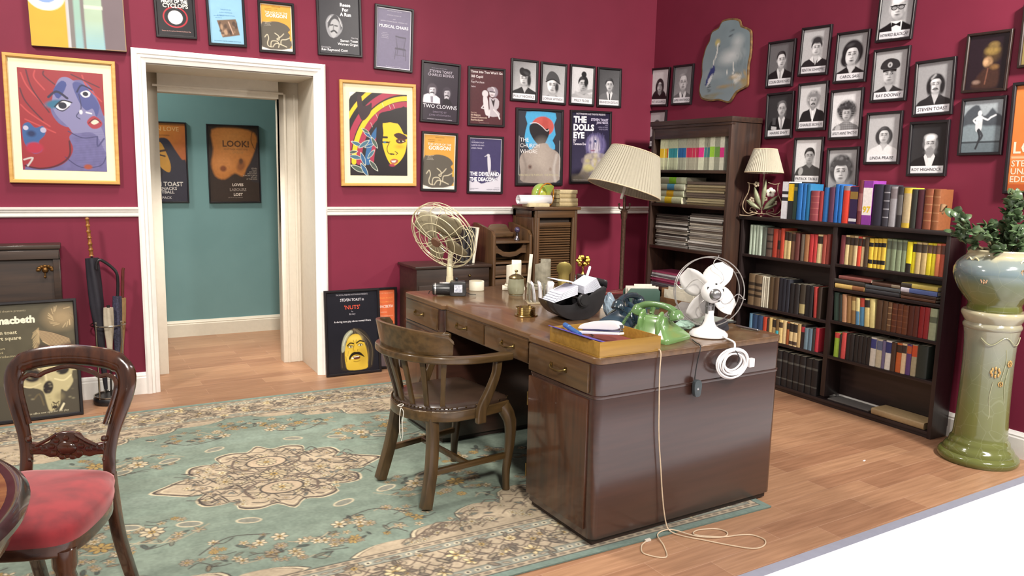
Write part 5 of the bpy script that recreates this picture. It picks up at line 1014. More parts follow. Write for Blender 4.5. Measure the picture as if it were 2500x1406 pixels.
# ---------------------------------------------------------------- rug
def rug():
    w, h = 3.76, 2.66; c = Cv(840, h/w, '#727f72'); A = c.asp; r = random.Random(12)
    U = lambda x: (x+3.66)/w; V = lambda y: (-.42-y)/h      # room metres to board
    bg, br, ol, cr, gd = '#a5967f', '#5f5248', '#403a36', '#b9ad92', '#a08650'
    # sea-green field with abrash bands
    for i in range(40):
        v = r.random(); c.rect(0, 1, v, v+r.uniform(.01, .05), r.choice(['#77877a', '#637065', '#6e7b6f', '#808f83', '#667468']), op=.35)
    def flower(x, y, s, col=cr, n=6, k=None):
        u, v = U(x), V(y); s /= w; a0 = r.random()*6
        for i in range(n):
            a = a0+2*PI*i/n; c.ell(u+s*.62*math.cos(a), v+s*.62*math.sin(a)/A, s*.42, s*.30, ol, rot=math.degrees(a)); c.ell(u+s*.62*math.cos(a), v+s*.62*math.sin(a)/A, s*.33, s*.21, col, rot=math.degrees(a))
        c.ell(u, v, s*.28, s*.28, k or gd); c.ell(u, v, s*.14, s*.14, ol)
    def leaf(x, y, s, a, col='#8a7c6a'):
        u, v = U(x), V(y); s /= w; c.ell(u, v, s, s*.42, ol, rot=a); c.ell(u, v, s*.72, s*.24, col, rot=a)
    def vine(pts, col=ol, wd=.004): c.line([(U(x), V(y)) for x, y in pts], wd/w*2.2, col, curve=5)
    def cloud(x, y, R, n, tone='#7d7c6c'):
        for i in range(n):
            a, d = r.random()*6.28, R*math.sqrt(r.random()); px, py = x+d*math.cos(a)*1.6, y+d*math.sin(a)
            q = r.random()
            if q < .34: leaf(px, py, r.uniform(.014, .028), r.uniform(0, 180), r.choice(['#6a6e60', '#80755f', '#4d5a52', '#45504a']))
            elif q < .8: flower(px, py, r.uniform(.015, .030), r.choice([cr, '#aa9d80', '#8f8470', gd, '#9a8e76']), r.choice([5, 6, 8]))
            else: vine([(px-.04, py), (px, py+r.uniform(-.03, .03)), (px+.04, py+r.uniform(-.03, .03))], r.choice([ol, ol, '#9c9078']), .0025)
    X0, X1, YF, YN = -3.66, .10, -.42, -3.08
    fx0, fx1, fy0, fy1 = X0+.375, X1-.375, YF-.375, YN+.375
    mx, my = -1.78, -1.745
    # sprays of flowers in the field
    for sx in (-1, 1):
        for sy in (-1, 1):
            for (dx, dy, R, n) in ((.62, .42, .15, 60), (.30, .72, .12, 34), (.95, .2, .13, 40), (1.15, .60, .12, 30), (.05, .82, .09, 18), (.92, .80, .08, 18), (.80, .62, .07, 14), (1.3, .3, .10, 20)): cloud(mx+sx*dx, my+sy*dy*.98, R, n)
            u = lambda dx, dy: (mx+sx*dx, my+sy*dy)
            vine([u(.35, .42), u(.5, .52), u(.7, .45), u(.85, .52)], '#8f8a74', .003); vine([u(.15, .62), u(.3, .58), u(.42, .68)], ol, .003); vine([u(.6, .3), u(.75, .25), u(.9, .3)], ol, .003)
            flower(*u(.56, .40), .050, '#b5a88c', 8); flower(*u(.74, .46), .045, gd, 7); flower(*u(.12, .66), .035, cr, 6); flower(*u(.2, .68), .03, cr, 6)
            for k in range(3): c.ell(U(mx+sx*(.2+.22*k)), V(my+sy*(.46-.07*k)), .052/w, .028/w, cr, rot=sx*sy*20); c.ell(U(mx+sx*(.2+.22*k)), V(my+sy*(.46-.07*k)), .044/w, .021/w, '#76776c', rot=sx*sy*20)
    # central medallion, pointed at both ends
    M = [(-.545, 0), (-.48, .05), (-.40, .10), (-.33, .10), (-.37, .16), (-.35, .235), (-.28, .25), (-.21, .235), (-.22, .32), (-.14, .36), (-.06, .34), (0, .41), (.06, .34), (.14, .36), (.22, .32), (.21, .235), (.28, .25), (.35, .235), (.37, .16), (.33, .10), (.40, .10), (.48, .05), (.545, 0)]
    M = M+[(x, -y) for x, y in M[-2:0:-1]]
    for k, col in ((1.0, cr), (.975, ol), (.945, '#8c7d6b'), (.915, cr), (.895, bg)): c.poly([(U(mx+x*k), V(my+y*1.03*k)) for x, y in M], col, curve=3)
    for i in range(420):
        a, d = r.random()*6.28, math.sqrt(r.random()); px, py = .42*d*math.cos(a), .33*d*math.sin(a)
        if abs(px) < .40:
            q = r.random()
            if q < .4: leaf(mx+px, my+py, r.uniform(.012, .022), r.uniform(0, 180), r.choice(['#7e7062', '#93846f', '#6d7068']))
            elif q < .7: flower(mx+px, my+py, r.uniform(.013, .024), r.choice([cr, '#c9ba98', '#a3937c']), 6)
            else: vine([(mx+px-.05, my+py+.02), (mx+px, my+py), (mx+px+.04, my+py+.03), (mx+px+.06, my+py-.02)], ol, .0028)
    for sy in (-1, 1):
        c.ell(U(mx), V(my+sy*.17), .10/w, .075/w, ol); c.ell(U(mx), V(my+sy*.17), .09/w, .065/w, '#a8967e'); flower(mx, my+sy*.17, .05, '#ada083', 10)
        vine([(mx-.2, my+sy*.1), (mx-.1, my+sy*.05), (mx, my+sy*.08), (mx+.1, my+sy*.05), (mx+.2, my+sy*.1)], br); vine([(mx-.14, my+sy*.25), (mx-.16, my+sy*.15), (mx-.08, my+sy*.07)], br, .006); vine([(mx+.14, my+sy*.25), (mx+.16, my+sy*.15), (mx+.08, my+sy*.07)], br, .006)
    flower(mx, my, .065, '#a8997c', 12); flower(mx+.22, my, .04, '#a8997c', 8); flower(mx-.22, my, .04, '#a8997c', 8)
    # scalloped beige corners
    S = [(0, -.02), (.7, -.02), (1.38, -.02), (1.34, .06), (1.22, .075), (1.17, .045), (1.13, .13), (1.0, .155), (.92, .12), (.91, .22), (.80, .275), (.68, .25), (.65, .345), (.54, .39), (.43, .36), (.40, .45), (.30, .49), (.21, .46), (.19, .56), (.12, .62), (.04, .60), (.03, .70), (-.02, .76), (-.02, .4)]
    for cx, dx in ((fx0, 1), (fx1, -1)):
        for cy, dy in ((fy0, -1), (fy1, 1)):
            for k, col in ((1.010, ol), (1.003, cr), (.990, br), (.984, bg)): c.poly([(U(cx+dx*x*k), V(cy+dy*y*k*.86)) for x, y in S], col, curve=3)
            for i in range(230):
                t = r.random(); px = 1.2*t; py = .55*r.random()*(1-t)**.8*.84+.02; q = r.random()
                if q < .45: leaf(cx+dx*px, cy+dy*py, r.uniform(.012, .022), r.uniform(0, 180), r.choice(['#7e7062', '#93846f', '#6d7068']))
                elif q < .75: flower(cx+dx*px, cy+dy*py, r.uniform(.012, .022), cr, 6)
                else: vine([(cx+dx*(px-.04), cy+dy*py), (cx+dx*px, cy+dy*(py+.02)), (cx+dx*(px+.04), cy+dy*(py-.01))], br, .003)
    # borders: selvage, guard stripes, broad floral band
    def ringband(d0, d1, col):
        for (a, b, e, f) in ((X0+d0, X1-d0, YF-d0, YF-d1), (X0+d0, X1-d0, YN+d1, YN+d0)): c.rect(U(a), U(b), V(e), V(f), col)
        for (a, b, e, f) in ((X0+d0, X0+d1, YF-d0, YN+d0), (X1-d1, X1-d0, YF-d0, YN+d0)): c.rect(U(a), U(b), V(e), V(f), col)
    ringband(0, .034, '#6c7d73')
    for d, e, col in ((.034, .040, ol), (.040, .066, bg), (.066, .070, ol), (.070, .108, '#87887c'), (.108, .112, ol), (.112, .29, bg), (.29, .294, ol), (.294, .332, '#87887c'), (.332, .336, ol), (.336, .362, bg), (.362, .368, ol)): ringband(d, e, col)
    def along(d, step, fn):
        n = int((X1-X0-2*d)/step)
        for i in range(n+1):
            x = X0+d+(X1-X0-2*d)*i/n; fn(x, YF-d, 0, i); fn(x, YN+d, 0, i)
        n = int((YF-YN-2*d)/step)
        for i in range(1, n): y = YN+d+(YF-YN-2*d)*i/n; fn(X0+d, y, 90, i); fn(X1-d, y, 90, i)
    def dot(x, y, a, i):
        if i % 5 in (0, 1, 2): c.ell(U(x), V(y), .013/w, .011/w, '#bdb39a'); c.ell(U(x), V(y), .006/w, .006/w, ol)
        else: leaf(x, y, .018, a+r.uniform(-30, 30), '#a39680')
    along(.089, .040, dot); along(.313, .040, dot)
    along(.053, .046, lambda x, y, a, i: leaf(x, y, .016, a, '#857868')); along(.349, .046, lambda x, y, a, i: leaf(x, y, .016, a, '#857868'))
    def fl(x, y, a, i):
        j = .05*math.sin(i*1.7); x2, y2 = (x, y+j) if a == 0 else (x+j, y)
        (flower(x2, y2, r.choice([.034, .028, .042]), r.choice([cr, '#a3947c', '#c9b78e', '#93866f']), r.choice([6, 8, 5])) if i % 2 else leaf(x2, y2, r.uniform(.02, .036), r.uniform(0, 180), r.choice(['#7e7262', '#8f836e'])))
        leaf(x2+r.uniform(-.04, .04), y2+r.uniform(-.04, .04), .024, r.uniform(0, 180), '#6f6659'); vine([(x-.05, y+.03), (x, y-.02), (x+.05, y+.02)] if a == 0 else [(x+.03, y-.05), (x-.02, y), (x+.02, y+.05)], br, .003)
    along(.150, .062, fl); along(.20, .07, fl); along(.25, .062, fl)
    c.noise(.12, 90, 5); c.noise(.12, 380, 6); c.noise(.14, 7, 7)
    t = empty('rug', ((X0+X1)/2, (YF+YN)/2, .0), (0, 0, 0), 'large sea-green rug with a beige floral medallion under the desk', 'rug')
    Print(c, w, h).build('woven_pile', t, 0, .95, True, loc=(0, 0, .0075))
    B().box(-w/2+.001, w/2-.001, -h/2+.001, h/2-.001, .0006, .0070).ob('backing', mat('rug_edge', '#62746b', .9), t, bev=.002)
rug()

# ---------------------------------------------------------------- desk
DZ = .764
dk_top = wood('desk_top_mahogany', '#664a2e', '#543b25', 1, .30, .35)
dk_side = wood('desk_side_mahogany', '#3a2119', '#301b14', 0, .34, .45, bump=.02)
dk_drawer = wood('desk_drawer_mahogany', '#553d24', '#422f1c', 1, .32, .3)
for m_ in (dk_side,):
    p_ = m_.node_tree.nodes['Principled BSDF']; p_.inputs['Coat Weight'].default_value = 1.0; p_.inputs['Coat Roughness'].default_value = .17; p_.inputs['Coat IOR'].default_value = 1.5
old_brass = mat('aged_brass', '#8a7448', .35, 1.0, var=.2)
GD = .0082                                             # desk stands on the rug
def desk():
    t = empty('desk', (-.853, -3.042, GD), (0, 0, math.radians(2.1)), 'big dark mahogany knee-hole desk standing on the rug, its end toward the viewer', 'desk')
    Lx, Ly, h = 1.028, 1.815, DZ-GD; n, f = .475, 1.325; rec = .022; r0 = .035
    def rr(x0, x1, y0, y1, corners, r=r0):
        """rectangle with chosen corners rounded: bl br tr tl"""
        P = []
        for key, cx, cy, a0 in (('bl', x0, y0, PI), ('br', x1, y0, 1.5*PI), ('tr', x1, y1, 0), ('tl', x0, y1, PI/2)):
            if key in corners:
                ox = cx+r if cx == x0 else cx-r; oy = cy+r if cy == y0 else cy-r; P += arc(ox, oy, r, a0, a0+PI/2, 6)
            else: P.append((cx, cy))
        return P
    # top: outline steps in over the knee-hole
    o = .004
    outl = rr(-o, Lx+o, -o, Ly+o, ('bl', 'br', 'tl'), .04)
    outl = outl+[(-o, f+.0), (-o+.0, f), (rec-o, f-.012), (rec-o, n+.012), (-o, n)]
    B().prism(outl, h-.026, h).ob('top', dk_top, t, bev=.004, seg=3)
    rail = h-.026-.128                                   # lower edge of the drawer band
    B().prism(rr(0, Lx, 0, n, ('bl', 'br', 'tl')), rail+.004, h-.026).ob('end_frieze', dk_side, t, bev=.002)
    B().prism(rr(-.003, Lx+.003, -.003, n+.003, ('bl', 'br', 'tl')), rail-.008, rail+.004).ob('moulding', dk_side, t, bev=.002)
    B().prism(rr(0, Lx, 0, n, ('bl', 'br', 'tl')), .028, rail-.008).ob('pedestal', dk_side, t, bev=.002)
    B().prism(rr(.02, Lx-.02, .02, n-.02, ()), 0, .028).ob('plinth', mat('dark_plinth', '#2a1c17', .5), t)
    B().prism(rr(0, Lx, f, Ly, ('bl', 'tl', 'tr')), rail+.004, h-.026).ob('end_frieze', dk_side, t, bev=.002)
    B().prism(rr(-.003, Lx+.003, f-.003, Ly+.003, ('bl', 'tl', 'tr')), rail-.008, rail+.004).ob('moulding', dk_side, t, bev=.002)
    B().prism(rr(0, Lx, f, Ly, ('bl', 'tl', 'tr')), .028, rail-.008).ob('pedestal', dk_side, t, bev=.002)
    B().prism(rr(.02, Lx-.02, f+.02, Ly-.02, ()), 0, .028).ob('plinth', MATS['dark_plinth'], t)
    B().box(rec, Lx-rec, n, f, h-.136, h-.026).ob('knee_hole_frieze', dk_drawer, t)
    B().box(Lx-.06, Lx-.04, n, f, .10, h-.136).ob('modesty_panel', dk_side, t)
    def pull(p, y, z, x):
        b = B(); b.tube(smoothpts([(x, y-.052, z+.004), (x-.010, y-.048, z+.002), (x-.020, y-.030, z-.004), (x-.022, y, z-.006), (x-.020, y+.030, z-.004), (x-.010, y+.048, z+.002), (x, y+.052, z+.004)], 4), .0042, 6)
        b.box(x-.003, x, y-.058, y-.044, z-.008, z+.014); b.box(x-.003, x, y+.044, y+.058, z-.008, z+.014)
        b.ob('handle', old_brass, p)
    def drawer(y0, y1, z0, z1, x, ys):
        d = B().box(x-.010, x+.004, y0, y1, z0, z1).ob('drawer', dk_drawer, t, bev=.003)
        for y in ys: pull(d, y, (z0+z1)/2, x-.010)
    zc = (h-.03, rail+.010)
    drawer(.045, n-.012, zc[1], zc[0], 0, (.24,)); drawer(f+.045, Ly-.045, zc[1], zc[0], 0, (f+.26,))
    drawer(n+.03, n+.415, h-.13, h-.034, rec, (n+.2,)); drawer(n+.435, f-.03, h-.13, h-.034, rec, (f-.2,))
    def door(y0, y1, hy):
        d = B().box(-.008, .006, y0, y1, .06, rail-.016).ob('door', wood('desk_door_mahogany', '#492a18', '#361f13', 2, .28, .5), t, bev=.002)
        for z in (.16, rail-.12): B().cyl((-.006, hy, z-.03), (-.006, hy, z+.03), .004, seg=8).ob('hinge', old_brass, d)
    door(.045, n-.012, n-.006); door(f+.045, Ly-.04, f+.03)
desk()
# ---------------------------------------------------------------- wooden captain's chair at the desk
oak = wood('chair_oak', '#4d3a22', '#372916', 2, .33, .35)
oak_h = wood('chair_oak_rail', '#523e24', '#3a2b17', 0, .30, .4)
brown_leather = mat('brown_leather', '#34261d', .3, var=.12, scale=18, bump=.15, coat=.3)
def captain_chair():
    t = empty('armchair', (-1.105, -2.21, GD), (0, 0, math.radians(8.5)), 'wooden captain chair with curved arm rail and brown leather seat, at the desk', 'chair')
    def D(r, x0, k=1.0):
        """D-shaped outline: straight front, round back"""
        return [(.21*k, -.215*k), (.225*k, -.15*k), (.23*k, 0), (.225*k, .15*k), (.21*k, .215*k), (.05, .235*k)]+[(-.03+.205*k*math.cos(a)*1.05, .235*k*math.sin(a)) for a in [PI/2+PI*i/14 for i in range(1, 14)]]+[(.05, -.235*k)]
    b = B(); b.prism(D(1, 0), .375, .422); b.ob('seat_frame', oak_h, t, bev=.006, seg=3)
    o = B(); ring = D(1, 0, .965); rows = []
    for k, z in ((1, .420), (1.0, .432), (.96, .440), (.8, .448), (.5, .454), (.2, .456)): rows.append([(p[0]*k, p[1]*k, z) for p in smoothpts(ring, 2, True)])
    rows = [r_+[r_[0]] for r_ in rows]; o.sheet(rows); n = len(rows[-1])-1; o.add(rows[-1][:-1], [tuple(range(n))])
    o.ob('seat', brown_leather, t, smooth=1.2)
    st = B(); pts = smoothpts(ring, 5, True)
    for i in range(0, len(pts), 2): st.ball((pts[i][0]*.998, pts[i][1]*.998, .4335), .0048, 6)
    st.ob('seat_stud_trim', mat('seat_studs', '#6d5a40', .3, 1.0), t)
    # legs: back pair splayed, front pair with a soft knee
    for s in (-1, 1):
        B().bar(smoothpts([(-.16, s*.15, .385), (-.165, s*.165, .30), (-.185, s*.185, .16), (-.222, s*.204, .008)], 4), [.040]*13, [.046]*13, up=(1, 0, 0)).ob('leg', oak, t, bev=.004)
    for s in (-1, 1):
        n = 13; B().tube(smoothpts([(.185, s*.195, .40), (.215, s*.215, .33), (.215, s*.218, .22), (.200, s*.215, .10), (.200, s*.218, .003)], 3), [.034, .035, .034, .031, .028, .026, .024, .022, .021, .019, .018, .017, .018], 10).ob('leg', oak, t)
    for s in (-1, 1): B().bar([(-.19, s*.187, .155), (.205, s*.214, .165)], .022, .026).ob('stretcher', oak_h, t, bev=.005)
    B().bar([(.0, -.20, .160), (.0, .20, .160)], .020, .024).ob('stretcher', oak_h, t, bev=.005)
    # arm rail: one bent piece
    U = smoothpts([(.185, -.245, .640), (.10, -.257, .644), (-.05, -.262, .652), (-.17, -.225, .660), (-.255, -.135, .666), (-.285, 0, .668), (-.255, .135, .666), (-.17, .225, .660), (-.05, .262, .652), (.10, .257, .644), (.185, .245, .640)], 5)
    m = len(U); wd = [.05+(.014*max(0, 1-min(i, m-1-i)/8)) for i in range(m)]; wd[0] = wd[-1] = .044
    B().bar(U, wd, .030).ob('arm_rail', oak_h, t, bev=.009, seg=3)
    # raised crest on the back of the rail, leaning outward, ends swept down
    rows_o, rows_i = [], []
    N = 28
    for i in range(N+1):
        a = -1.18+2.36*i/N; q = abs(a)/1.18
        top = .795-.035*q*q; 
        if q > .93: top = .742
        x0, y0 = -.02-.262*math.cos(a), .262*math.sin(a)*1.02
        zz_ = [.678+.0*q, .70, .73, top-.012, top]; fl = [0, .004, .010, .019, .021]
        rows_o.append([(x0-f*math.cos(a)-.009*math.cos(a), y0+f*math.sin(a)+.009*math.sin(a), z) for z, f in zip(zz_, fl)])
        rows_i.append([(x0-f*math.cos(a)+.011*math.cos(a), y0+f*math.sin(a)-.011*math.sin(a), z) for z, f in zip(zz_, fl)])
    b = B(); b.sheet(rows_o); b.sheet(rows_i); b.sheet([[r_[-1] for r_ in rows_o], [r_[-1] for r_ in rows_i]]); b.sheet([[r_[0] for r_ in rows_o], [r_[0] for r_ in rows_i]]); b.sheet([rows_o[0], rows_i[0]]); b.sheet([rows_o[-1], rows_i[-1]])
    b.ob('crest_rail', oak_h, t, bev=.005)
    for a in (-1.05, -.70, -.35, 0, .35, .70, 1.05):
        x1, y1 = -.02-.262*math.cos(a), .262*math.sin(a); x0, y0 = -.03-.185*math.cos(a), .20*math.sin(a)
        pts = smoothpts([(x0, y0, .418), (x0*.6+x1*.4, y0*.6+y1*.4, .52), (x1, y1, .655)], 3); 
        B().bar(pts, [.024, .022, .021, .021, .022, .024, .026], .014, up=(-math.cos(a), math.sin(a), .0)).ob('spindle', oak, t, bev=.003)
    for s in (-1, 1):
        B().bar(smoothpts([(.115, s*.250, .632), (.105, s*.252, .57), (.07, s*.250, .49), (.035, s*.246, .42), (.030, s*.246, .355)], 4), [.036, .036, .036, .036, .036, .037, .038, .039, .040, .042, .044, .045, .046, .047, .047, .047, .046], .028, up=(0, 1, 0)).ob('arm_support', oak, t, bev=.007, seg=3)
captain_chair()
def chair_string():
    b = B(); b.tube(smoothpts([(0, 0, 0), (.010, -.006, -.02), (.004, -.008, -.07), (.007, -.006, -.12), (.001, -.004, -.15)], 5), .0016, 6)
    b.tube(smoothpts([(0, 0, 0), (-.006, -.004, -.03), (-.008, -.004, -.09), (-.004, -.006, -.135)], 5), .0016, 6); b.tube(smoothpts([(-.012, .01, .008), (0, -.004, .006), (.014, .004, .010), (.006, .012, .012), (-.012, .01, .008)], 5), .0018, 6)
    tag(b.ob('string', mat('white_string', '#d9d6cc', .8), loc=(-1.352, -2.30, .425+GD)), 'loose white string tied round the back of the wooden captain chair', 'string')
chair_string()

# ---------------------------------------------------------------- balloon-back chair with red seat, and the round table
mahogany = wood('balloon_chair_mahogany', '#4a2a1a', '#2f1a12', 0, .18, .7)
mahogany_v = wood('balloon_chair_mahogany_upright', '#4a2a1a', '#2f1a12', 2, .18, .7)
def velvet():
    m = mat('red_velvet', '#8e2229', .85, col2='#6e1820', scale=16)
    m.node_tree.nodes['Principled BSDF'].inputs['Sheen Weight'].default_value = .6
    m.node_tree.nodes['Principled BSDF'].inputs['Sheen Tint'].default_value = (1, .55, .55, 1)
    return m
def balloon_chair():
    t = empty('dining_chair', (-2.605, -2.56, GD), (0, 0, -.433), 'polished mahogany balloon-back chair with a red velvet seat, bottom left', 'chair')
    lean = lambda z: .005+.075*max(0, (z-.42)/.40)**1.2
    # hoop of the back
    half = [(.130, .40), (.131, .44), (.130, .50), (.141, .57), (.164, .65), (.179, .718), (.172, .768), (.137, .797), (.075, .811), (0, .817)]
    pts = [(x, lean(z), z) for x, z in half]+[(-x, lean(z), z) for x, z in half[-2::-1]]
    P = smoothpts(pts, 4); n = len(P)
    r = []
    for p in P: 
        z = p[2]; r.append(.020+.010*max(0, min(1, (z-.56)/.2))+.004*(z > .785))
    b = B(); b.tube(P, r, 12, up=(0, 1, 0), flat=.66)
    b.ob('back_frame', mahogany_v, t)
    # inner moulded lip of the hoop with its two small shoulders
    lip = [(.118, .60), (.146, .695), (.147, .738), (.122, .755), (.096, .752), (.07, .766), (0, .783)]
    pl = [(x, lean(z)-.012, z) for x, z in lip]+[(-x, lean(z)-.012, z) for x, z in lip[-2::-1]]
    B().tube(smoothpts(pl, 4), .0075, 8).ob('back_moulding', mahogany, t)
    # carved cross rail
    c = B(); zc = .520; yc = lean(zc)
    top = [(-.118, .018), (-.10, .016), (-.075, .012), (-.055, .022), (-.038, .048), (-.015, .055), (.015, .055), (.038, .050), (.052, .026), (.075, .012), (.10, .016), (.118, .018)]
    bot = [(.118, -.020), (.095, -.020), (.07, -.028), (.05, -.022), (.035, -.034), (.012, -.030), (-.012, -.036), (-.035, -.028), (-.055, -.030), (-.075, -.020), (-.10, -.020), (-.118, -.020)]
    prof = [(x, zc+z) for x, z in top+bot]
    c.prism(prof, yc-.011, yc+.011, 1); c.ob('cross_rail', mahogany, t, bev=.005, seg=3)
    c = B(); c.ball((0, yc-.010, zc+.004), .033, 14, (1.0, .42, .72))
    for i in range(9):
        a = -.5+2*PI*i/9; c.ball((.047*math.cos(a), yc-.009, zc+.004+.033*math.sin(a)), .013, 8, (1, .7, .8))
    for s in (-1, 1):
        for k, (x, z) in enumerate(((.07, .0), (.088, .004), (.104, .0))): c.ball((s*x, yc-.008, zc+z), .012, 8, (1.3, .7, .8))
        c.ball((s*.118, yc-.008, zc+.034), .011, 8); c.ball((s*.118, yc-.008, zc-.036), .011, 8); c.tube(smoothpts([(s*.03, yc-.012, zc+.05), (s*.06, yc-.012, zc+.03), (s*.095, yc-.012, zc+.012)], 4), .006, 6)
    c.ob('carving', mahogany, t)
    for s in (-1, 1):
        B().bar(smoothpts([(s*.130, .004, .44), (s*.136, .008, .34), (s*.142, .03, .20), (s*.150, .098, .010)], 5), [.036]*16, [.044-.0008*i for i in range(16)], up=(0, 1, 0)).ob('leg', mahogany_v, t, bev=.008, seg=3)
    for s in (-1, 1):
        q = B(); q.lathe([(.020, 0), (.017, .02), (.022, .05), (.024, .12), (.029, .22), (.031, .28), (.026, .30), (.033, .32), (.033, .37)], 16, (s*.165, -.375, 0)); q.ob('leg', mahogany_v, t)
    S = [(-.135, .0), (-.165, -.05), (-.197, -.13), (-.210, -.25), (-.203, -.36), (-.165, -.412), (-.08, -.432), (0, -.437), (.08, -.432), (.165, -.412), (.203, -.36), (.210, -.25), (.197, -.13), (.165, -.05), (.135, .0), (0, .012)]
    SS = smoothpts(S, 3, True)
    B().prism([(x*.985, (y+.2)*.985-.2) for x, y in SS], .355, .405).ob('seat_rail', mahogany, t, bev=.008, seg=3)
    rows = []
    for k, z in ((.985, .392), (1.0, .402), (1.012, .418), (1.0, .436), (.95, .450), (.85, .462), (.65, .474), (.4, .481), (.15, .484)): rows.append([(x*k, (y+.21)*k-.21, z) for x, y in SS]+[(SS[0][0]*k, (SS[0][1]+.21)*k-.21, z)])
    o = B(); o.sheet(rows); o.add(rows[-1][:-1], [tuple(range(len(SS)))]); o.ob('seat', velvet(), t, smooth=1.5)
balloon_chair()
def round_table():
    t = empty('round_table', (-3.225, -3.47, 0), label='polished round wooden table cut off at the lower left photo edge', cat='table')
    wt = wood('table_top_walnut', '#8a6238', '#6d4a28', 0, .16, .8); dkm = wood('table_rim_dark', '#2e2220', '#221816', 0, .22, .6)
    B().lathe([(0, .742), (.532, .742), (.532, .7405)], 96).ob('tabletop', wt, t)
    B().lathe([(.532, .7415), (.545, .745), (.563, .742), (.575, .730), (.572, .716), (.556, .706), (.53, .702)], 96, close=False).ob('rim', dkm, t)
    B().lathe([(.532, .704), (.548, .690), (.540, .660), (.515, .632), (.49, .626), (.0, .626)], 96).ob('apron', wood('table_apron', '#6b4420', '#4f3218', 2, .2, .6), t)
    B().lathe([(.05, .03), (.07, .10), (.055, .20), (.045, .35), (.07, .45), (.06, .55), (.10, .628)], 32).ob('pedestal', dkm, t)
    for k in range(3):
        a = 2*PI*k/3+.4; ca, sa = math.cos(a), math.sin(a)
        B().bar(smoothpts([(.04*ca, .04*sa, .14), (.16*ca, .16*sa, .15), (.30*ca, .30*sa, .07), (.40*ca, .40*sa, .02)], 5), .04, .04).ob('leg', dkm, t, bev=.006)
round_table()

# ---------------------------------------------------------------- left corner: dark cabinet, umbrella stand
def dark_cabinet():
    t = empty('cabinet', (-3.0, -.022, 0), label='dark brown panelled cabinet behind the skull poster at the left edge', cat='cabinet')
    m = wood('bog_oak', '#3b2a20', '#2a1e18', 0, .5, .1)
    B().box(-.36, .36, -.165, 0, .0, .962).ob('body', m, t, bev=.004); B().box(-.375, .368, -.18, 0, .962, .985).ob('top', m, t, bev=.006)
    b = B()
    b.box(-.36, .36, -.180, -.165, .905, .955); b.box(.325, .36, -.180, -.165, .60, .905); b.box(-.36, -.325, -.180, -.165, .60, .905); b.box(-.36, .36, -.180, -.165, .58, .62)
    b.ob('front_frame', m, t, bev=.004)
    o = B(); br = mat('antique_gilt', '#8a6438', .35, .9, var=.25)
    o.ball((.285, -.172, .842), .018, 10)
    for i in range(7): a = PI*i/6; o.ball((.285+.034*math.cos(a), -.172, .842+.022*math.sin(a)), .011, 8, (1.2, .6, .8))
    o.ball((.283, -.172, .802), .008, 8); o.tube([(.284, -.172, .83), (.283, -.172, .80)], .005)
    o.ob('ornament', br, t)
dark_cabinet()
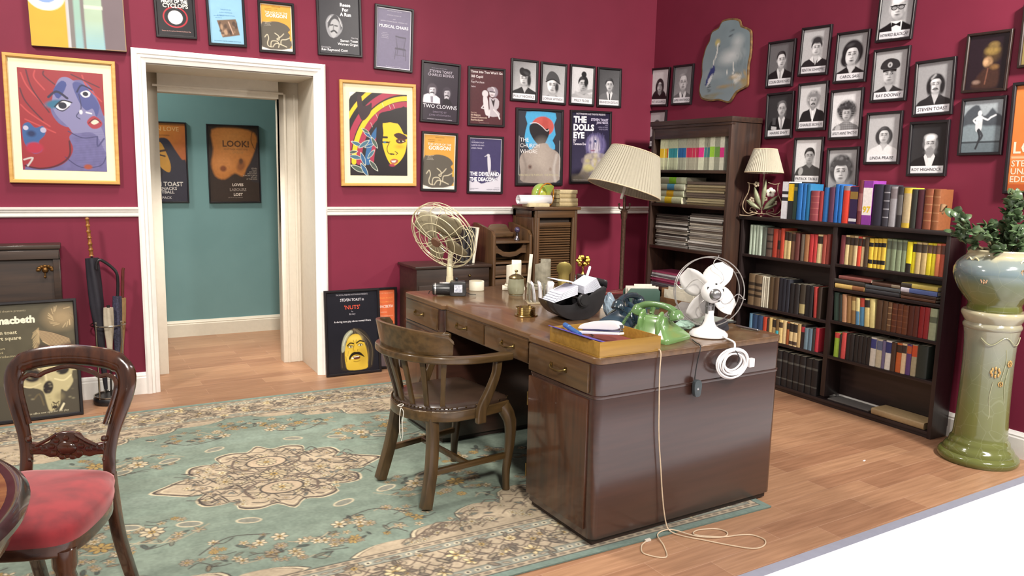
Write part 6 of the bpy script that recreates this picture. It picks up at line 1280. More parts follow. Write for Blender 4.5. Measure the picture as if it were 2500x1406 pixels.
def umbrella_stand():
    X, Y = -2.408, -.128
    t = empty('umbrella_stand', (X, Y, 0), label='round black and chrome umbrella stand left of the doorway', cat='umbrella stand')
    bk = mat('black_base', '#1d1b1d', .35); ch = mat('chrome_rod', '#b3aca0', .2, 1.0)
    B().lathe([(.0, .0), (.098, 0), (.104, .012), (.103, .034), (.096, .044), (.0, .044)], 36).ob('base', bk, t)
    B().tube([(.096*math.cos(a), .096*math.sin(a), .048) for a in [2*PI*i/36 for i in range(36)]], .005, 8, True).ob('lower_ring', ch, t)
    B().tube([(.096*math.cos(a), .096*math.sin(a), .490) for a in [2*PI*i/36 for i in range(36)]], .0045, 8, True).ob('ring', ch, t)
    for k in range(4):
        a = PI/4+PI/2*k; x, y = .096*math.cos(a), .096*math.sin(a)
        q = B(); q.cyl((x, y, .04), (x, y, .505), .0048, seg=10); q.ball((x, y, .512), .008, 8); q.ob('rod', ch, t)
    def umb(label, p0, p1, canopy, handle_pts, hm, cr=.026, r0=.030, grip=None, c0=.12, c1=.72):
        """furled umbrella leaning from p0 (ferrule) to p1 (grip root)"""
        o = empty('umbrella', (X, Y, 0), label=label, cat='umbrella', group='umbrellas in the stand')
        P0, P1 = Vector(p0), Vector(p1); d = P1-P0; ax = d.normalized(); sd = ax.orthogonal().normalized(); bn = ax.cross(sd)
        B().cyl(p0, p1, .005, seg=8).ob('shaft', mat('umbrella_shaft', '#2c2826', .4, .6), o)
        b = B(); rows = []
        for i in range(19):
            u = i/18; R = .009+(r0-.009)*min(1, u*1.5)*(1-.15*max(0, u-.8)/.2); c = P0+d*(c0+(c1-c0)*u)
            rows.append([tuple(c+(sd*math.cos(a)+bn*math.sin(a))*R*(1+.14*math.sin(4*a+u*5))) for a in [2*PI*k/24 for k in range(25)]])
        b.sheet(rows); b.add(rows[-1][:-1], [tuple(range(24))]); b.add(rows[0][:-1], [tuple(range(24))]); b.ob('canopy', canopy, o, smooth=1.2)
        grip(o) if grip else B().tube(smoothpts(handle_pts, 6), .009, 10).ob('handle', hm, o)
        return o
    navy = mat('umbrella_navy', '#23202a', .7, var=.1); bam = mat('bamboo_handle', '#9a6428', .35, col2='#6d431c', scale=40)
    def bamboo(o):
        p0, p1 = Vector((-.068, .03, .905)), Vector((-.080, .035, 1.125)); d = (p1-p0); b = B(); pts = []; rs = []
        for i in range(45): u = i/44; pts.append(p0+d*u); rs.append(.0105+.0042*(abs(((u*6) % 1)-.5) > .40)-.002*u)
        b.tube(pts, rs, 12); b.ball(tuple(p1), .012, 10); b.ob('handle', bam, o)
    umb('long navy umbrella with a bamboo handle in the stand', (-.03, .015, .055), (-.068, .03, .905), navy, None, bam, r0=.036, grip=bamboo, c0=.03, c1=.985)
    umb('black umbrella with a crook handle in the stand', (.03, -.035, .055), (.056, -.012, .66), mat('umbrella_speckle', '#242230', .7, col2='#3b3a52', scale=120), [(.058, -.01, .655), (.064, -.01, .74), (.060, -.012, .80), (.035, -.012, .838), (.0, -.012, .87), (-.028, -.014, .885), (-.045, -.014, .862), (-.046, -.014, .83)], mat('crook_black', '#1c1a1d', .3), r0=.024, c0=.1, c1=1.0)
    umb('cream folded umbrella bundled in the middle of the stand', (-.005, -.055, .055), (.004, -.058, .60), mat('umbrella_cream', '#b3a794', .7), [(.004, -.058, .59), (.004, -.058, .615)], mat('crook_black', '#1c1a1d', .3), r0=.026, c0=.35, c1=1.0)
    umb('tan umbrella with a red-brown stick handle at the right of the stand', (.05, .045, .055), (.086, .045, .64), mat('umbrella_tan', '#9a7a50', .7), [(.086, .045, .635), (.090, .045, .70), (.096, .045, .80), (.102, .045, .825)], mat('cherry_stick', '#5c2a22', .35), r0=.020, c0=.2, c1=1.0)
umbrella_stand()

# ---------------------------------------------------------------- back corner: bureau, organiser, roll-front cabinet
brown_oak = wood('bureau_oak', '#5c4128', '#43301e', 2, .4, .2)
brown_oak_h = wood('bureau_oak_flat', '#5f442a', '#46321f', 0, .4, .2)
dark_oak = wood('bureau_dark_oak', '#3a2a22', '#2a1f1a', 0, .4, .2)
def side_table():
    t = empty('low_cupboard', (-.205, -.022, 0), label='low dark wood cupboard behind the cream desk fan', cat='cupboard')
    B().box(-.300, .300, -.35, 0, .772, .792).ob('tabletop', dark_oak, t, bev=.004); B().box(-.285, .285, -.335, -.01, .0, .772).ob('carcass', dark_oak, t, bev=.002)
    d = B().box(-.05, .28, -.343, -.333, .675, .760).ob('drawer', dark_oak, t, bev=.003); B().ball((.12, -.352, .715), .010, 10).ob('knob', old_brass, d)
    d2 = B().box(-.27, .27, -.343, -.333, .05, .655).ob('door', dark_oak, t, bev=.003); B().ball((.22, -.352, .40), .010, 10).ob('knob', old_brass, d2)
side_table()
def organiser():
    t = empty('writing_organiser', (.275, -.022, 0), label='brown wooden pigeonhole organiser with scrolled top beside the slatted cabinet', cat='organiser')
    for x in (-.165, .143): B().prism([(-.338, 0), (-.338, .995), (-.30, 1.03), (-.05, 1.075), (0, 1.075), (0, 0)], x, x+.022, 0).ob('side_panel', brown_oak, t, bev=.002)
    B().box(-.143, .143, -.012, 0, 0, .97).ob('back_panel', brown_oak, t)
    sc = [(-.143, .97), (-.143, 1.0), (-.11, 1.005), (-.09, 1.03), (-.07, 1.06), (-.03, 1.066), (.03, 1.066), (.07, 1.06), (.09, 1.03), (.11, 1.005), (.143, 1.0), (.143, .97)]
    B().prism(smoothpts(sc, 2, True), -.10, -.085, 1).ob('scrolled_gallery', brown_oak_h, t, bev=.002)
    for z in (.952, .80, .70, .60): B().box(-.143, .143, -.335, -.012, z-.014, z).ob('shelf', brown_oak_h, t, bev=.002)
    # front rail with a dipped cut-out under the upper shelf
    B().prism([(-.143, .938), (-.143, .86), (-.10, .862), (-.06, .84), (.0, .832), (.06, .84), (.10, .862), (.143, .86), (.143, .938), (.12, .938), (.10, .90), (.05, .872), (0, .868), (-.05, .872), (-.10, .90), (-.12, .938)], -.29, -.275, 1).ob('scalloped_rail', brown_oak_h, t)
    for z, h in ((.702, .070), (.602, .070)): 
        d = B().box(-.14, .14, -.30, -.288, z, z+h).ob('drawer', brown_oak_h, t, bev=.003); B().ball((0, -.305, z+h/2), .007, 8).ob('knob', old_brass, d)
    B().box(-.143, .143, -.32, -.30, 0, .58).ob('lower_front', brown_oak, t)
organiser()
def slat_cabinet():
    t = empty('cabinet', (.655, -.022, 0), label='brown wooden cabinet with a slatted roll front against the back wall', cat='cabinet')
    x0, x1, yf, h = -.19, .19, -.33, 1.185
    for x in (x0, x1-.02): B().box(x, x+.02, yf, 0, 0, h).ob('side_panel', brown_oak, t, bev=.002)
    p = B(); p.box(x0-.006, x0, yf+.0, yf+.045, .02, h-.01); p.box(x0-.006, x0, -.045, 0, .02, h-.01); p.box(x0-.006, x0, yf, 0, h-.06, h-.01); p.box(x0-.006, x0, yf, 0, .02, .08); p.ob('side_frame', brown_oak, t, bev=.002)
    B().box(x0-.02, x1+.02, yf-.02, 0, h, h+.022).ob('top', brown_oak_h, t, bev=.005)
    B().box(x0+.02, x1-.02, -.012, 0, 0, h).ob('back_panel', brown_oak, t)
    B().box(x0+.02, x1-.02, yf, yf+.02, h-.06, h).ob('header', brown_oak_h, t, bev=.002)
    for x in (x0+.02, x1-.042): B().box(x, x+.022, yf, yf+.02, .06, h-.06).ob('stile', brown_oak, t, bev=.003)
    B().box(x0+.02, x1-.02, yf, yf+.02, 0, .06).ob('base_rail', brown_oak_h, t, bev=.002)
    B().box(x0+.042, x1-.042, yf+.05, yf+.055, .06, h-.06).ob('inner_board', mat('cabinet_dark_inside', '#2a1d14', .7), t)
    s = B(); z = .065; bx = x0+.044
    while z < h-.125: s.prism([(yf+.042, z), (yf+.026, z+.003), (yf+.024, z+.009), (yf+.028, z+.0145), (yf+.042, z+.016)], bx, x1-.044, 0); z += .0185
    s.ob('roll_front', brown_oak_h, t, smooth=.4)
    B().box(bx, x1-.044, yf+.022, yf+.042, h-.125, h-.098).ob('lift_rail', brown_oak_h, t, bev=.003)
slat_cabinet()
pale_cover = '#b5a378'
for i, (y, L, x, c, nm) in enumerate([(-.10, .17, 0, '#b3a077', 'bottom'), (-.10, .165, .004, '#bba983', 'second from bottom'), (-.10, .155, -.002, '#b09d74', 'third from bottom'), (-.10, .160, .003, '#bfae88', 'top')]):
    o = empty('book', (.765+x, -.205, 1.2075+.032*i+.015), (PI/2, 0, PI/2), 'old cream book, %s of the pile on the slatted cabinet' % nm, 'book', 'cream books on the slatted cabinet')
    o.rotation_euler = (PI/2, 0, PI/2+.05*(i % 2)); o.location = (.765+x-.075, -.29+.01*(i % 2), 1.2075+.032*i+.016)
    book_parts(o, .031, L, .13, c, pg=mat('old_cream_pages', '#c9bb92', .8, var=.12, scale=150))
    o.rotation_euler = (PI/2, 0, PI/2)
    o.location = (.715+x, -.295, 1.2075+.032*i+.016)
def paper_roll():
    t = empty('paper_roll', (.475, -.318, 1.2075), (0, 0, .06), 'rolled sheet of white paper lying on the slatted cabinet', 'paper roll')
    b = B(); sp = []
    for i in range(60): a = i*.36; r_ = .024+.0002*i; sp.append((r_*math.cos(a), r_*math.sin(a)))
    b.sheet([[(x, p[0], .036+.016+p[1]) for p in sp] for x in (-.145, .145)]); b.ob('sheet', mat('white_paper', '#e4e2e6', .7, var=.02), t, smooth=1.2, solid=.0006)
paper_roll()
o = empty('booklet', (.49, -.312, 1.2075), (0, 0, .02), 'flat cream booklet under the rolled paper on the slatted cabinet', 'booklet'); B().box(-.09, .09, -.055, .045, .0005, .026).ob('pages', mat('booklet_cream', '#cfc19a', .7), o, bev=.002)
def glass_globe():
    t = empty('glass_ornament', (.603, -.20, 1.2075), (0, 0, .32), 'green and amber glass globe ornament on the slatted cabinet', 'ornament')
    am = mat('amber_glass_rim', '#b5761f', .15, coat=.6); gr = mat('green_glass', '#6da85a', .15, col2='#b5b545', scale=7, coat=.6); dk = mat('dark_red_glass', '#4a1a18', .1, coat=.6)
    R_ = .085; zc = R_+.004
    b = B(); rows = []
    for i in range(13):
        th = PI*.5*i/12*1.05
        rows.append([(R_*math.sin(th)*math.cos(a), R_*math.sin(th)*math.sin(a)*.8, zc+R_*math.cos(th)) for a in [2*PI*k/40 for k in range(41)]])
    b.sheet(rows); b.ob('green_dome', gr, t, smooth=1.2)
    B().ball((0, 0, zc), R_*.965, 28, (1, .8, 1)).ob('globe', dk, t)
    B().tube([(R_*1.01*math.cos(a), -.052-.012*abs(math.sin(a)), zc+R_*1.01*math.sin(a)) for a in [2*PI*i/48 for i in range(48)]], .0055, 8, True).ob('rim', am, t)
    p = B(); p.prism(smoothpts([(-.055, .155), (0, .165), (.055, .155), (.045, .13), (.022, .10), (.02, .06), (.0, .04), (-.02, .06), (-.022, .10), (-.045, .13)], 3, True), -.082, -.060, 1); p.ob('petal', mat('yellow_green_glass', '#a8a23c', .15, col2='#7da04e', scale=20, coat=.6), t, bev=.006)
glass_globe()
def figurine():
    t = empty('figurine', (.35, -.285, .9525), label='small silver ball figurine on the brown organiser shelf', cat='figurine')
    sv = mat('tarnished_silver', '#8f8a92', .25, 1.0, var=.2); b = B()
    b.lathe([(.022, 0), (.024, .006), (.014, .02), (.010, .04), (.013, .055), (.007, .06)], 20); b.ob('base', sv, t)
    B().ball((0, 0, .08), .022, 18).ob('ball', mat('violet_glass', '#3d3450', .1, coat=.8), t)
figurine()
# books standing on the low cupboard behind the fan
def table_books():
    labs = ['black file leaning leftmost on the low cupboard behind the cream fan', 'black file with grey spine text, second on the low cupboard', 'black slim file, third on the low cupboard', 'slim white book leaning rightmost on the low cupboard']
    x = -.115
    for i, (t_, h_, col, lean) in enumerate([(.032, .262, '#1f1c1c', 5), (.030, .260, '#232021', 5), (.026, .258, '#1c1a1a', 6), (.020, .262, '#ddd5c4', 8)]):
        a = math.radians(lean)
        o = empty('book', (x, -.285, .7922+.0), (0, a, 0), labs[i], 'book', 'books on the low cupboard')
        o.rotation_euler = Euler((0, a, 0))
        book_parts(o, t_-.002, h_, .15, col, ((.55, .9, '#3a3637'),) if i in (1, 2) else ())
        # spine toward the viewer, thickness along x
        for ch in o.children: ch.rotation_euler = (0, 0, PI/2); ch.location = (t_/2, 0, 0)
        x += t_/math.cos(a)+.0015
        o.location.z += math.sin(a)*t_+.0005
table_books()
# ---------------------------------------------------------------- lamps
def pleated(name, parent, rb, rt, h, m, z0=0, n=72, amp=.004):
    b = B(); rows = []
    for i in range(3):
        u = i/2; rr_ = rb+(rt-rb)*u
        rows.append([((rr_+amp*(1 if k % 2 else -1))*math.cos(2*PI*k/(2*n)), (rr_+amp*(1 if k % 2 else -1))*math.sin(2*PI*k/(2*n)), z0+h*u) for k in range(2*n+1)])
    b.sheet(rows); o = b.ob(name, m, parent, smooth=.0, solid=.0015); return o
def shade_material():
    m = mat('cream_shade', '#aba594', .8, var=.02); p = m.node_tree.nodes['Principled BSDF']
    p.inputs['Subsurface Weight'].default_value = .15; p.inputs['Subsurface Radius'].default_value = (.02, .02, .015); return m
def floor_lamp():
    t = empty('floor_lamp', (1.105, -.60, 0), label='tall floor lamp with a tilted pleated cream shade in front of the tall bookcase', cat='lamp')
    met = mat('lamp_pole_bronze', '#6b5346', .4, .7, var=.2, scale=60)
    B().lathe([(0, 0), (.15, 0), (.152, .012), (.13, .024), (.06, .036), (.03, .055), (.0, .06)], 40).ob('base', met, t)
    B().lathe([(.016, .05), (.018, .3), (.016, .7), (.018, 1.12), (.024, 1.135), (.026, 1.175), (.03, 1.185), (.012, 1.20), (.010, 1.30), (.0, 1.30)], 24).ob('pole', met, t)
    k = B(); k.tube(smoothpts([(-.05, 0, 1.23), (-.045, 0, 1.205), (0, 0, 1.20), (.045, 0, 1.205), (.05, 0, 1.23)], 5), .005, 8); k.ball((-.05, 0, 1.238), .010, 8); k.ball((.05, 0, 1.238), .010, 8); k.ob('cross_arm', met, t)
    s = pleated('lamp_shade', t, .283, .188, .30, shade_material()); s.location = (-.01, 0, 1.345); s.rotation_euler = (math.radians(3), math.radians(16), 0)
    r = B(); r.tube([(.284*math.cos(a), .284*math.sin(a), .0) for a in [2*PI*i/60 for i in range(60)]], .004, 6, True); r.tube([(.189*math.cos(a), .189*math.sin(a), .30) for a in [2*PI*i/60 for i in range(60)]], .004, 6, True)
    r.ob('trim', mat('shade_trim', '#d9c8a8', .8), s)
    q = B(); q.cyl((0, 0, -.07), (0, 0, .12), .012, seg=12); q.ball((0, 0, .15), .032, 14, (1, 1, 1.2)); q.ob('bulb', mat('frosted_bulb', '#e6e2d8', .4), s)
floor_lamp()
def flower_lamp():
    t = empty('table_lamp', (1.690, -1.420, 1.1873), (0, 0, math.radians(35)), 'table lamp with wire lyre frame, metal leaves and pleated cream shade', 'lamp')
    wm = mat('worn_cream_metal', '#b09c82', .45, .3, var=.2, scale=50); lf = mat('painted_leaf_metal', '#8d9274', .45, .2, var=.15); fw = mat('painted_petal', '#ded8cc', .5)
    K = B()
    for s in (-1, 1):
        K.tube(smoothpts([(0, s*.110, .238), (0, s*.098, .225), (0, s*.100, .17), (0, s*.130, .10), (0, s*.128, .05), (0, s*.095, .020), (0, s*.05, .028), (0, s*.012, .012)], 6), .0035, 8)
        K.tube(smoothpts([(0, s*.110, .238), (0, s*.08, .228), (0, s*.055, .232), (0, s*.03, .240)], 4), .003, 6)
        K.tube(smoothpts([(0, s*.03, .03), (0, s*.05, .055), (0, s*.075, .06), (0, s*.080, .04), (0, s*.06, .034)], 5), .003, 6)
    K.ob('wire_frame', wm, t)
    f = B(); f.bar(smoothpts([(0, .150, .006), (0, .09, .004), (0, .04, .018), (0, 0, .022), (0, -.04, .018), (0, -.09, .004), (0, -.150, .006)], 5), .022, .006); f.box(-.035, .035, -.004, .004, 0, .006); f.ob('foot', wm, t, bev=.001)
    B().cyl((0, 0, .02), (0, 0, .33), .005, seg=10).ob('stem', wm, t)
    L = B()
    for (y, z, a, ln, w) in ((.006, .06, 20, .155, .034), (-.004, .07, -4, .19, .030), (.008, .05, 58, .12, .030), (-.012, .05, -42, .135, .034), (-.01, .05, -66, .09, .022)):
        r_ = math.radians(a); d = Vector((0, math.sin(r_), math.cos(r_))); sd = Vector((0, math.cos(r_), -math.sin(r_))); rows = []
        for i in range(9):
            u = i/8; ww = w*math.sin(PI*min(1, u*.96+.02))**.8*.5; c = Vector((-.012-.018*math.sin(u*PI), y, z))+d*ln*u; rows.append([tuple(c-sd*ww), tuple(c+Vector((-.005, 0, 0))), tuple(c+sd*ww)])
        L.sheet(rows)
    L.ob('leaves', lf, t, solid=.0015)
    P = B()
    for (y, z, s) in ((.045, .225, .017), (.07, .115, .018), (-.02, .125, .015), (-.085, .10, .016)):
        for k in range(5): a = 2*PI*k/5; P.ball((-.018, y+s*.7*math.cos(a), z+s*.7*math.sin(a)), s*.55, 8, (.5, 1, 1))
    P.ob('small_flowers', mat('faded_petal', '#a3977f', .5), t)
    w = B()
    for k in range(5): a = 2*PI*k/5+.3; w.ball((-.024, -.055+.018*math.cos(a), .172+.018*math.sin(a)), .017, 10, (.45, 1, 1))
    w.ob('white_flower', fw, t); c = B(); c.ball((-.034, -.055, .172), .007, 8); c.ob('flower_centre', mat('flower_eye', '#4a4034', .6), t)
    s = pleated('lamp_shade', t, .130, .078, .160, shade_material(), n=52, amp=.0022); s.location = (-.020, 0, .308); s.rotation_euler = (0, math.radians(2), 0)
    r = B(); r.tube([(.131*math.cos(a), .131*math.sin(a), 0) for a in [2*PI*i/48 for i in range(48)]], .003, 6, True); r.tube([(.079*math.cos(a), .079*math.sin(a), .160) for a in [2*PI*i/48 for i in range(48)]], .003, 6, True); r.ob('trim', MATS['shade_trim'], s)
    q = B(); q.cyl((0, 0, -.01), (0, 0, .07), .010, seg=10); q.ball((0, 0, .10), .026, 12, (1, 1, 1.2)); q.ob('bulb', MATS['frosted_bulb'], s)
    n = B(); n.tube(smoothpts([(0, 0, .33), (-.012, 0, .33), (-.020, 0, .308)], 4), .004, 6); n.ob('neck', wm, t)
flower_lamp()

# ---------------------------------------------------------------- jardiniere on its pedestal, and the plant
def glaze(name, stops, z0, z1):
    m = bpy.data.materials.new(name); m.use_nodes = True; N = m.node_tree.nodes; L = m.node_tree.links; b = N['Principled BSDF']
    tc = N.new('ShaderNodeTexCoord'); sx = N.new('ShaderNodeSeparateXYZ'); mr = N.new('ShaderNodeMapRange'); mr.inputs[1].default_value = z0; mr.inputs[2].default_value = z1
    nz = N.new('ShaderNodeTexNoise'); nz.inputs['Scale'].default_value = 9; nz.inputs['Detail'].default_value = 4
    ad = N.new('ShaderNodeMath'); ad.operation = 'MULTIPLY_ADD'; ad.inputs[1].default_value = .18; ad2 = N.new('ShaderNodeMath'); ad2.operation = 'ADD'; ad2.inputs[1].default_value = -.09
    rp = N.new('ShaderNodeValToRGB'); cr = rp.color_ramp
    while len(cr.elements) < len(stops): cr.elements.new(.5)
    for e, (p, c) in zip(cr.elements, stops): e.position = p; e.color = (*hx(c), 1)
    vz = N.new('ShaderNodeTexVoronoi'); vz.feature = 'DISTANCE_TO_EDGE'; vz.inputs['Scale'].default_value = 11
    gt = N.new('ShaderNodeMath'); gt.operation = 'LESS_THAN'; gt.inputs[1].default_value = .012
    mx = N.new('ShaderNodeMixRGB'); mx.inputs[2].default_value = (*hx('#9a9d80'), 1); ml = N.new('ShaderNodeMath'); ml.operation = 'MULTIPLY'; ml.inputs[1].default_value = .16
    L.new(tc.outputs['Object'], sx.inputs[0]); L.new(sx.outputs['Z'], mr.inputs[0]); L.new(tc.outputs['Object'], nz.inputs['Vector'])
    L.new(nz.outputs['Fac'], ad.inputs[0]); L.new(mr.outputs[0], ad.inputs[2]); L.new(ad.outputs[0], ad2.inputs[0]); L.new(ad2.outputs[0], rp.inputs[0])
    L.new(tc.outputs['Object'], vz.inputs['Vector']); L.new(vz.outputs['Distance'], gt.inputs[0]); L.new(gt.outputs[0], ml.inputs[0]); L.new(ml.outputs[0], mx.inputs[0])
    L.new(rp.outputs[0], mx.inputs[1]); L.new(mx.outputs[0], b.inputs['Base Color'])
    b.inputs['Roughness'].default_value = .14; b.inputs['Coat Weight'].default_value = .5; b.inputs['Coat Roughness'].default_value = .05
    return m
PX, PY = 1.583, -3.130
def petals(parent, name, spots, m):
    for (a, r, z, s) in spots:
        b = B(); ca, sa = math.cos(a), math.sin(a); U_ = Vector((-sa, ca, 0)); Nn = Vector((ca, sa, 0)); c = Vector((r*ca, r*sa, z))
        for k in range(8):
            w = 2*PI*k/8; p = c+U_*s*.6*math.cos(w)+Vector((0, 0, s*.6*math.sin(w)))+Nn*.0005; b.ball(tuple(p), s*.34, 8, (.5, .5, 1))
        b.ball(tuple(c+Nn*.001), s*.32, 8, (.6, .6, .8)); b.ob(name, m, parent)
def pedestal():
    t = empty('pedestal', (PX, PY, 0), label='tall glazed olive-green pottery column standing on the floor at right', cat='pedestal')
    m = glaze('pedestal_glaze', [(0, '#5f6430'), (.30, '#686b3c'), (.55, '#6d7050'), (.74, '#777a68'), (.88, '#878470'), (1, '#a8a082')], 0, .81)
    B().lathe([(0, 0), (.183, 0), (.190, .012), (.190, .030), (.182, .042), (.168, .050), (.166, .062), (.158, .076), (.146, .086), (.143, .098), (.140, .112), (.131, .122), (.128, .135), (.126, .16), (.121, .25), (.118, .38), (.117, .52), (.119, .62), (.124, .68), (.128, .70), (.128, .708), (.134, .715), (.135, .728), (.130, .735), (.126, .742), (.132, .752), (.142, .770), (.148, .785), (.146, .797), (.140, .803), (.0, .803)], 72).ob('column', m, t)
    petals(t, 'flower_relief', [(3.95, .119, .50, .034), (4.55, .119, .545, .022), (4.20, .119, .44, .018)], mat('relief_orange', '#a87a3e', .2, col2='#b5985c', scale=40, coat=.5))
    v = B(); 
    for pts in ([(3.9, .45), (3.82, .36), (3.9, .28), (3.75, .20)], [(4.2, .46), (4.35, .55), (4.3, .62)], [(4.5, .52), (4.4, .43), (4.5, .34)]): v.tube(smoothpts([(.1195*math.cos(a), .1195*math.sin(a), z) for a, z in pts], 6), .0018, 6)
    v.tube(smoothpts([(.127*math.cos(a), .127*math.sin(a), .66+.02*math.cos(6*a)) for a in [3.3+.08*i for i in range(24)]], 2), .0022, 6)
    v.ob('vine_relief', mat('relief_vine', '#a5a583', .2, coat=.5), t)
pedestal()
def jardiniere():
    t = empty('jardiniere', (PX, PY, .8035), label='round blue-green glazed jardiniere pot resting on the pottery column', cat='plant pot')
    m = glaze('jardiniere_glaze', [(0, '#5a5e2a'), (.22, '#666a3c'), (.45, '#626b4e'), (.65, '#67767a'), (.84, '#79817c'), (.90, '#b0a888'), (1, '#b5ac8e')], 0, .315)
    B().lathe([(0, .0), (.122, .0), (.126, .012), (.120, .028), (.124, .040), (.150, .072), (.176, .110), (.194, .150), (.204, .185), (.203, .215), (.190, .245), (.168, .268), (.150, .282), (.146, .296), (.150, .308), (.146, .315), (.138, .312), (.135, .296), (.14, .27), (.17, .23), (.18, .18), (.15, .10), (.0, .05)], 80, close=False).ob('pot', m, t)
    petals(t, 'flower_relief', [(4.42, .198, .222, .030), (4.62, .199, .222, .026), (4.20, .20, .218, .020), (3.35, .197, .17, .022)], mat('relief_pink', '#a87a54', .2, col2='#c09a78', scale=40, coat=.5))
    for a0 in (4.40, 2.9): B().tube(smoothpts([(.172*math.cos(a0+x), .172*math.sin(a0+x), z) for x, z in ((-.22, .262), (-.12, .275), (0, .262), (.1, .275), (.2, .262), (.12, .25), (0, .255), (-.12, .25), (-.22, .262))], 5), .004, 6).ob('scroll_relief', mat('relief_cream', '#c9bf98', .2, coat=.5), t)
    B().lathe([(0, .262), (.142, .258)], 40, close=False).ob('soil', mat('potting_soil', '#2c231c', .95, bump=.6, scale=80), t)
jardiniere()
def plant():
    t = empty('potted_plant', (PX, PY, 1.066), label='jade plant with thick rounded leaves growing in the glazed jardiniere', cat='plant')
    r = random.Random(21); st, lv = B(), B()
    br = [[(0, 0, 0), (-.09, -.01, .07), (-.17, .0, .11), (-.26, .03, .16), (-.31, .06, .22)], [(0, .02, 0), (-.10, .05, .06), (-.17, .08, .09), (-.22, .10, .13)], [(-.02, 0, 0), (-.08, -.05, .05), (-.13, -.06, .05)], [(.02, 0, 0), (.0, -.04, .12), (-.02, -.06, .22), (-.05, -.07, .29)], [(.03, -.02, 0), (.07, -.06, .10), (.09, -.08, .20), (.06, -.10, .28)], [(.02, .02, 0), (.06, .02, .14), (.09, .02, .26), (.07, .0, .32)], [(.0, -.03, 0), (-.03, -.09, .08), (-.05, -.11, .15)], [(.05, -.02, 0), (.11, -.08, .06), (.14, -.10, .13)], [(-.03, .01, 0), (-.05, .02, .10), (-.07, .03, .17)], [(.03, 0, 0), (.04, -.02, .17), (.02, -.03, .30)]]
    def leaf(p, d, s):
        d = Vector(d).normalized(); up = Vector((r.uniform(-.5, .5), r.uniform(-.5, .5), 1)).normalized(); sd = d.cross(up).normalized(); n = sd.cross(d)
        rows = []
        for i in range(5):
            u = i/4; w = s*.40*math.sin(PI*(.10+.86*u))**.7; h = s*.10*math.sin(PI*(.1+.8*u)); c = Vector(p)+d*s*(u)+n*s*.16*math.sin(u*2.2)
            rows.append([tuple(c-sd*w), tuple(c-sd*w*.5+n*h), tuple(c+n*h*1.2), tuple(c+sd*w*.5+n*h), tuple(c+sd*w), tuple(c+sd*w*.5-n*h), tuple(c-n*h), tuple(c-sd*w*.5-n*h), tuple(c-sd*w)])
        lv.sheet(rows); lv.add(rows[-1][:-1], [tuple(range(8))])
    for k, b in enumerate(br):
        P = smoothpts(b, 7); n = len(P); st.tube(P, [.009*(1-.6*i/n) for i in range(n)], 8)
        i0 = int(n*(.45 if k in (0, 1, 2) else .2))
        for i in range(i0, n):
            tt = Vector(P[min(i+1, n-1)])-Vector(P[i-1])
            for q in range(4 if k in (3, 4, 5, 9) else 3):
                dv = Vector((r.uniform(-1, 1), r.uniform(-1, 1), r.uniform(-.6, .8)))+tt.normalized()*.5
                leaf(Vector(P[i])+Vector((r.uniform(-.02, .02), r.uniform(-.02, .02), r.uniform(-.015, .015))), dv, r.uniform(.035, .058))
    st.ob('stems', mat('plant_stem', '#5c5238', .8), t); lv.ob('foliage', mat('jade_leaf', '#536846', .35, col2='#36482f', scale=30, coat=.15), t, smooth=1.2)
plant()
t = empty('dried_leaf', (1.372, -2.93, 1.300), (.2, .1, .4), 'curled dry brown leaf arching at the left tip of the plant', 'leaf')
rows = []
for i in range(15):
    a = -0.15+PI*1.15*i/14; w = .014*math.sin(PI*(.08+.84*i/14)); rows.append([(-.038*math.cos(a), -w, .036*math.sin(a)+.002), (-.041*math.cos(a), 0, .040*math.sin(a)+.002), (-.038*math.cos(a), w, .036*math.sin(a)+.002)])
B().sheet(rows).ob('blade', mat('dry_leaf', '#8a6a48', .8, var=.2), t, solid=.002)

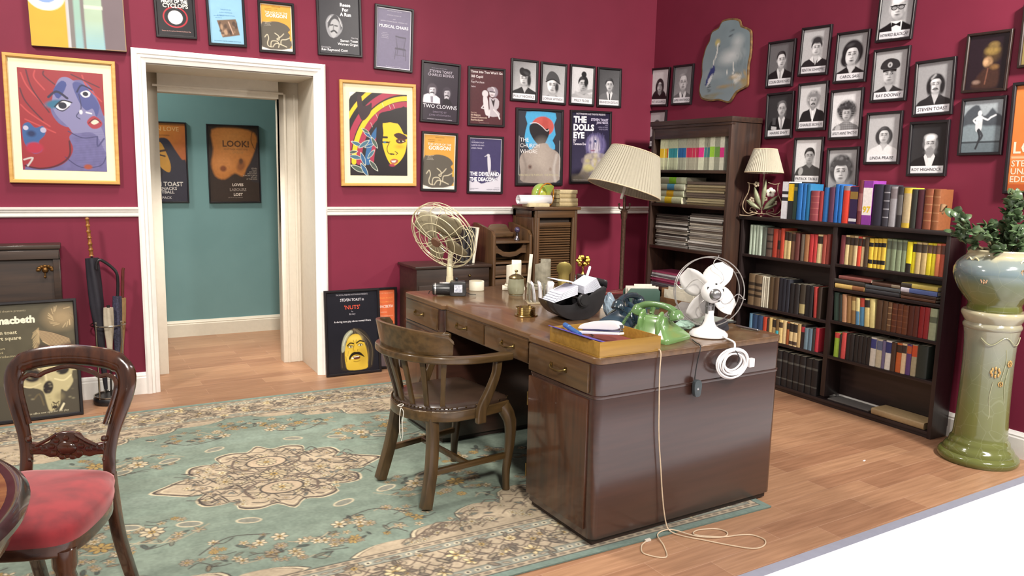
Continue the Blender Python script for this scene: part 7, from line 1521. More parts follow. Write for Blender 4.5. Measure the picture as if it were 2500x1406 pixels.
# ---------------------------------------------------------------- things on the desk
DT_ = DZ+.0006
def frame_from(n, up=(0, 0, 1)):
    n = Vector(n).normalized(); x = Vector(up).cross(n).normalized(); y = n.cross(x)
    return Matrix((x, y, n)).transposed().to_4x4()
def blade(b, a, r0, r1, wd, pitch, sweep=.5, n=8, cup=.1):
    rows = []
    for i in range(n+1):
        u = i/n; r_ = r0+(r1-r0)*u; w = wd*(math.sin(PI*(.16+.72*u))**.7); row = []
        for k in range(7):
            v = k/6-.5; aa = a+sweep*(u-.4)*.5; x, y = r_, v*w*2; z = math.sin(pitch)*v*w*1.5+cup*wd*(1-4*v*v)
            row.append((x*math.cos(aa)-y*math.sin(aa), x*math.sin(aa)+y*math.cos(aa), z))
        rows.append(row)
    b.sheet(rows)
def cream_fan():
    t = empty('desk_fan', (-.678, -1.322, DT_), label='cream caged desk fan tilted to the left at the far end of the desk', cat='fan')
    cr = mat('cream_enamel', '#cfc6a4', .35, coat=.3, var=.03); bl = mat('greige_blade', '#938a72', .45); hb = mat('fan_badge_brown', '#6d4a38', .5)
    O = Vector((-.745, -1.36, 1.090))-Vector((-.678, -1.322, DT_)); n = Vector((-.768, -.397, -.479)).normalized(); F = Matrix.Translation(O) @ frame_from(n)
    B().lathe([(0, 0), (.073, 0), (.075, .008), (.068, .018), (.045, .030), (.022, .05), (.020, .09), (.0, .09)], 36).ob('base', cr, t)
    m = O-n*.10
    q = B(); q.tube([(0, 0, .06), (0, 0, .15), (0, 0, .155), (.004, 0, .24), tuple(m)], [.019, .0185, .015, .014, .012], 14); q.ob('post', cr, t)
    b = B(); b.T = F; b.lathe([(0, -.16), (.03, -.157), (.045, -.14), (.050, -.09), (.046, -.055), (.03, -.045), (.0, -.045)], 28); b.ob('motor', cr, t)
    for k in range(4):
        b = B(); b.T = F; blade(b, PI/2*k+.75, .03, .178, .074, .5, .3); b.ob('blade', bl, t, solid=.0015)
    b = B(); b.T = F; b.lathe([(0, -.05), (.022, -.05), (.022, .0), (.0, .004)], 20); b.ob('hub', bl, t)
    R_ = .205
    def ring(b, r_, z, w=.0021, ox=0): b.tube([(r_*math.cos(a), r_*math.sin(a), z) for a in [2*PI*i/60 for i in range(60)]], w, 6, True)
    f = B(); f.T = F
    for r_, z in ((.073, .062), (.118, .055), (.163, .042), (.203, .010)): ring(f, r_, z, .0024)
    for k in range(6):
        for s in (-1, 1):
            a = 2*PI*k/6+.3; pts = [(.028*math.cos(a+s*.25), .028*math.sin(a+s*.25), .064)]+[(r_*math.cos(a+s*w), r_*math.sin(a+s*w), z) for r_, z, w in ((.073, .063, .13), (.118, .056, .12), (.163, .043, .14), (.19, .024, .16), (.204, .0, .12))]
            f.tube(smoothpts(pts, 4), .0017, 6)
    f.ob('front_guard', cr, t)
    g = B(); g.T = F; ring(g, .205, -.006, .003); ring(g, .20, -.035, .002); ring(g, .15, -.075, .002); ring(g, .09, -.09, .002)
    for k in range(8):
        a = 2*PI*k/8; g.tube(smoothpts([(.05*math.cos(a), .05*math.sin(a), -.09), (.12*math.cos(a), .12*math.sin(a), -.085), (.18*math.cos(a), .18*math.sin(a), -.055), (.205*math.cos(a), .205*math.sin(a), -.006)], 4), .0017, 5)
    g.ob('rear_guard', cr, t)
    c = B(); c.T = F; c.lathe([(0, .060), (.030, .060), (.031, .066), (.026, .072), (0, .074)], 24); c.ob('badge', hb, t)
cream_fan()
def white_fan():
    t = empty('desk_fan', (-.152, -2.885, DT_), label='white desk fan seen from behind with open wire ring, near the desk end', cat='fan')
    wh = mat('white_enamel', '#e6e3e2', .3, coat=.4, var=.02); gm = mat('fan_grey_metal', '#8f8d8c', .3, .8); wire = mat('fan_wire', '#b8b4b0', .3, .7); bw = mat('fan_blade_white', '#d9d6d3', .35, coat=.2, var=.03)
    base = Vector((-.152, -2.885, DT_)); O = Vector((-.118, -2.835, .953))-base; n = Vector((.44, .86, -.06)).normalized(); F = Matrix.Translation(O) @ frame_from(n)
    B().lathe([(0, 0), (.078, 0), (.083, .004), (.082, .012), (.070, .024), (.046, .034), (.030, .046), (.022, .066), (.018, .095), (.0175, .112), (.0, .112)], 44).ob('base', wh, t)
    m = O-n*.075
    q = B(); q.bar([(0, 0, .10), (0, 0, .14), tuple(m+Vector((0, 0, -.03)))], .016, .010, up=(0, 1, 0)); q.box(-.026, .026, -.006, .006, .130, .137); q.box(-.02, -.014, -.008, .008, .10, .165); q.box(.014, .02, -.008, .008, .10, .165); q.ob('bracket', gm, t, bev=.001)
    b = B(); b.T = F; b.lathe([(0, -.105), (.018, -.104), (.034, -.098), (.046, -.080), (.049, -.055), (.044, -.030), (.030, -.018), (.0, -.018)], 36); b.ob('motor', wh, t)
    b = B(); b.T = F @ Matrix.Translation((.0, -.006, 0)); b.lathe([(0, -.118), (.014, -.117), (.024, -.108), (.027, -.096), (.026, -.088), (0, -.088)], 28); b.ob('motor_cap', gm, t)
    b = B(); b.T = F; [b.box(-.004+.036*math.cos(a), .004+.036*math.cos(a), .036*math.sin(a)-.006, .036*math.sin(a)+.006, -.0955, -.0925) for a in (0.6, 1.7, 2.8, 4.2)]; b.ob('vent_slots', mat('fan_vent_dark', '#1c1b1b', .7), t)
    b = B(); b.T = F; b.lathe([(0, -.02), (.022, -.02), (.024, .012), (.016, .022), (0, .024)], 24); b.ob('hub', wh, t)
    for k in range(4):
        b = B(); b.T = F; blade(b, PI/2*k+.45, .018, .140, .052, -.75, .55, cup=.12); b.ob('blade', bw, t, solid=.0014)
    def ring(b, r_, z, w): b.tube([(r_*math.cos(a), r_*math.sin(a), z) for a in [2*PI*i/72 for i in range(72)]], w, 8, True)
    g = B(); g.T = F; ring(g, .153, -.020, .0024); ring(g, .147, .030, .0022)
    for k in range(8):
        a = 2*PI*k/8+.2; g.tube([(.153*math.cos(a), .153*math.sin(a), -.020), (.150*math.cos(a), .150*math.sin(a), .005), (.147*math.cos(a), .147*math.sin(a), .030)], .0017, 5)
        if k % 2 == 0: g.tube(smoothpts([(.045*math.cos(a+.5), .045*math.sin(a+.5), -.05), (.075*math.cos(a+.55), .075*math.sin(a+.55), -.045), (.095*math.cos(a+.3), .095*math.sin(a+.3), -.035), (.115*math.cos(a-.1), .115*math.sin(a-.1), -.030), (.135*math.cos(a-.1), .135*math.sin(a-.1), -.025), (.153*math.cos(a), .153*math.sin(a), -.020), (.163*math.cos(a), .163*math.sin(a), -.020)], 4), .0019, 6)
    ring(g, .045, -.05, .002)
    g.ob('wire_guard', wire, t)
    # short black lead and the thick white lead hung in a coil over the desk end
    c = B(); c.tube(smoothpts([tuple(m+Vector((.01, -.01, -.03))), (.045, .03, .16), (.04, .05, .10), (.015, .05, .05), (.0, .04, .02)], 6), .003, 8); c.ob('short_lead', mat('black_lead', '#1a1919', .5), t)
    k = B(); o = Vector((-.170, -3.055, .690))-base
    k.tube(smoothpts([(.010, -.072, .020), (.004, -.10, .010), (-.004, -.150, .005), (-.008, -.166, -.003), (-.012, tuple(o)[1], -.03)], 5), .0042, 8)
    for i in range(7):
        R1 = .030+.0042*i; dx, dz = .004*math.sin(i*2.1), .004*math.cos(i*1.7)
        k.tube([(o.x+dx+R1*math.cos(a)*1.62, o.y-.004*(i % 3)-.003*math.sin(a*2+i), o.z+dz-.006+R1*1.15*math.sin(a)) for a in [2*PI*j/40 for j in range(40)]], .0042, 8, True)
    k.ob('coiled_lead', wh, t)
    p = B(); p.box(o.x+.088, o.x+.118, o.y-.012, o.y+.008, o.z-.034, o.z+.004); p.ob('plug', wh, t, bev=.004)
    tie = B(); tie.tube(smoothpts([(o.x-.006, o.y-.018, o.z+.05), (o.x+.015, o.y-.02, o.z+.02), (o.x+.01, o.y-.018, o.z-.005)], 5), .002, 6); tie.ob('twist_tie', MATS['black_lead'], t)
white_fan()
def phone(label, loc, rz, col, dark):
    t = empty('telephone', loc, (0, 0, rz), label, 'telephone', 'rotary telephones')
    m = mat('phone_'+label.split()[0], col, .18, coat=.6, var=.02); md = mat('phone_dark_'+label.split()[0], dark, .2, coat=.5, var=.02)
    # local: handset lies along x, the dial faces +y, the cradle back faces -y
    rows = []
    for z, hx_, yb, yf in ((.0, .100, -.080, .115), (.012, .102, -.082, .117), (.022, .098, -.078, .112), (.045, .078, -.066, .085), (.075, .062, -.056, .040), (.098, .058, -.050, .008), (.104, .052, -.044, .0)):
        pts = []
        for (sx, y0, k) in ((-1, yb, 0), (1, yb, 1), (1, yf, 2), (-1, yf, 3)):
            cx, cy = sx*(hx_-.016), y0+(.016 if y0 < 0 or k < 2 else -.016); a0 = {0: PI, 1: 1.5*PI, 2: 0, 3: PI/2}[k]
            pts += [(cx+.016*math.cos(a0+PI/2*i/4), cy+.016*math.sin(a0+PI/2*i/4), z) for i in range(5)]
        rows.append(pts+[pts[0]])
    b = B(); b.sheet(rows); b.add(rows[0][:-1], [tuple(range(20))[::-1]]); b.add(rows[-1][:-1], [tuple(range(20))]); b.ob('body', m, t, smooth=.8)
    for s in (-1, 1):
        h = B(); h.bar(smoothpts([(s*.044, -.066, .035), (s*.044, -.066, .075), (s*.044, -.052, .105), (s*.044, -.03, .118)], 4), [.012]*13, [.02]*13, up=(0, 1, 0)); h.bar(smoothpts([(s*.044, .02, .10), (s*.044, .03, .118), (s*.044, .036, .128)], 4), .012, .02, up=(0, 1, 0)); h.ob('cradle_horn', m, t, bev=.003)
    d = B(); d.T = Matrix.Translation((0, .062, .062)) @ Euler((-.72, 0, 0)).to_matrix().to_4x4(); d.lathe([(0, .004), (.036, .004), (.038, .010), (.030, .012), (0, .012)], 32); d.ob('dial', mat('dial_clear', '#b9bcb0', .2), t)
    hs = B(); hs.tube(smoothpts([(-.085, -.004, .128), (-.055, -.004, .142), (0, -.004, .148), (.055, -.004, .142), (.085, -.004, .128)], 5), [.012+.0045*abs(i-10)/10 for i in range(21)], 12)
    H_ = hs.ob('handset', md, t)
    for s in (-1, 1):
        e = B(); e.T = Matrix.Translation((s*.092, -.004, .114)) @ Euler((0, -s*.35, 0)).to_matrix().to_4x4(); e.lathe([(0, .024), (.016, .022), (.026, .012), (.030, -.004), (.031, -.014), (.026, -.020), (0, -.021)], 28); e.ob('earpiece' if s < 0 else 'mouthpiece', md, H_)
    c = B(); n = 190; L_ = []
    for i in range(n): u = i/n; cx, cy, cz = -.10+.0*u, -.02-.075*math.sin(u*PI), .10*(1-u)**1.5+.012; L_.append((cx-.012+.006*math.cos(i*1.1), cy+.006*math.sin(i*1.1), cz))
    c.tube(L_, .0019, 5); c.ob('curly_cord', md, t)
    return t
phone('green rotary telephone beside the orange tray, seen from its back', (-.406, -2.842, DT_), math.atan2(-.95, .31), '#6c8f55', '#5c7d4c')
phone('navy rotary telephone behind the green one', (-.372, -2.592, DT_), math.atan2(.40, .92), '#2a3d4c', '#22313a')
def rolodex():
    t = empty('card_index', (-.470, -2.285, DT_), (0, 0, math.radians(-4)), 'black rotary card index full of white cards on the desk', 'card index')
    bk = mat('index_black', '#232123', .4, var=.1, coat=.1); wc = mat('index_cards', '#dddfea', .6, var=.05, scale=260, stretch=(1, 1, 8))
    side = [(-.148, .094), (-.135, .066), (-.105, .034), (-.065, .012), (-.02, .001), (.03, .002), (.08, .018), (.118, .052), (.138, .10), (.146, .150), (.130, .158), (.09, .140), (.04, .108), (-.04, .075), (-.10, .076)]
    S = smoothpts(side[:10], 4)
    for y in (-.072, .066): B().prism(S+side[10:], y, y+.006, 1).ob('side_panel', bk, t, bev=.0015)
    sh = B(); sh.sheet([[(x, y, z) for x, z in S] for y in (-.07, .07)]); sh.ob('shell', bk, t, solid=.003)
    bkp = B(); bkp.sheet([[(.147, y, .148), (.150, y, .172), (.146, y, .186)] for y in (-.072, -.03, .03, .072)]); bkp.ob('back_lip', bk, t, solid=.003)
    c = B()
    def slab(x0, z0, x1, z1, y0, y1, th):
        L_ = math.hypot(x1-x0, z1-z0); nx, nz = -(z1-z0)/L_*th, (x1-x0)/L_*th
        c.prism([(x0, z0), (x1, z1), (x1+nx, z1+nz), (x0+nx, z0+nz)], y0, y1, 1)
    for i in range(13): slab(-.138+.004*(i % 3)+.0035*i, .086+.0032*i, -.004, .122+.0032*i, -.060+.001*(i % 3), .060-.001*(i % 2), .0022)
    for i in range(12): slab(.030, .122+.0032*i, .130-.003*i, .140+.0050*i, -.060+.001*(i % 2), .060, .0022)
    c.ob('cards', wc, t, smooth=0)
    r_ = B(); r_.prism([(-.105, .190), (.005, .172), (.005, .1735), (-.105, .1925)], -.045, .062, 1); r_.ob('raised_card', wc, t)
    k = B(); k.cyl((.012, -.098, .098), (.012, .098, .098), .006, seg=12)
    k.ob('axle', bk, t)
    for y, s in ((-.102, 1), (.078, 1)):
        q = B(); q.T = Matrix.Translation((.012, y, .098)) @ Euler((-PI/2, 0, 0)).to_matrix().to_4x4(); q.lathe([(.0, 0), (.022, 0), (.022, .004), (.029, .004), (.031, .008), (.031, .020), (.027, .024), (0, .024)], 30); q.ob('knob', bk, t)
rolodex()
p0 = empty('pen', (-.372, -2.235, DT_+.138), (0, math.radians(42), math.radians(35)), 'white pen stuck upright among the cards of the rotary index', 'pen')
B().lathe([(0, -.02), (.003, -.018), (.0045, .0), (.0045, .055), (.0065, .06), (.0070, .118), (.0055, .124), (0, .125)], 14).ob('barrel', mat('white_plastic', '#e6e4e8', .35, var=.02), p0)
def tray():
    t = empty('desk_tray', (-.695, -2.862, DT_), (0, 0, math.radians(1.2)), 'shallow orange-brown wooden tray on the near desk corner', 'tray')
    m = wood('tray_ply', '#9c762e', '#876422', 0, .4, .25); w, d, h = .150, .172, .060
    B().box(-w, w, -d, d, 0, .005).ob('bottom', m, t)
    for a in ((-w, w, -d, -d+.006), (-w, w, d-.006, d), (-w, -w+.006, -d+.006, d-.006), (w-.006, w, -d+.006, d-.006)): B().box(*a, .005, h).ob('side', m, t, bev=.0015)
tray()
def in_tray(name, label, cat, loc, rz, parts, tilt=(0, 0)):
    o = empty(name, (loc[0], loc[1], DT_+loc[2]), (tilt[0], tilt[1], rz), label, cat)
    for n_, b, m, bv in parts: b.ob(n_, m, o, bev=bv)
    return o
mar = mat('maroon_card', '#6e2a2c', .6, var=.06); pur = mat('violet_card', '#55489c', .5, var=.03); blu = mat('blue_plastic', '#2f5f9a', .3, coat=.3); whp = MATS['white_plastic']; stl = mat('bright_steel', '#a8a8a8', .2, 1.0)
in_tray('folder', 'maroon card folder lying in the orange tray', 'folder', (-.675, -2.87, .0058), .02, [('cover', B().box(-.12, .12, -.15, .155, 0, .004), mar, .0005), ('sheets', B().box(-.116, .116, -.146, .152, .0041, .012), mat('folder_sheets', '#7d3a36', .7), .0003)])
in_tray('folder', 'violet folder leaning up in the left side of the orange tray', 'folder', (-.785, -2.850, .0435), math.radians(2), [('cover', B().box(-.080, .078, -.135, .145, 0, .003), pur, .0004)], (0, math.radians(17.3)))
in_tray('marker_pen', 'fat blue marker pen lying on the violet folder in the tray', 'pen', (-.812, -2.80, .0655), math.radians(-6), [('barrel', B().tube([(0, -.07, 0), (0, .02, 0), (0, .021, 0), (0, .062, 0)], [.0095, .0095, .011, .0105], 14), blu, 0)], (math.radians(6), 0))
in_tray('pencil', 'cream pencil poking out beneath the stapler in the tray', 'pencil', (-.690, -2.755, .030), math.radians(-20), [('shaft', B().tube([(0, -.06, 0), (0, .06, 0), (0, .075, 0)], [.0035, .0035, .0008], 6), mat('cream_pencil', '#d6b98c', .5), 0)], (0, 0))
def stapler():
    o = empty('stapler', (-.705, -2.850, DT_+.046), (math.radians(-8), math.radians(4), math.radians(12)), 'white stapler lying on top of the folders in the orange tray', 'stapler')
    w = mat('stapler_white', '#e9e6e2', .3, coat=.3, var=.01)
    b = B(); b.prism([(-.11, .0), (.095, .0), (.11, .006), (.112, .012), (-.11, .010)], -.019, .019, 0); b.ob('foot', w, o, bev=.003)
    b = B(); b.prism(smoothpts([(-.105, .022), (-.10, .046), (-.06, .056), (.02, .052), (.085, .040), (.105, .028), (.10, .020), (0, .020)], 3, True), -.017, .017, 0); b.ob('upper_arm', w, o, bev=.004, seg=3)
    B().box(-.011, .011, -.1115, .09, .0115, .0205).ob('magazine_rail', stl, o, bev=.001)
    B().box(-.010, .010, -.114, -.104, .022, .040).ob('front_plate', stl, o, bev=.002)
stapler()
def spiral_dish():
    t = empty('coil_ashtray', (-.648, -2.152, DT_), label='brassy ribbed round coil ashtray on the bare desk top', cat='ashtray')
    m = mat('brass_bright', '#b59a62', .18, 1.0, var=.05)
    B().lathe([(0, 0), (.056, 0), (.058, .003), (.055, .006), (.0, .006)], 44).ob('saucer', m, t)
    b = B()
    for i in range(7): b.tube([(.043*math.cos(a), .043*math.sin(a), .009+.0052*i) for a in [2*PI*k/44 for k in range(44)]], .0027, 6, True)
    b.ob('coil', m, t); 
    q = B(); [q.box(-.006+.045*math.cos(a), .006+.045*math.cos(a), .045*math.sin(a)-.003, .045*math.sin(a)+.003, .040, .046) for a in (.7, 2.8, 4.9)]; q.ob('rest', m, t, bev=.001)
spiral_dish()
def lidded_jar():
    t = empty('lidded_jar', (-.372, -1.560, DT_), label='grey-green stoneware jar with a brass lid on the desk', cat='jar')
    g = mat('celadon', '#8c8b74', .3, col2='#74735c', scale=8, coat=.4); br = mat('dull_brass', '#8a7c58', .3, .9, var=.15)
    B().lathe([(0, 0), (.040, 0), (.041, .006), (.044, .012), (.049, .035), (.048, .055), (.045, .068), (.044, .085), (.042, .094), (0, .094)], 44).ob('jar', g, t)
    B().lathe([(.0415, .0035), (.0435, .007), (.0415, .010)], 44, close=False).ob('foot_band', br, t)
    l = B(); l.lathe([(0, .0945), (.043, .0945), (.044, .099), (.040, .105), (.028, .114), (.012, .119), (.006, .121), (.004, .128), (.009, .133), (.010, .138), (.006, .143), (0, .144)], 36); l.ob('lid', br, t)
lidded_jar()
o = empty('tape_roll', (-.500, -1.312, DT_), label='white ring-shaped roll beside the black camcorder on the desk', cat='roll')
B().lathe([(.036, 0), (.044, 0), (.045, .002), (.045, .052), (.044, .054), (.036, .054)], 40, close=False).ob('ring', mat('cream_roll', '#e0dbc8', .5, var=.02), o)
for c_ in o.children:
    b = B(); b.lathe([(.036, 0), (.045, 0)], 40, close=False); b.lathe([(.036, .054), (.036, 0)], 40, close=False)
    b.ob('core', mat('roll_core', '#c9bfa4', .7), o)
def column_bookend(label, loc, rz, m, ht, rad, plinth=True):
    """half fluted column, sawn flat at the back, stepping up behind a slanted cut"""
    t = empty('bookend', loc, (0, 0, rz), label, 'bookend', 'broken-column bookends')
    b = B(); n = 24; a = [PI*i/n for i in range(n+1)]
    fl = lambda i: rad*(1-.04*(i % 3 == 0))
    base = [(fl(i)*math.cos(x), -fl(i)*math.sin(x)) for i, x in enumerate(a)]
    vs = [(x, y, .034) for x, y in base]+[(x, y, ht-.018+.020*(x+rad)/(2*rad)) for x, y in base]; N_ = len(base)
    b.add(vs, [tuple(range(N_))[::-1], tuple(range(N_, 2*N_)), (0, N_, 2*N_-1, N_-1)]+[(i, i+1, N_+i+1, N_+i) for i in range(N_-1)])
    b.ob('shaft', m, t, bev=.001)
    s2 = B(); s2.box(-.3*rad, rad*.98, 0, .020, .034, ht+.014); s2.ob('rear_slab', m, t, bev=.003)
    if plinth:
        q = B(); q.lathe([(rad*1.03, .014), (rad*1.18, .018), (rad*1.20, .024), (rad*1.08, .029), (rad*1.1, .034)], 36, close=False); q.ob('collar', m, t)
    p = B(); p.box(-rad*1.5, rad*1.5, -rad*1.45, rad*.95, 0, .016); p.ob('plinth', m, t, bev=.002)
column_bookend('white plaster broken-column bookend on the far part of the desk', (-.268, -1.345, DT_), math.radians(-28), mat('white_plaster', '#ddd8c5', .55, var=.03), .158, .045)
column_bookend('grey stone broken-column bookend beside the white one', (-.098, -1.400, DT_), math.radians(-28), mat('grey_stone', '#8a8574', .6, col2='#6f6a5c', scale=25), .165, .048)
o = empty('ruler', (-.165, -1.345, DT_), (math.radians(-4), math.radians(4), math.radians(-28)), 'narrow white slat standing upright between the two column bookends', 'slat')
B().box(-.010, .010, -.0015, .0015, 0.002, .205).ob('blade', mat('white_slat', '#dcd6c6', .5), o)
def brass_bookend():
    t = empty('bookend', (.048, -1.415, DT_), (0, 0, math.radians(-30)), 'brass arched bookend with an octagonal top behind the card index', 'bookend')
    m = mat('satin_brass', '#9a8a52', .32, 1.0, var=.08)
    P = [(-.040, 0), (-.040, .070), (-.034, .082), (-.048, .100), (-.050, .130), (-.034, .152), (.0, .160), (.030, .150), (.046, .130), (.046, .105), (.030, .082), (.030, .0)]
    B().prism(P, -.010, .010, 1).ob('plate', m, t, bev=.003); B().box(-.042, .042, -.04, .04, 0, .010).ob('foot', m, t, bev=.002)
brass_bookend()
def wreath_trophy():
    t = empty('trophy', (.152, -1.462, DT_), (0, 0, math.radians(-30)), 'gold leaf-cluster trophy on a dark block behind the card index', 'trophy')
    g = mat('gilt_leaf', '#b59548', .22, 1.0, var=.1); B().box(-.034, .034, -.03, .03, 0, .085).ob('block', mat('trophy_block', '#2a1c1a', .25, coat=.5), t, bev=.004)
    B().lathe([(.012, .085), (.006, .10), (.006, .13), (.010, .136)], 16).ob('stem', g, t); b = B(); r = random.Random(4)
    for i in range(26):
        a, u = r.uniform(0, 6.28), r.uniform(-1, 1); R_ = .036; b.ball((R_*math.sqrt(1-u*u)*math.cos(a), .6*R_*math.sqrt(1-u*u)*math.sin(a), .168+R_*.8*u), r.uniform(.010, .015), 8)
    b.ob('cluster', g, t)
    f = B(); f.lathe([(.013, .004), (.015, .02), (.008, .03), (.010, .05), (.006, .06), (.004, .08), (.008, .086)], 14, (-.048, -.045, 0)); f.ob('silver_post', stl, t)
wreath_trophy()
def letter_block():
    t = empty('letter_rack', (-.395, -1.835, DT_), (0, 0, math.radians(-22)), 'glass letter rack holding white cards in front of the lidded jar', 'letter rack')
    gl = mat('clear_acrylic', '#cfd0c2', .05, var=.0, trans=.85); wp = mat('white_card', '#e3e2e6', .6, var=.02)
    for x in (-.050, .030): B().box(x, x+.006, -.045, .045, .004, .105).ob('pane', gl, t, bev=.001)
    B().box(-.06, .09, -.05, .05, 0, .005).ob('base', mat('acrylic_base', '#a89a7c', .15, coat=.5), t, bev=.001)
    def sheaf_(x, n_, sk):
        for i in range(n_):
            b = B(); x2 = x+.007*i; b.sheet([[(x2+sk*v*v*.016, -.042+.0015*i, .0055+.105*v), (x2+sk*v*v*.016, .042, .0055+.108*v)] for v in [k/5 for k in range(6)]]); b.ob('card', wp, t, solid=.0012)
    sheaf_(-.022, 2, -1); sheaf_(.012, 2, -.5); sheaf_(.047, 4, 1)
letter_block()
def camcorder():
    t = empty('camcorder', (-.745, -1.440, DT_), (0, 0, math.radians(-24)), 'small black video camera lying on the far desk corner', 'camera')
    k = mat('camera_black', '#232325', .35, var=.1); g = mat('camera_grey', '#85858a', .35, .6)
    b = B(); b.tube([(-.085, 0, .036), (-.08, 0, .036), (.02, 0, .036)], [.026, .033, .034], 20); b.ob('lens_barrel', k, t, bev=.001)
    b = B(); b.tube([(-.072, 0, .036), (-.064, 0, .036)], .0345, 20); b.ob('lens_ring', mat('camera_silver', '#b9b7b5', .3, .7), t)
    b = B(); b.box(-.045, .012, -.010, .018, .066, .074); b.ob('silver_grip', MATS['camera_silver'], t, bev=.003)
    b = B(); b.prism(smoothpts([(.012, .01), (.014, .07), (.03, .082), (.09, .082), (.102, .07), (.104, .012), (.09, .002), (.03, .002)], 3, True), -.036, .036, 1); b.ob('body', k, t, bev=.004)
    B().box(.036, .082, -.0385, -.036, .022, .066).ob('sticker', mat('sticker_white', '#cfd2da', .5, col2='#8f95a8', scale=90), t)
    b = B(); b.ball((.05, .02, .092), .010, 10); b.ob('button', k, t)
    c = B(); c.tube(smoothpts([(.10, .0, .02), (.13, -.01, .008), (.16, .005, .004)], 5), .002, 6); c.tube(smoothpts([(-.085, 0, .03), (-.10, .01, .02), (-.105, .015, .006)], 4), .002, 6); c.ob('strap', mat('strap_black', '#1e1d1d', .8), t)
camcorder()
def card_box():
    t = empty('card_file', (.015, -2.225, DT_), (0, 0, math.radians(-24)), 'dark green card file board with white cards standing behind it', 'card file')
    gn = mat('file_green', '#2f4b40', .55, var=.05)
    P = [(-.088, 0), (-.088, .085), (-.070, .108), (.072, .108), (.086, .092), (.086, 0)]
    B().prism(P, -.004, .004, 1).ob('front_board', gn, t, bev=.002)
    B().prism([(x, z) for x, z in P], .09, .096, 1).ob('back_board', gn, t, bev=.002); B().box(-.085, .085, -.004, .096, 0, .004).ob('bottom', gn, t)
    for y, z, a, b_ in ((.012, .116, -.082, .080), (.030, .110, -.085, .06), (.050, .124, -.04, .055), (.07, .112, -.08, .08)): B().box(a, b_, y, y+.004, .005, z).ob('card', mat('index_white', '#d8d2c6', .6), t)
card_box()
o = empty('folded_card', (-.165, -2.135, DT_), (0, 0, math.radians(-30)), 'small white folded card left of the green card file', 'card')
b = B(); b.box(-.022, .022, -.002, 0, .0, .058); b.box(-.022, -.020, -.0, .03, 0, .056); b.ob('card', mat('index_white', '#d8d2c6', .6), o)
o = empty('pen_box', (.055, -1.93, DT_), (0, 0, math.radians(4)), 'long dark red-brown pen box on the far side of the desk', 'box')
B().box(-.19, .19, -.05, .05, 0, .040).ob('box', wood('pen_box_wood', '#3a1c1c', '#2a1515', 0, .25, .6), o, bev=.003); B().box(-.19, .19, -.05, .05, .041, .052).ob('lid', wood('pen_box_lid', '#6e2a2c', '#55201f', 0, .2, .6), o, bev=.003)
o = empty('pencil_case', (-.02, -2.045, DT_), (0, 0, math.radians(4)), 'slim dark brown ribbed case in front of the red-brown pen box', 'case')
b = B(); b.box(-.12, .12, -.028, .028, 0, .024); [b.box(-.118+.012*i, -.114+.012*i, -.0285, .0285, .004, .0245) for i in range(20)]; b.ob('case', mat('case_brown', '#36241f', .35, coat=.3), o, bev=.001)
def file_box():
    t = empty('magazine_file', (.212, -2.335, DT_), (0, 0, math.radians(2)), 'open brown wooden file box with papers behind the white fan', 'box')
    m = wood('file_box_wood', '#6b4a2c', '#523720', 1, .45, .15); w, d, h = .075, .12, .105
    B().box(-w, w, -d, d, 0, .006).ob('bottom', m, t)
    B().box(-w, -w+.006, -d, d, .006, h*.55).ob('side', m, t); B().box(w-.006, w, -d, d, .006, h).ob('side', m, t); B().box(-w+.006, w-.006, d-.006, d, .006, h).ob('back', m, t); B().box(-w+.006, w-.006, -d, -d+.006, .006, h*.5).ob('front', m, t)
    for i in range(4): B().box(-w+.014+.028*i, -w+.017+.028*i, -d+.012, d-.012, .0065, .10+.012*(i % 2)).ob('paper', mat('file_papers', '#c5bfae', .7), t)
file_box()
def laptop_tray():
    t = empty('blotter_folder', (.075, -2.585, DT_), (0, 0, math.radians(6)), 'flat grey folder with a raised glossy sheet under the white fan', 'folder')
    B().box(-.16, .11, -.13, .13, 0, .008).ob('cover', mat('folder_black', '#2a2a2a', .4), t, bev=.002); B().box(-.15, .10, -.12, .12, .0085, .012).ob('sheets', mat('folder_grey_sheet', '#8f968c', .4), t)
    b = B(); b.box(-.15, .0, -.06, .11, .013, .016, rot=(0, math.radians(-24), 0), piv=(-.15, 0, .0145)); b.ob('raised_sheet', mat('glossy_sheet', '#7d7c78', .15, coat=.4), t)
laptop_tray()
def crumple(name, label, cat, loc, R_, sc, m, seed):
    r = random.Random(seed); b = B(); b.ball((0, 0, 0), R_, 20, sc)
    b.v = [tuple(c*(1+r.uniform(-.16, .16)) for c in v) for v in b.v]; mz = min(v[2] for v in b.v); b.v = [(x, y, z-mz) for x, y, z in b.v]
    tag(b.ob(name, m, None, smooth=.0, loc=loc), label, cat)
crumple('plastic_bag', 'crumpled pale blue plastic bag between the card index and navy telephone', 'bag', (-.300, -2.355, DT_), .055, (.55, .5, 1.0), mat('pale_plastic', '#9fb3c4', .25, trans=.25), 3)
crumple('cloth', 'small pale mint crumpled cloth behind the green telephone', 'cloth', (-.165, -2.745, DT_), .042, (1.2, .8, .5), mat('mint_cloth', '#a9c9b8', .8), 5)
def tape_dispenser():
    t = empty('tape_dispenser', (-.028, -2.800, DT_), (0, 0, math.radians(-28)), 'dark grey tape dispenser behind the white fan base', 'tape dispenser')
    b = B(); b.prism(smoothpts([(-.055, 0), (-.058, .030), (-.045, .052), (-.028, .040), (.0, .034), (.028, .046), (.045, .056), (.05, .03), (.048, 0)], 3, True), -.02, .02, 1); b.ob('body', mat('dispenser_grey', '#38383e', .4), t, bev=.003)
tape_dispenser()
o = empty('pen', (.122, -2.845, DT_+.006), (math.radians(90), 0, math.radians(5)), 'silver ballpoint pen near the far right desk edge', 'pen')
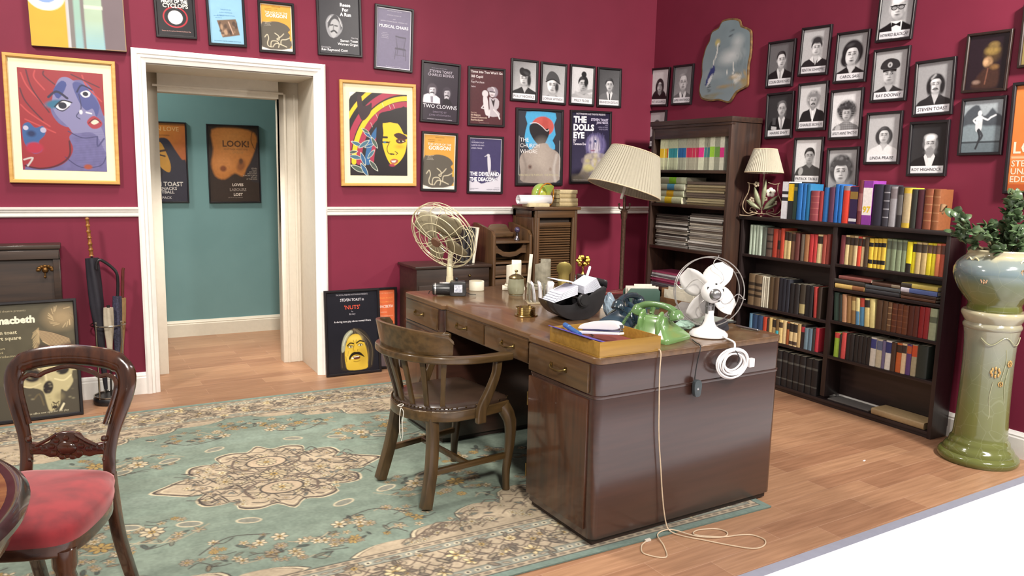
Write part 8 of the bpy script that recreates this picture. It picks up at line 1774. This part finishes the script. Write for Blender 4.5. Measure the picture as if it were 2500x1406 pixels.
B().lathe([(0, -.07), (.0015, -.068), (.0035, -.05), (.0045, -.045), (.0048, .02), (.005, .06), (.003, .062), (.003, .07), (0, .071)], 14).ob('barrel', mat('pen_silver', '#9c9a9c', .25, .9), o)
# ---------------------------------------------------------------- cords hanging down the desk end
YF = lambda x: -3.042+(x+.853)*.0367-.012
def phone_cord():
    pts = [(-.555, -2.985, DT_+.004), (-.552, -3.02, DT_+.006), (-.550, YF(-.55), DT_-.004), (-.552, YF(-.55)-.002, .68), (-.549, YF(-.55)-.004, .56), (-.541, YF(-.54)-.004, .42), (-.522, YF(-.52)-.004, .28), (-.505, YF(-.50)-.006, .15), (-.488, YF(-.49)-.012, .05), (-.478, -3.070, .0125), (-.45, -3.115, .0035), (-.395, -3.185, .0035), (-.335, -3.262, .0035), (-.272, -3.325, .0035), (-.215, -3.328, .0035), (-.172, -3.292, .0035), (-.185, -3.240, .0035), (-.235, -3.215, .0035), (-.315, -3.195, .004), (-.40, -3.135, .006), (-.36, -3.105, .004), (-.28, -3.130, .0035), (-.262, -3.175, .0035), (-.31, -3.198, .0035), (-.40, -3.150, .0055), (-.47, -3.068, .0145), (-.545, -3.074, .0125), (-.575, -3.15, .0035), (-.63, -3.225, .0035), (-.685, -3.165, .0035), (-.655, -3.110, .0035), (-.61, -3.085, .0035)]
    b = B(); b.tube(smoothpts(pts, 7), .0028, 8); t = empty('phone_cord', (-.55, -3.05, 0), label='cream telephone cord running down the desk end and looped on the floor', cat='cord')
    o = b.ob('cord', mat('cream_cord', '#cdb79a', .5), t); o.location = (.55, 3.05, 0)
    q = B(); q.box(-.617, -.590, -3.090, -3.078, .0012, .010); q.ob('plug', mat('cord_plug', '#dcd3c4', .4), t, bev=.001).location = (.55, 3.05, 0)
phone_cord()
def plug_cord():
    t = empty('plug_lead', (-.345, -3.03, .6), label='dark lead hanging over the desk end with a grey plug', cat='cord')
    b = B(); x = -.345; b.tube(smoothpts([(x+.06, -2.93, DT_+.003), (x+.03, -2.985, DT_+.004), (x+.01, YF(x), DT_-.002), (x-.004, YF(x)-.001, .70), (x-.012, YF(x)-.001, .64), (x-.012, YF(x)-.004, .622)], 6), .0022, 8); b.ob('lead', mat('black_lead', '#1a1919', .5), t).location = (.345, 3.03, -.6)
    p = B(); y = YF(x); p.prism(smoothpts([(x-.024, .622), (x+.0, .628), (x+.012, .612), (x+.010, .578), (x+.004, .560), (x-.018, .560), (x-.026, .585)], 3, True), y-.020, y-.002, 1); o = p.ob('plug', mat('plug_grey', '#3f474a', .45), t, bev=.003); o.location = (.345, 3.03, -.6)
    q = B(); q.ball((x-.008, y-.020, .592), .006, 10, (1, .3, 1)); q.ob('screw', stl, t).location = (.345, 3.03, -.6)
plug_cord()
o = empty('paper_scrap', (1.0, -2.88, .0003), (0, 0, .3), 'tiny white paper scrap on the floor right of the desk', 'paper scrap'); B().box(-.012, .012, -.004, .004, 0, .001).ob('scrap', MATS['white_paper'], o)
# ---------------------------------------------------------------- keep the scene tidy: drop data nothing uses
for m_ in [m for m in bpy.data.meshes if m.users == 0]: bpy.data.meshes.remove(m_)
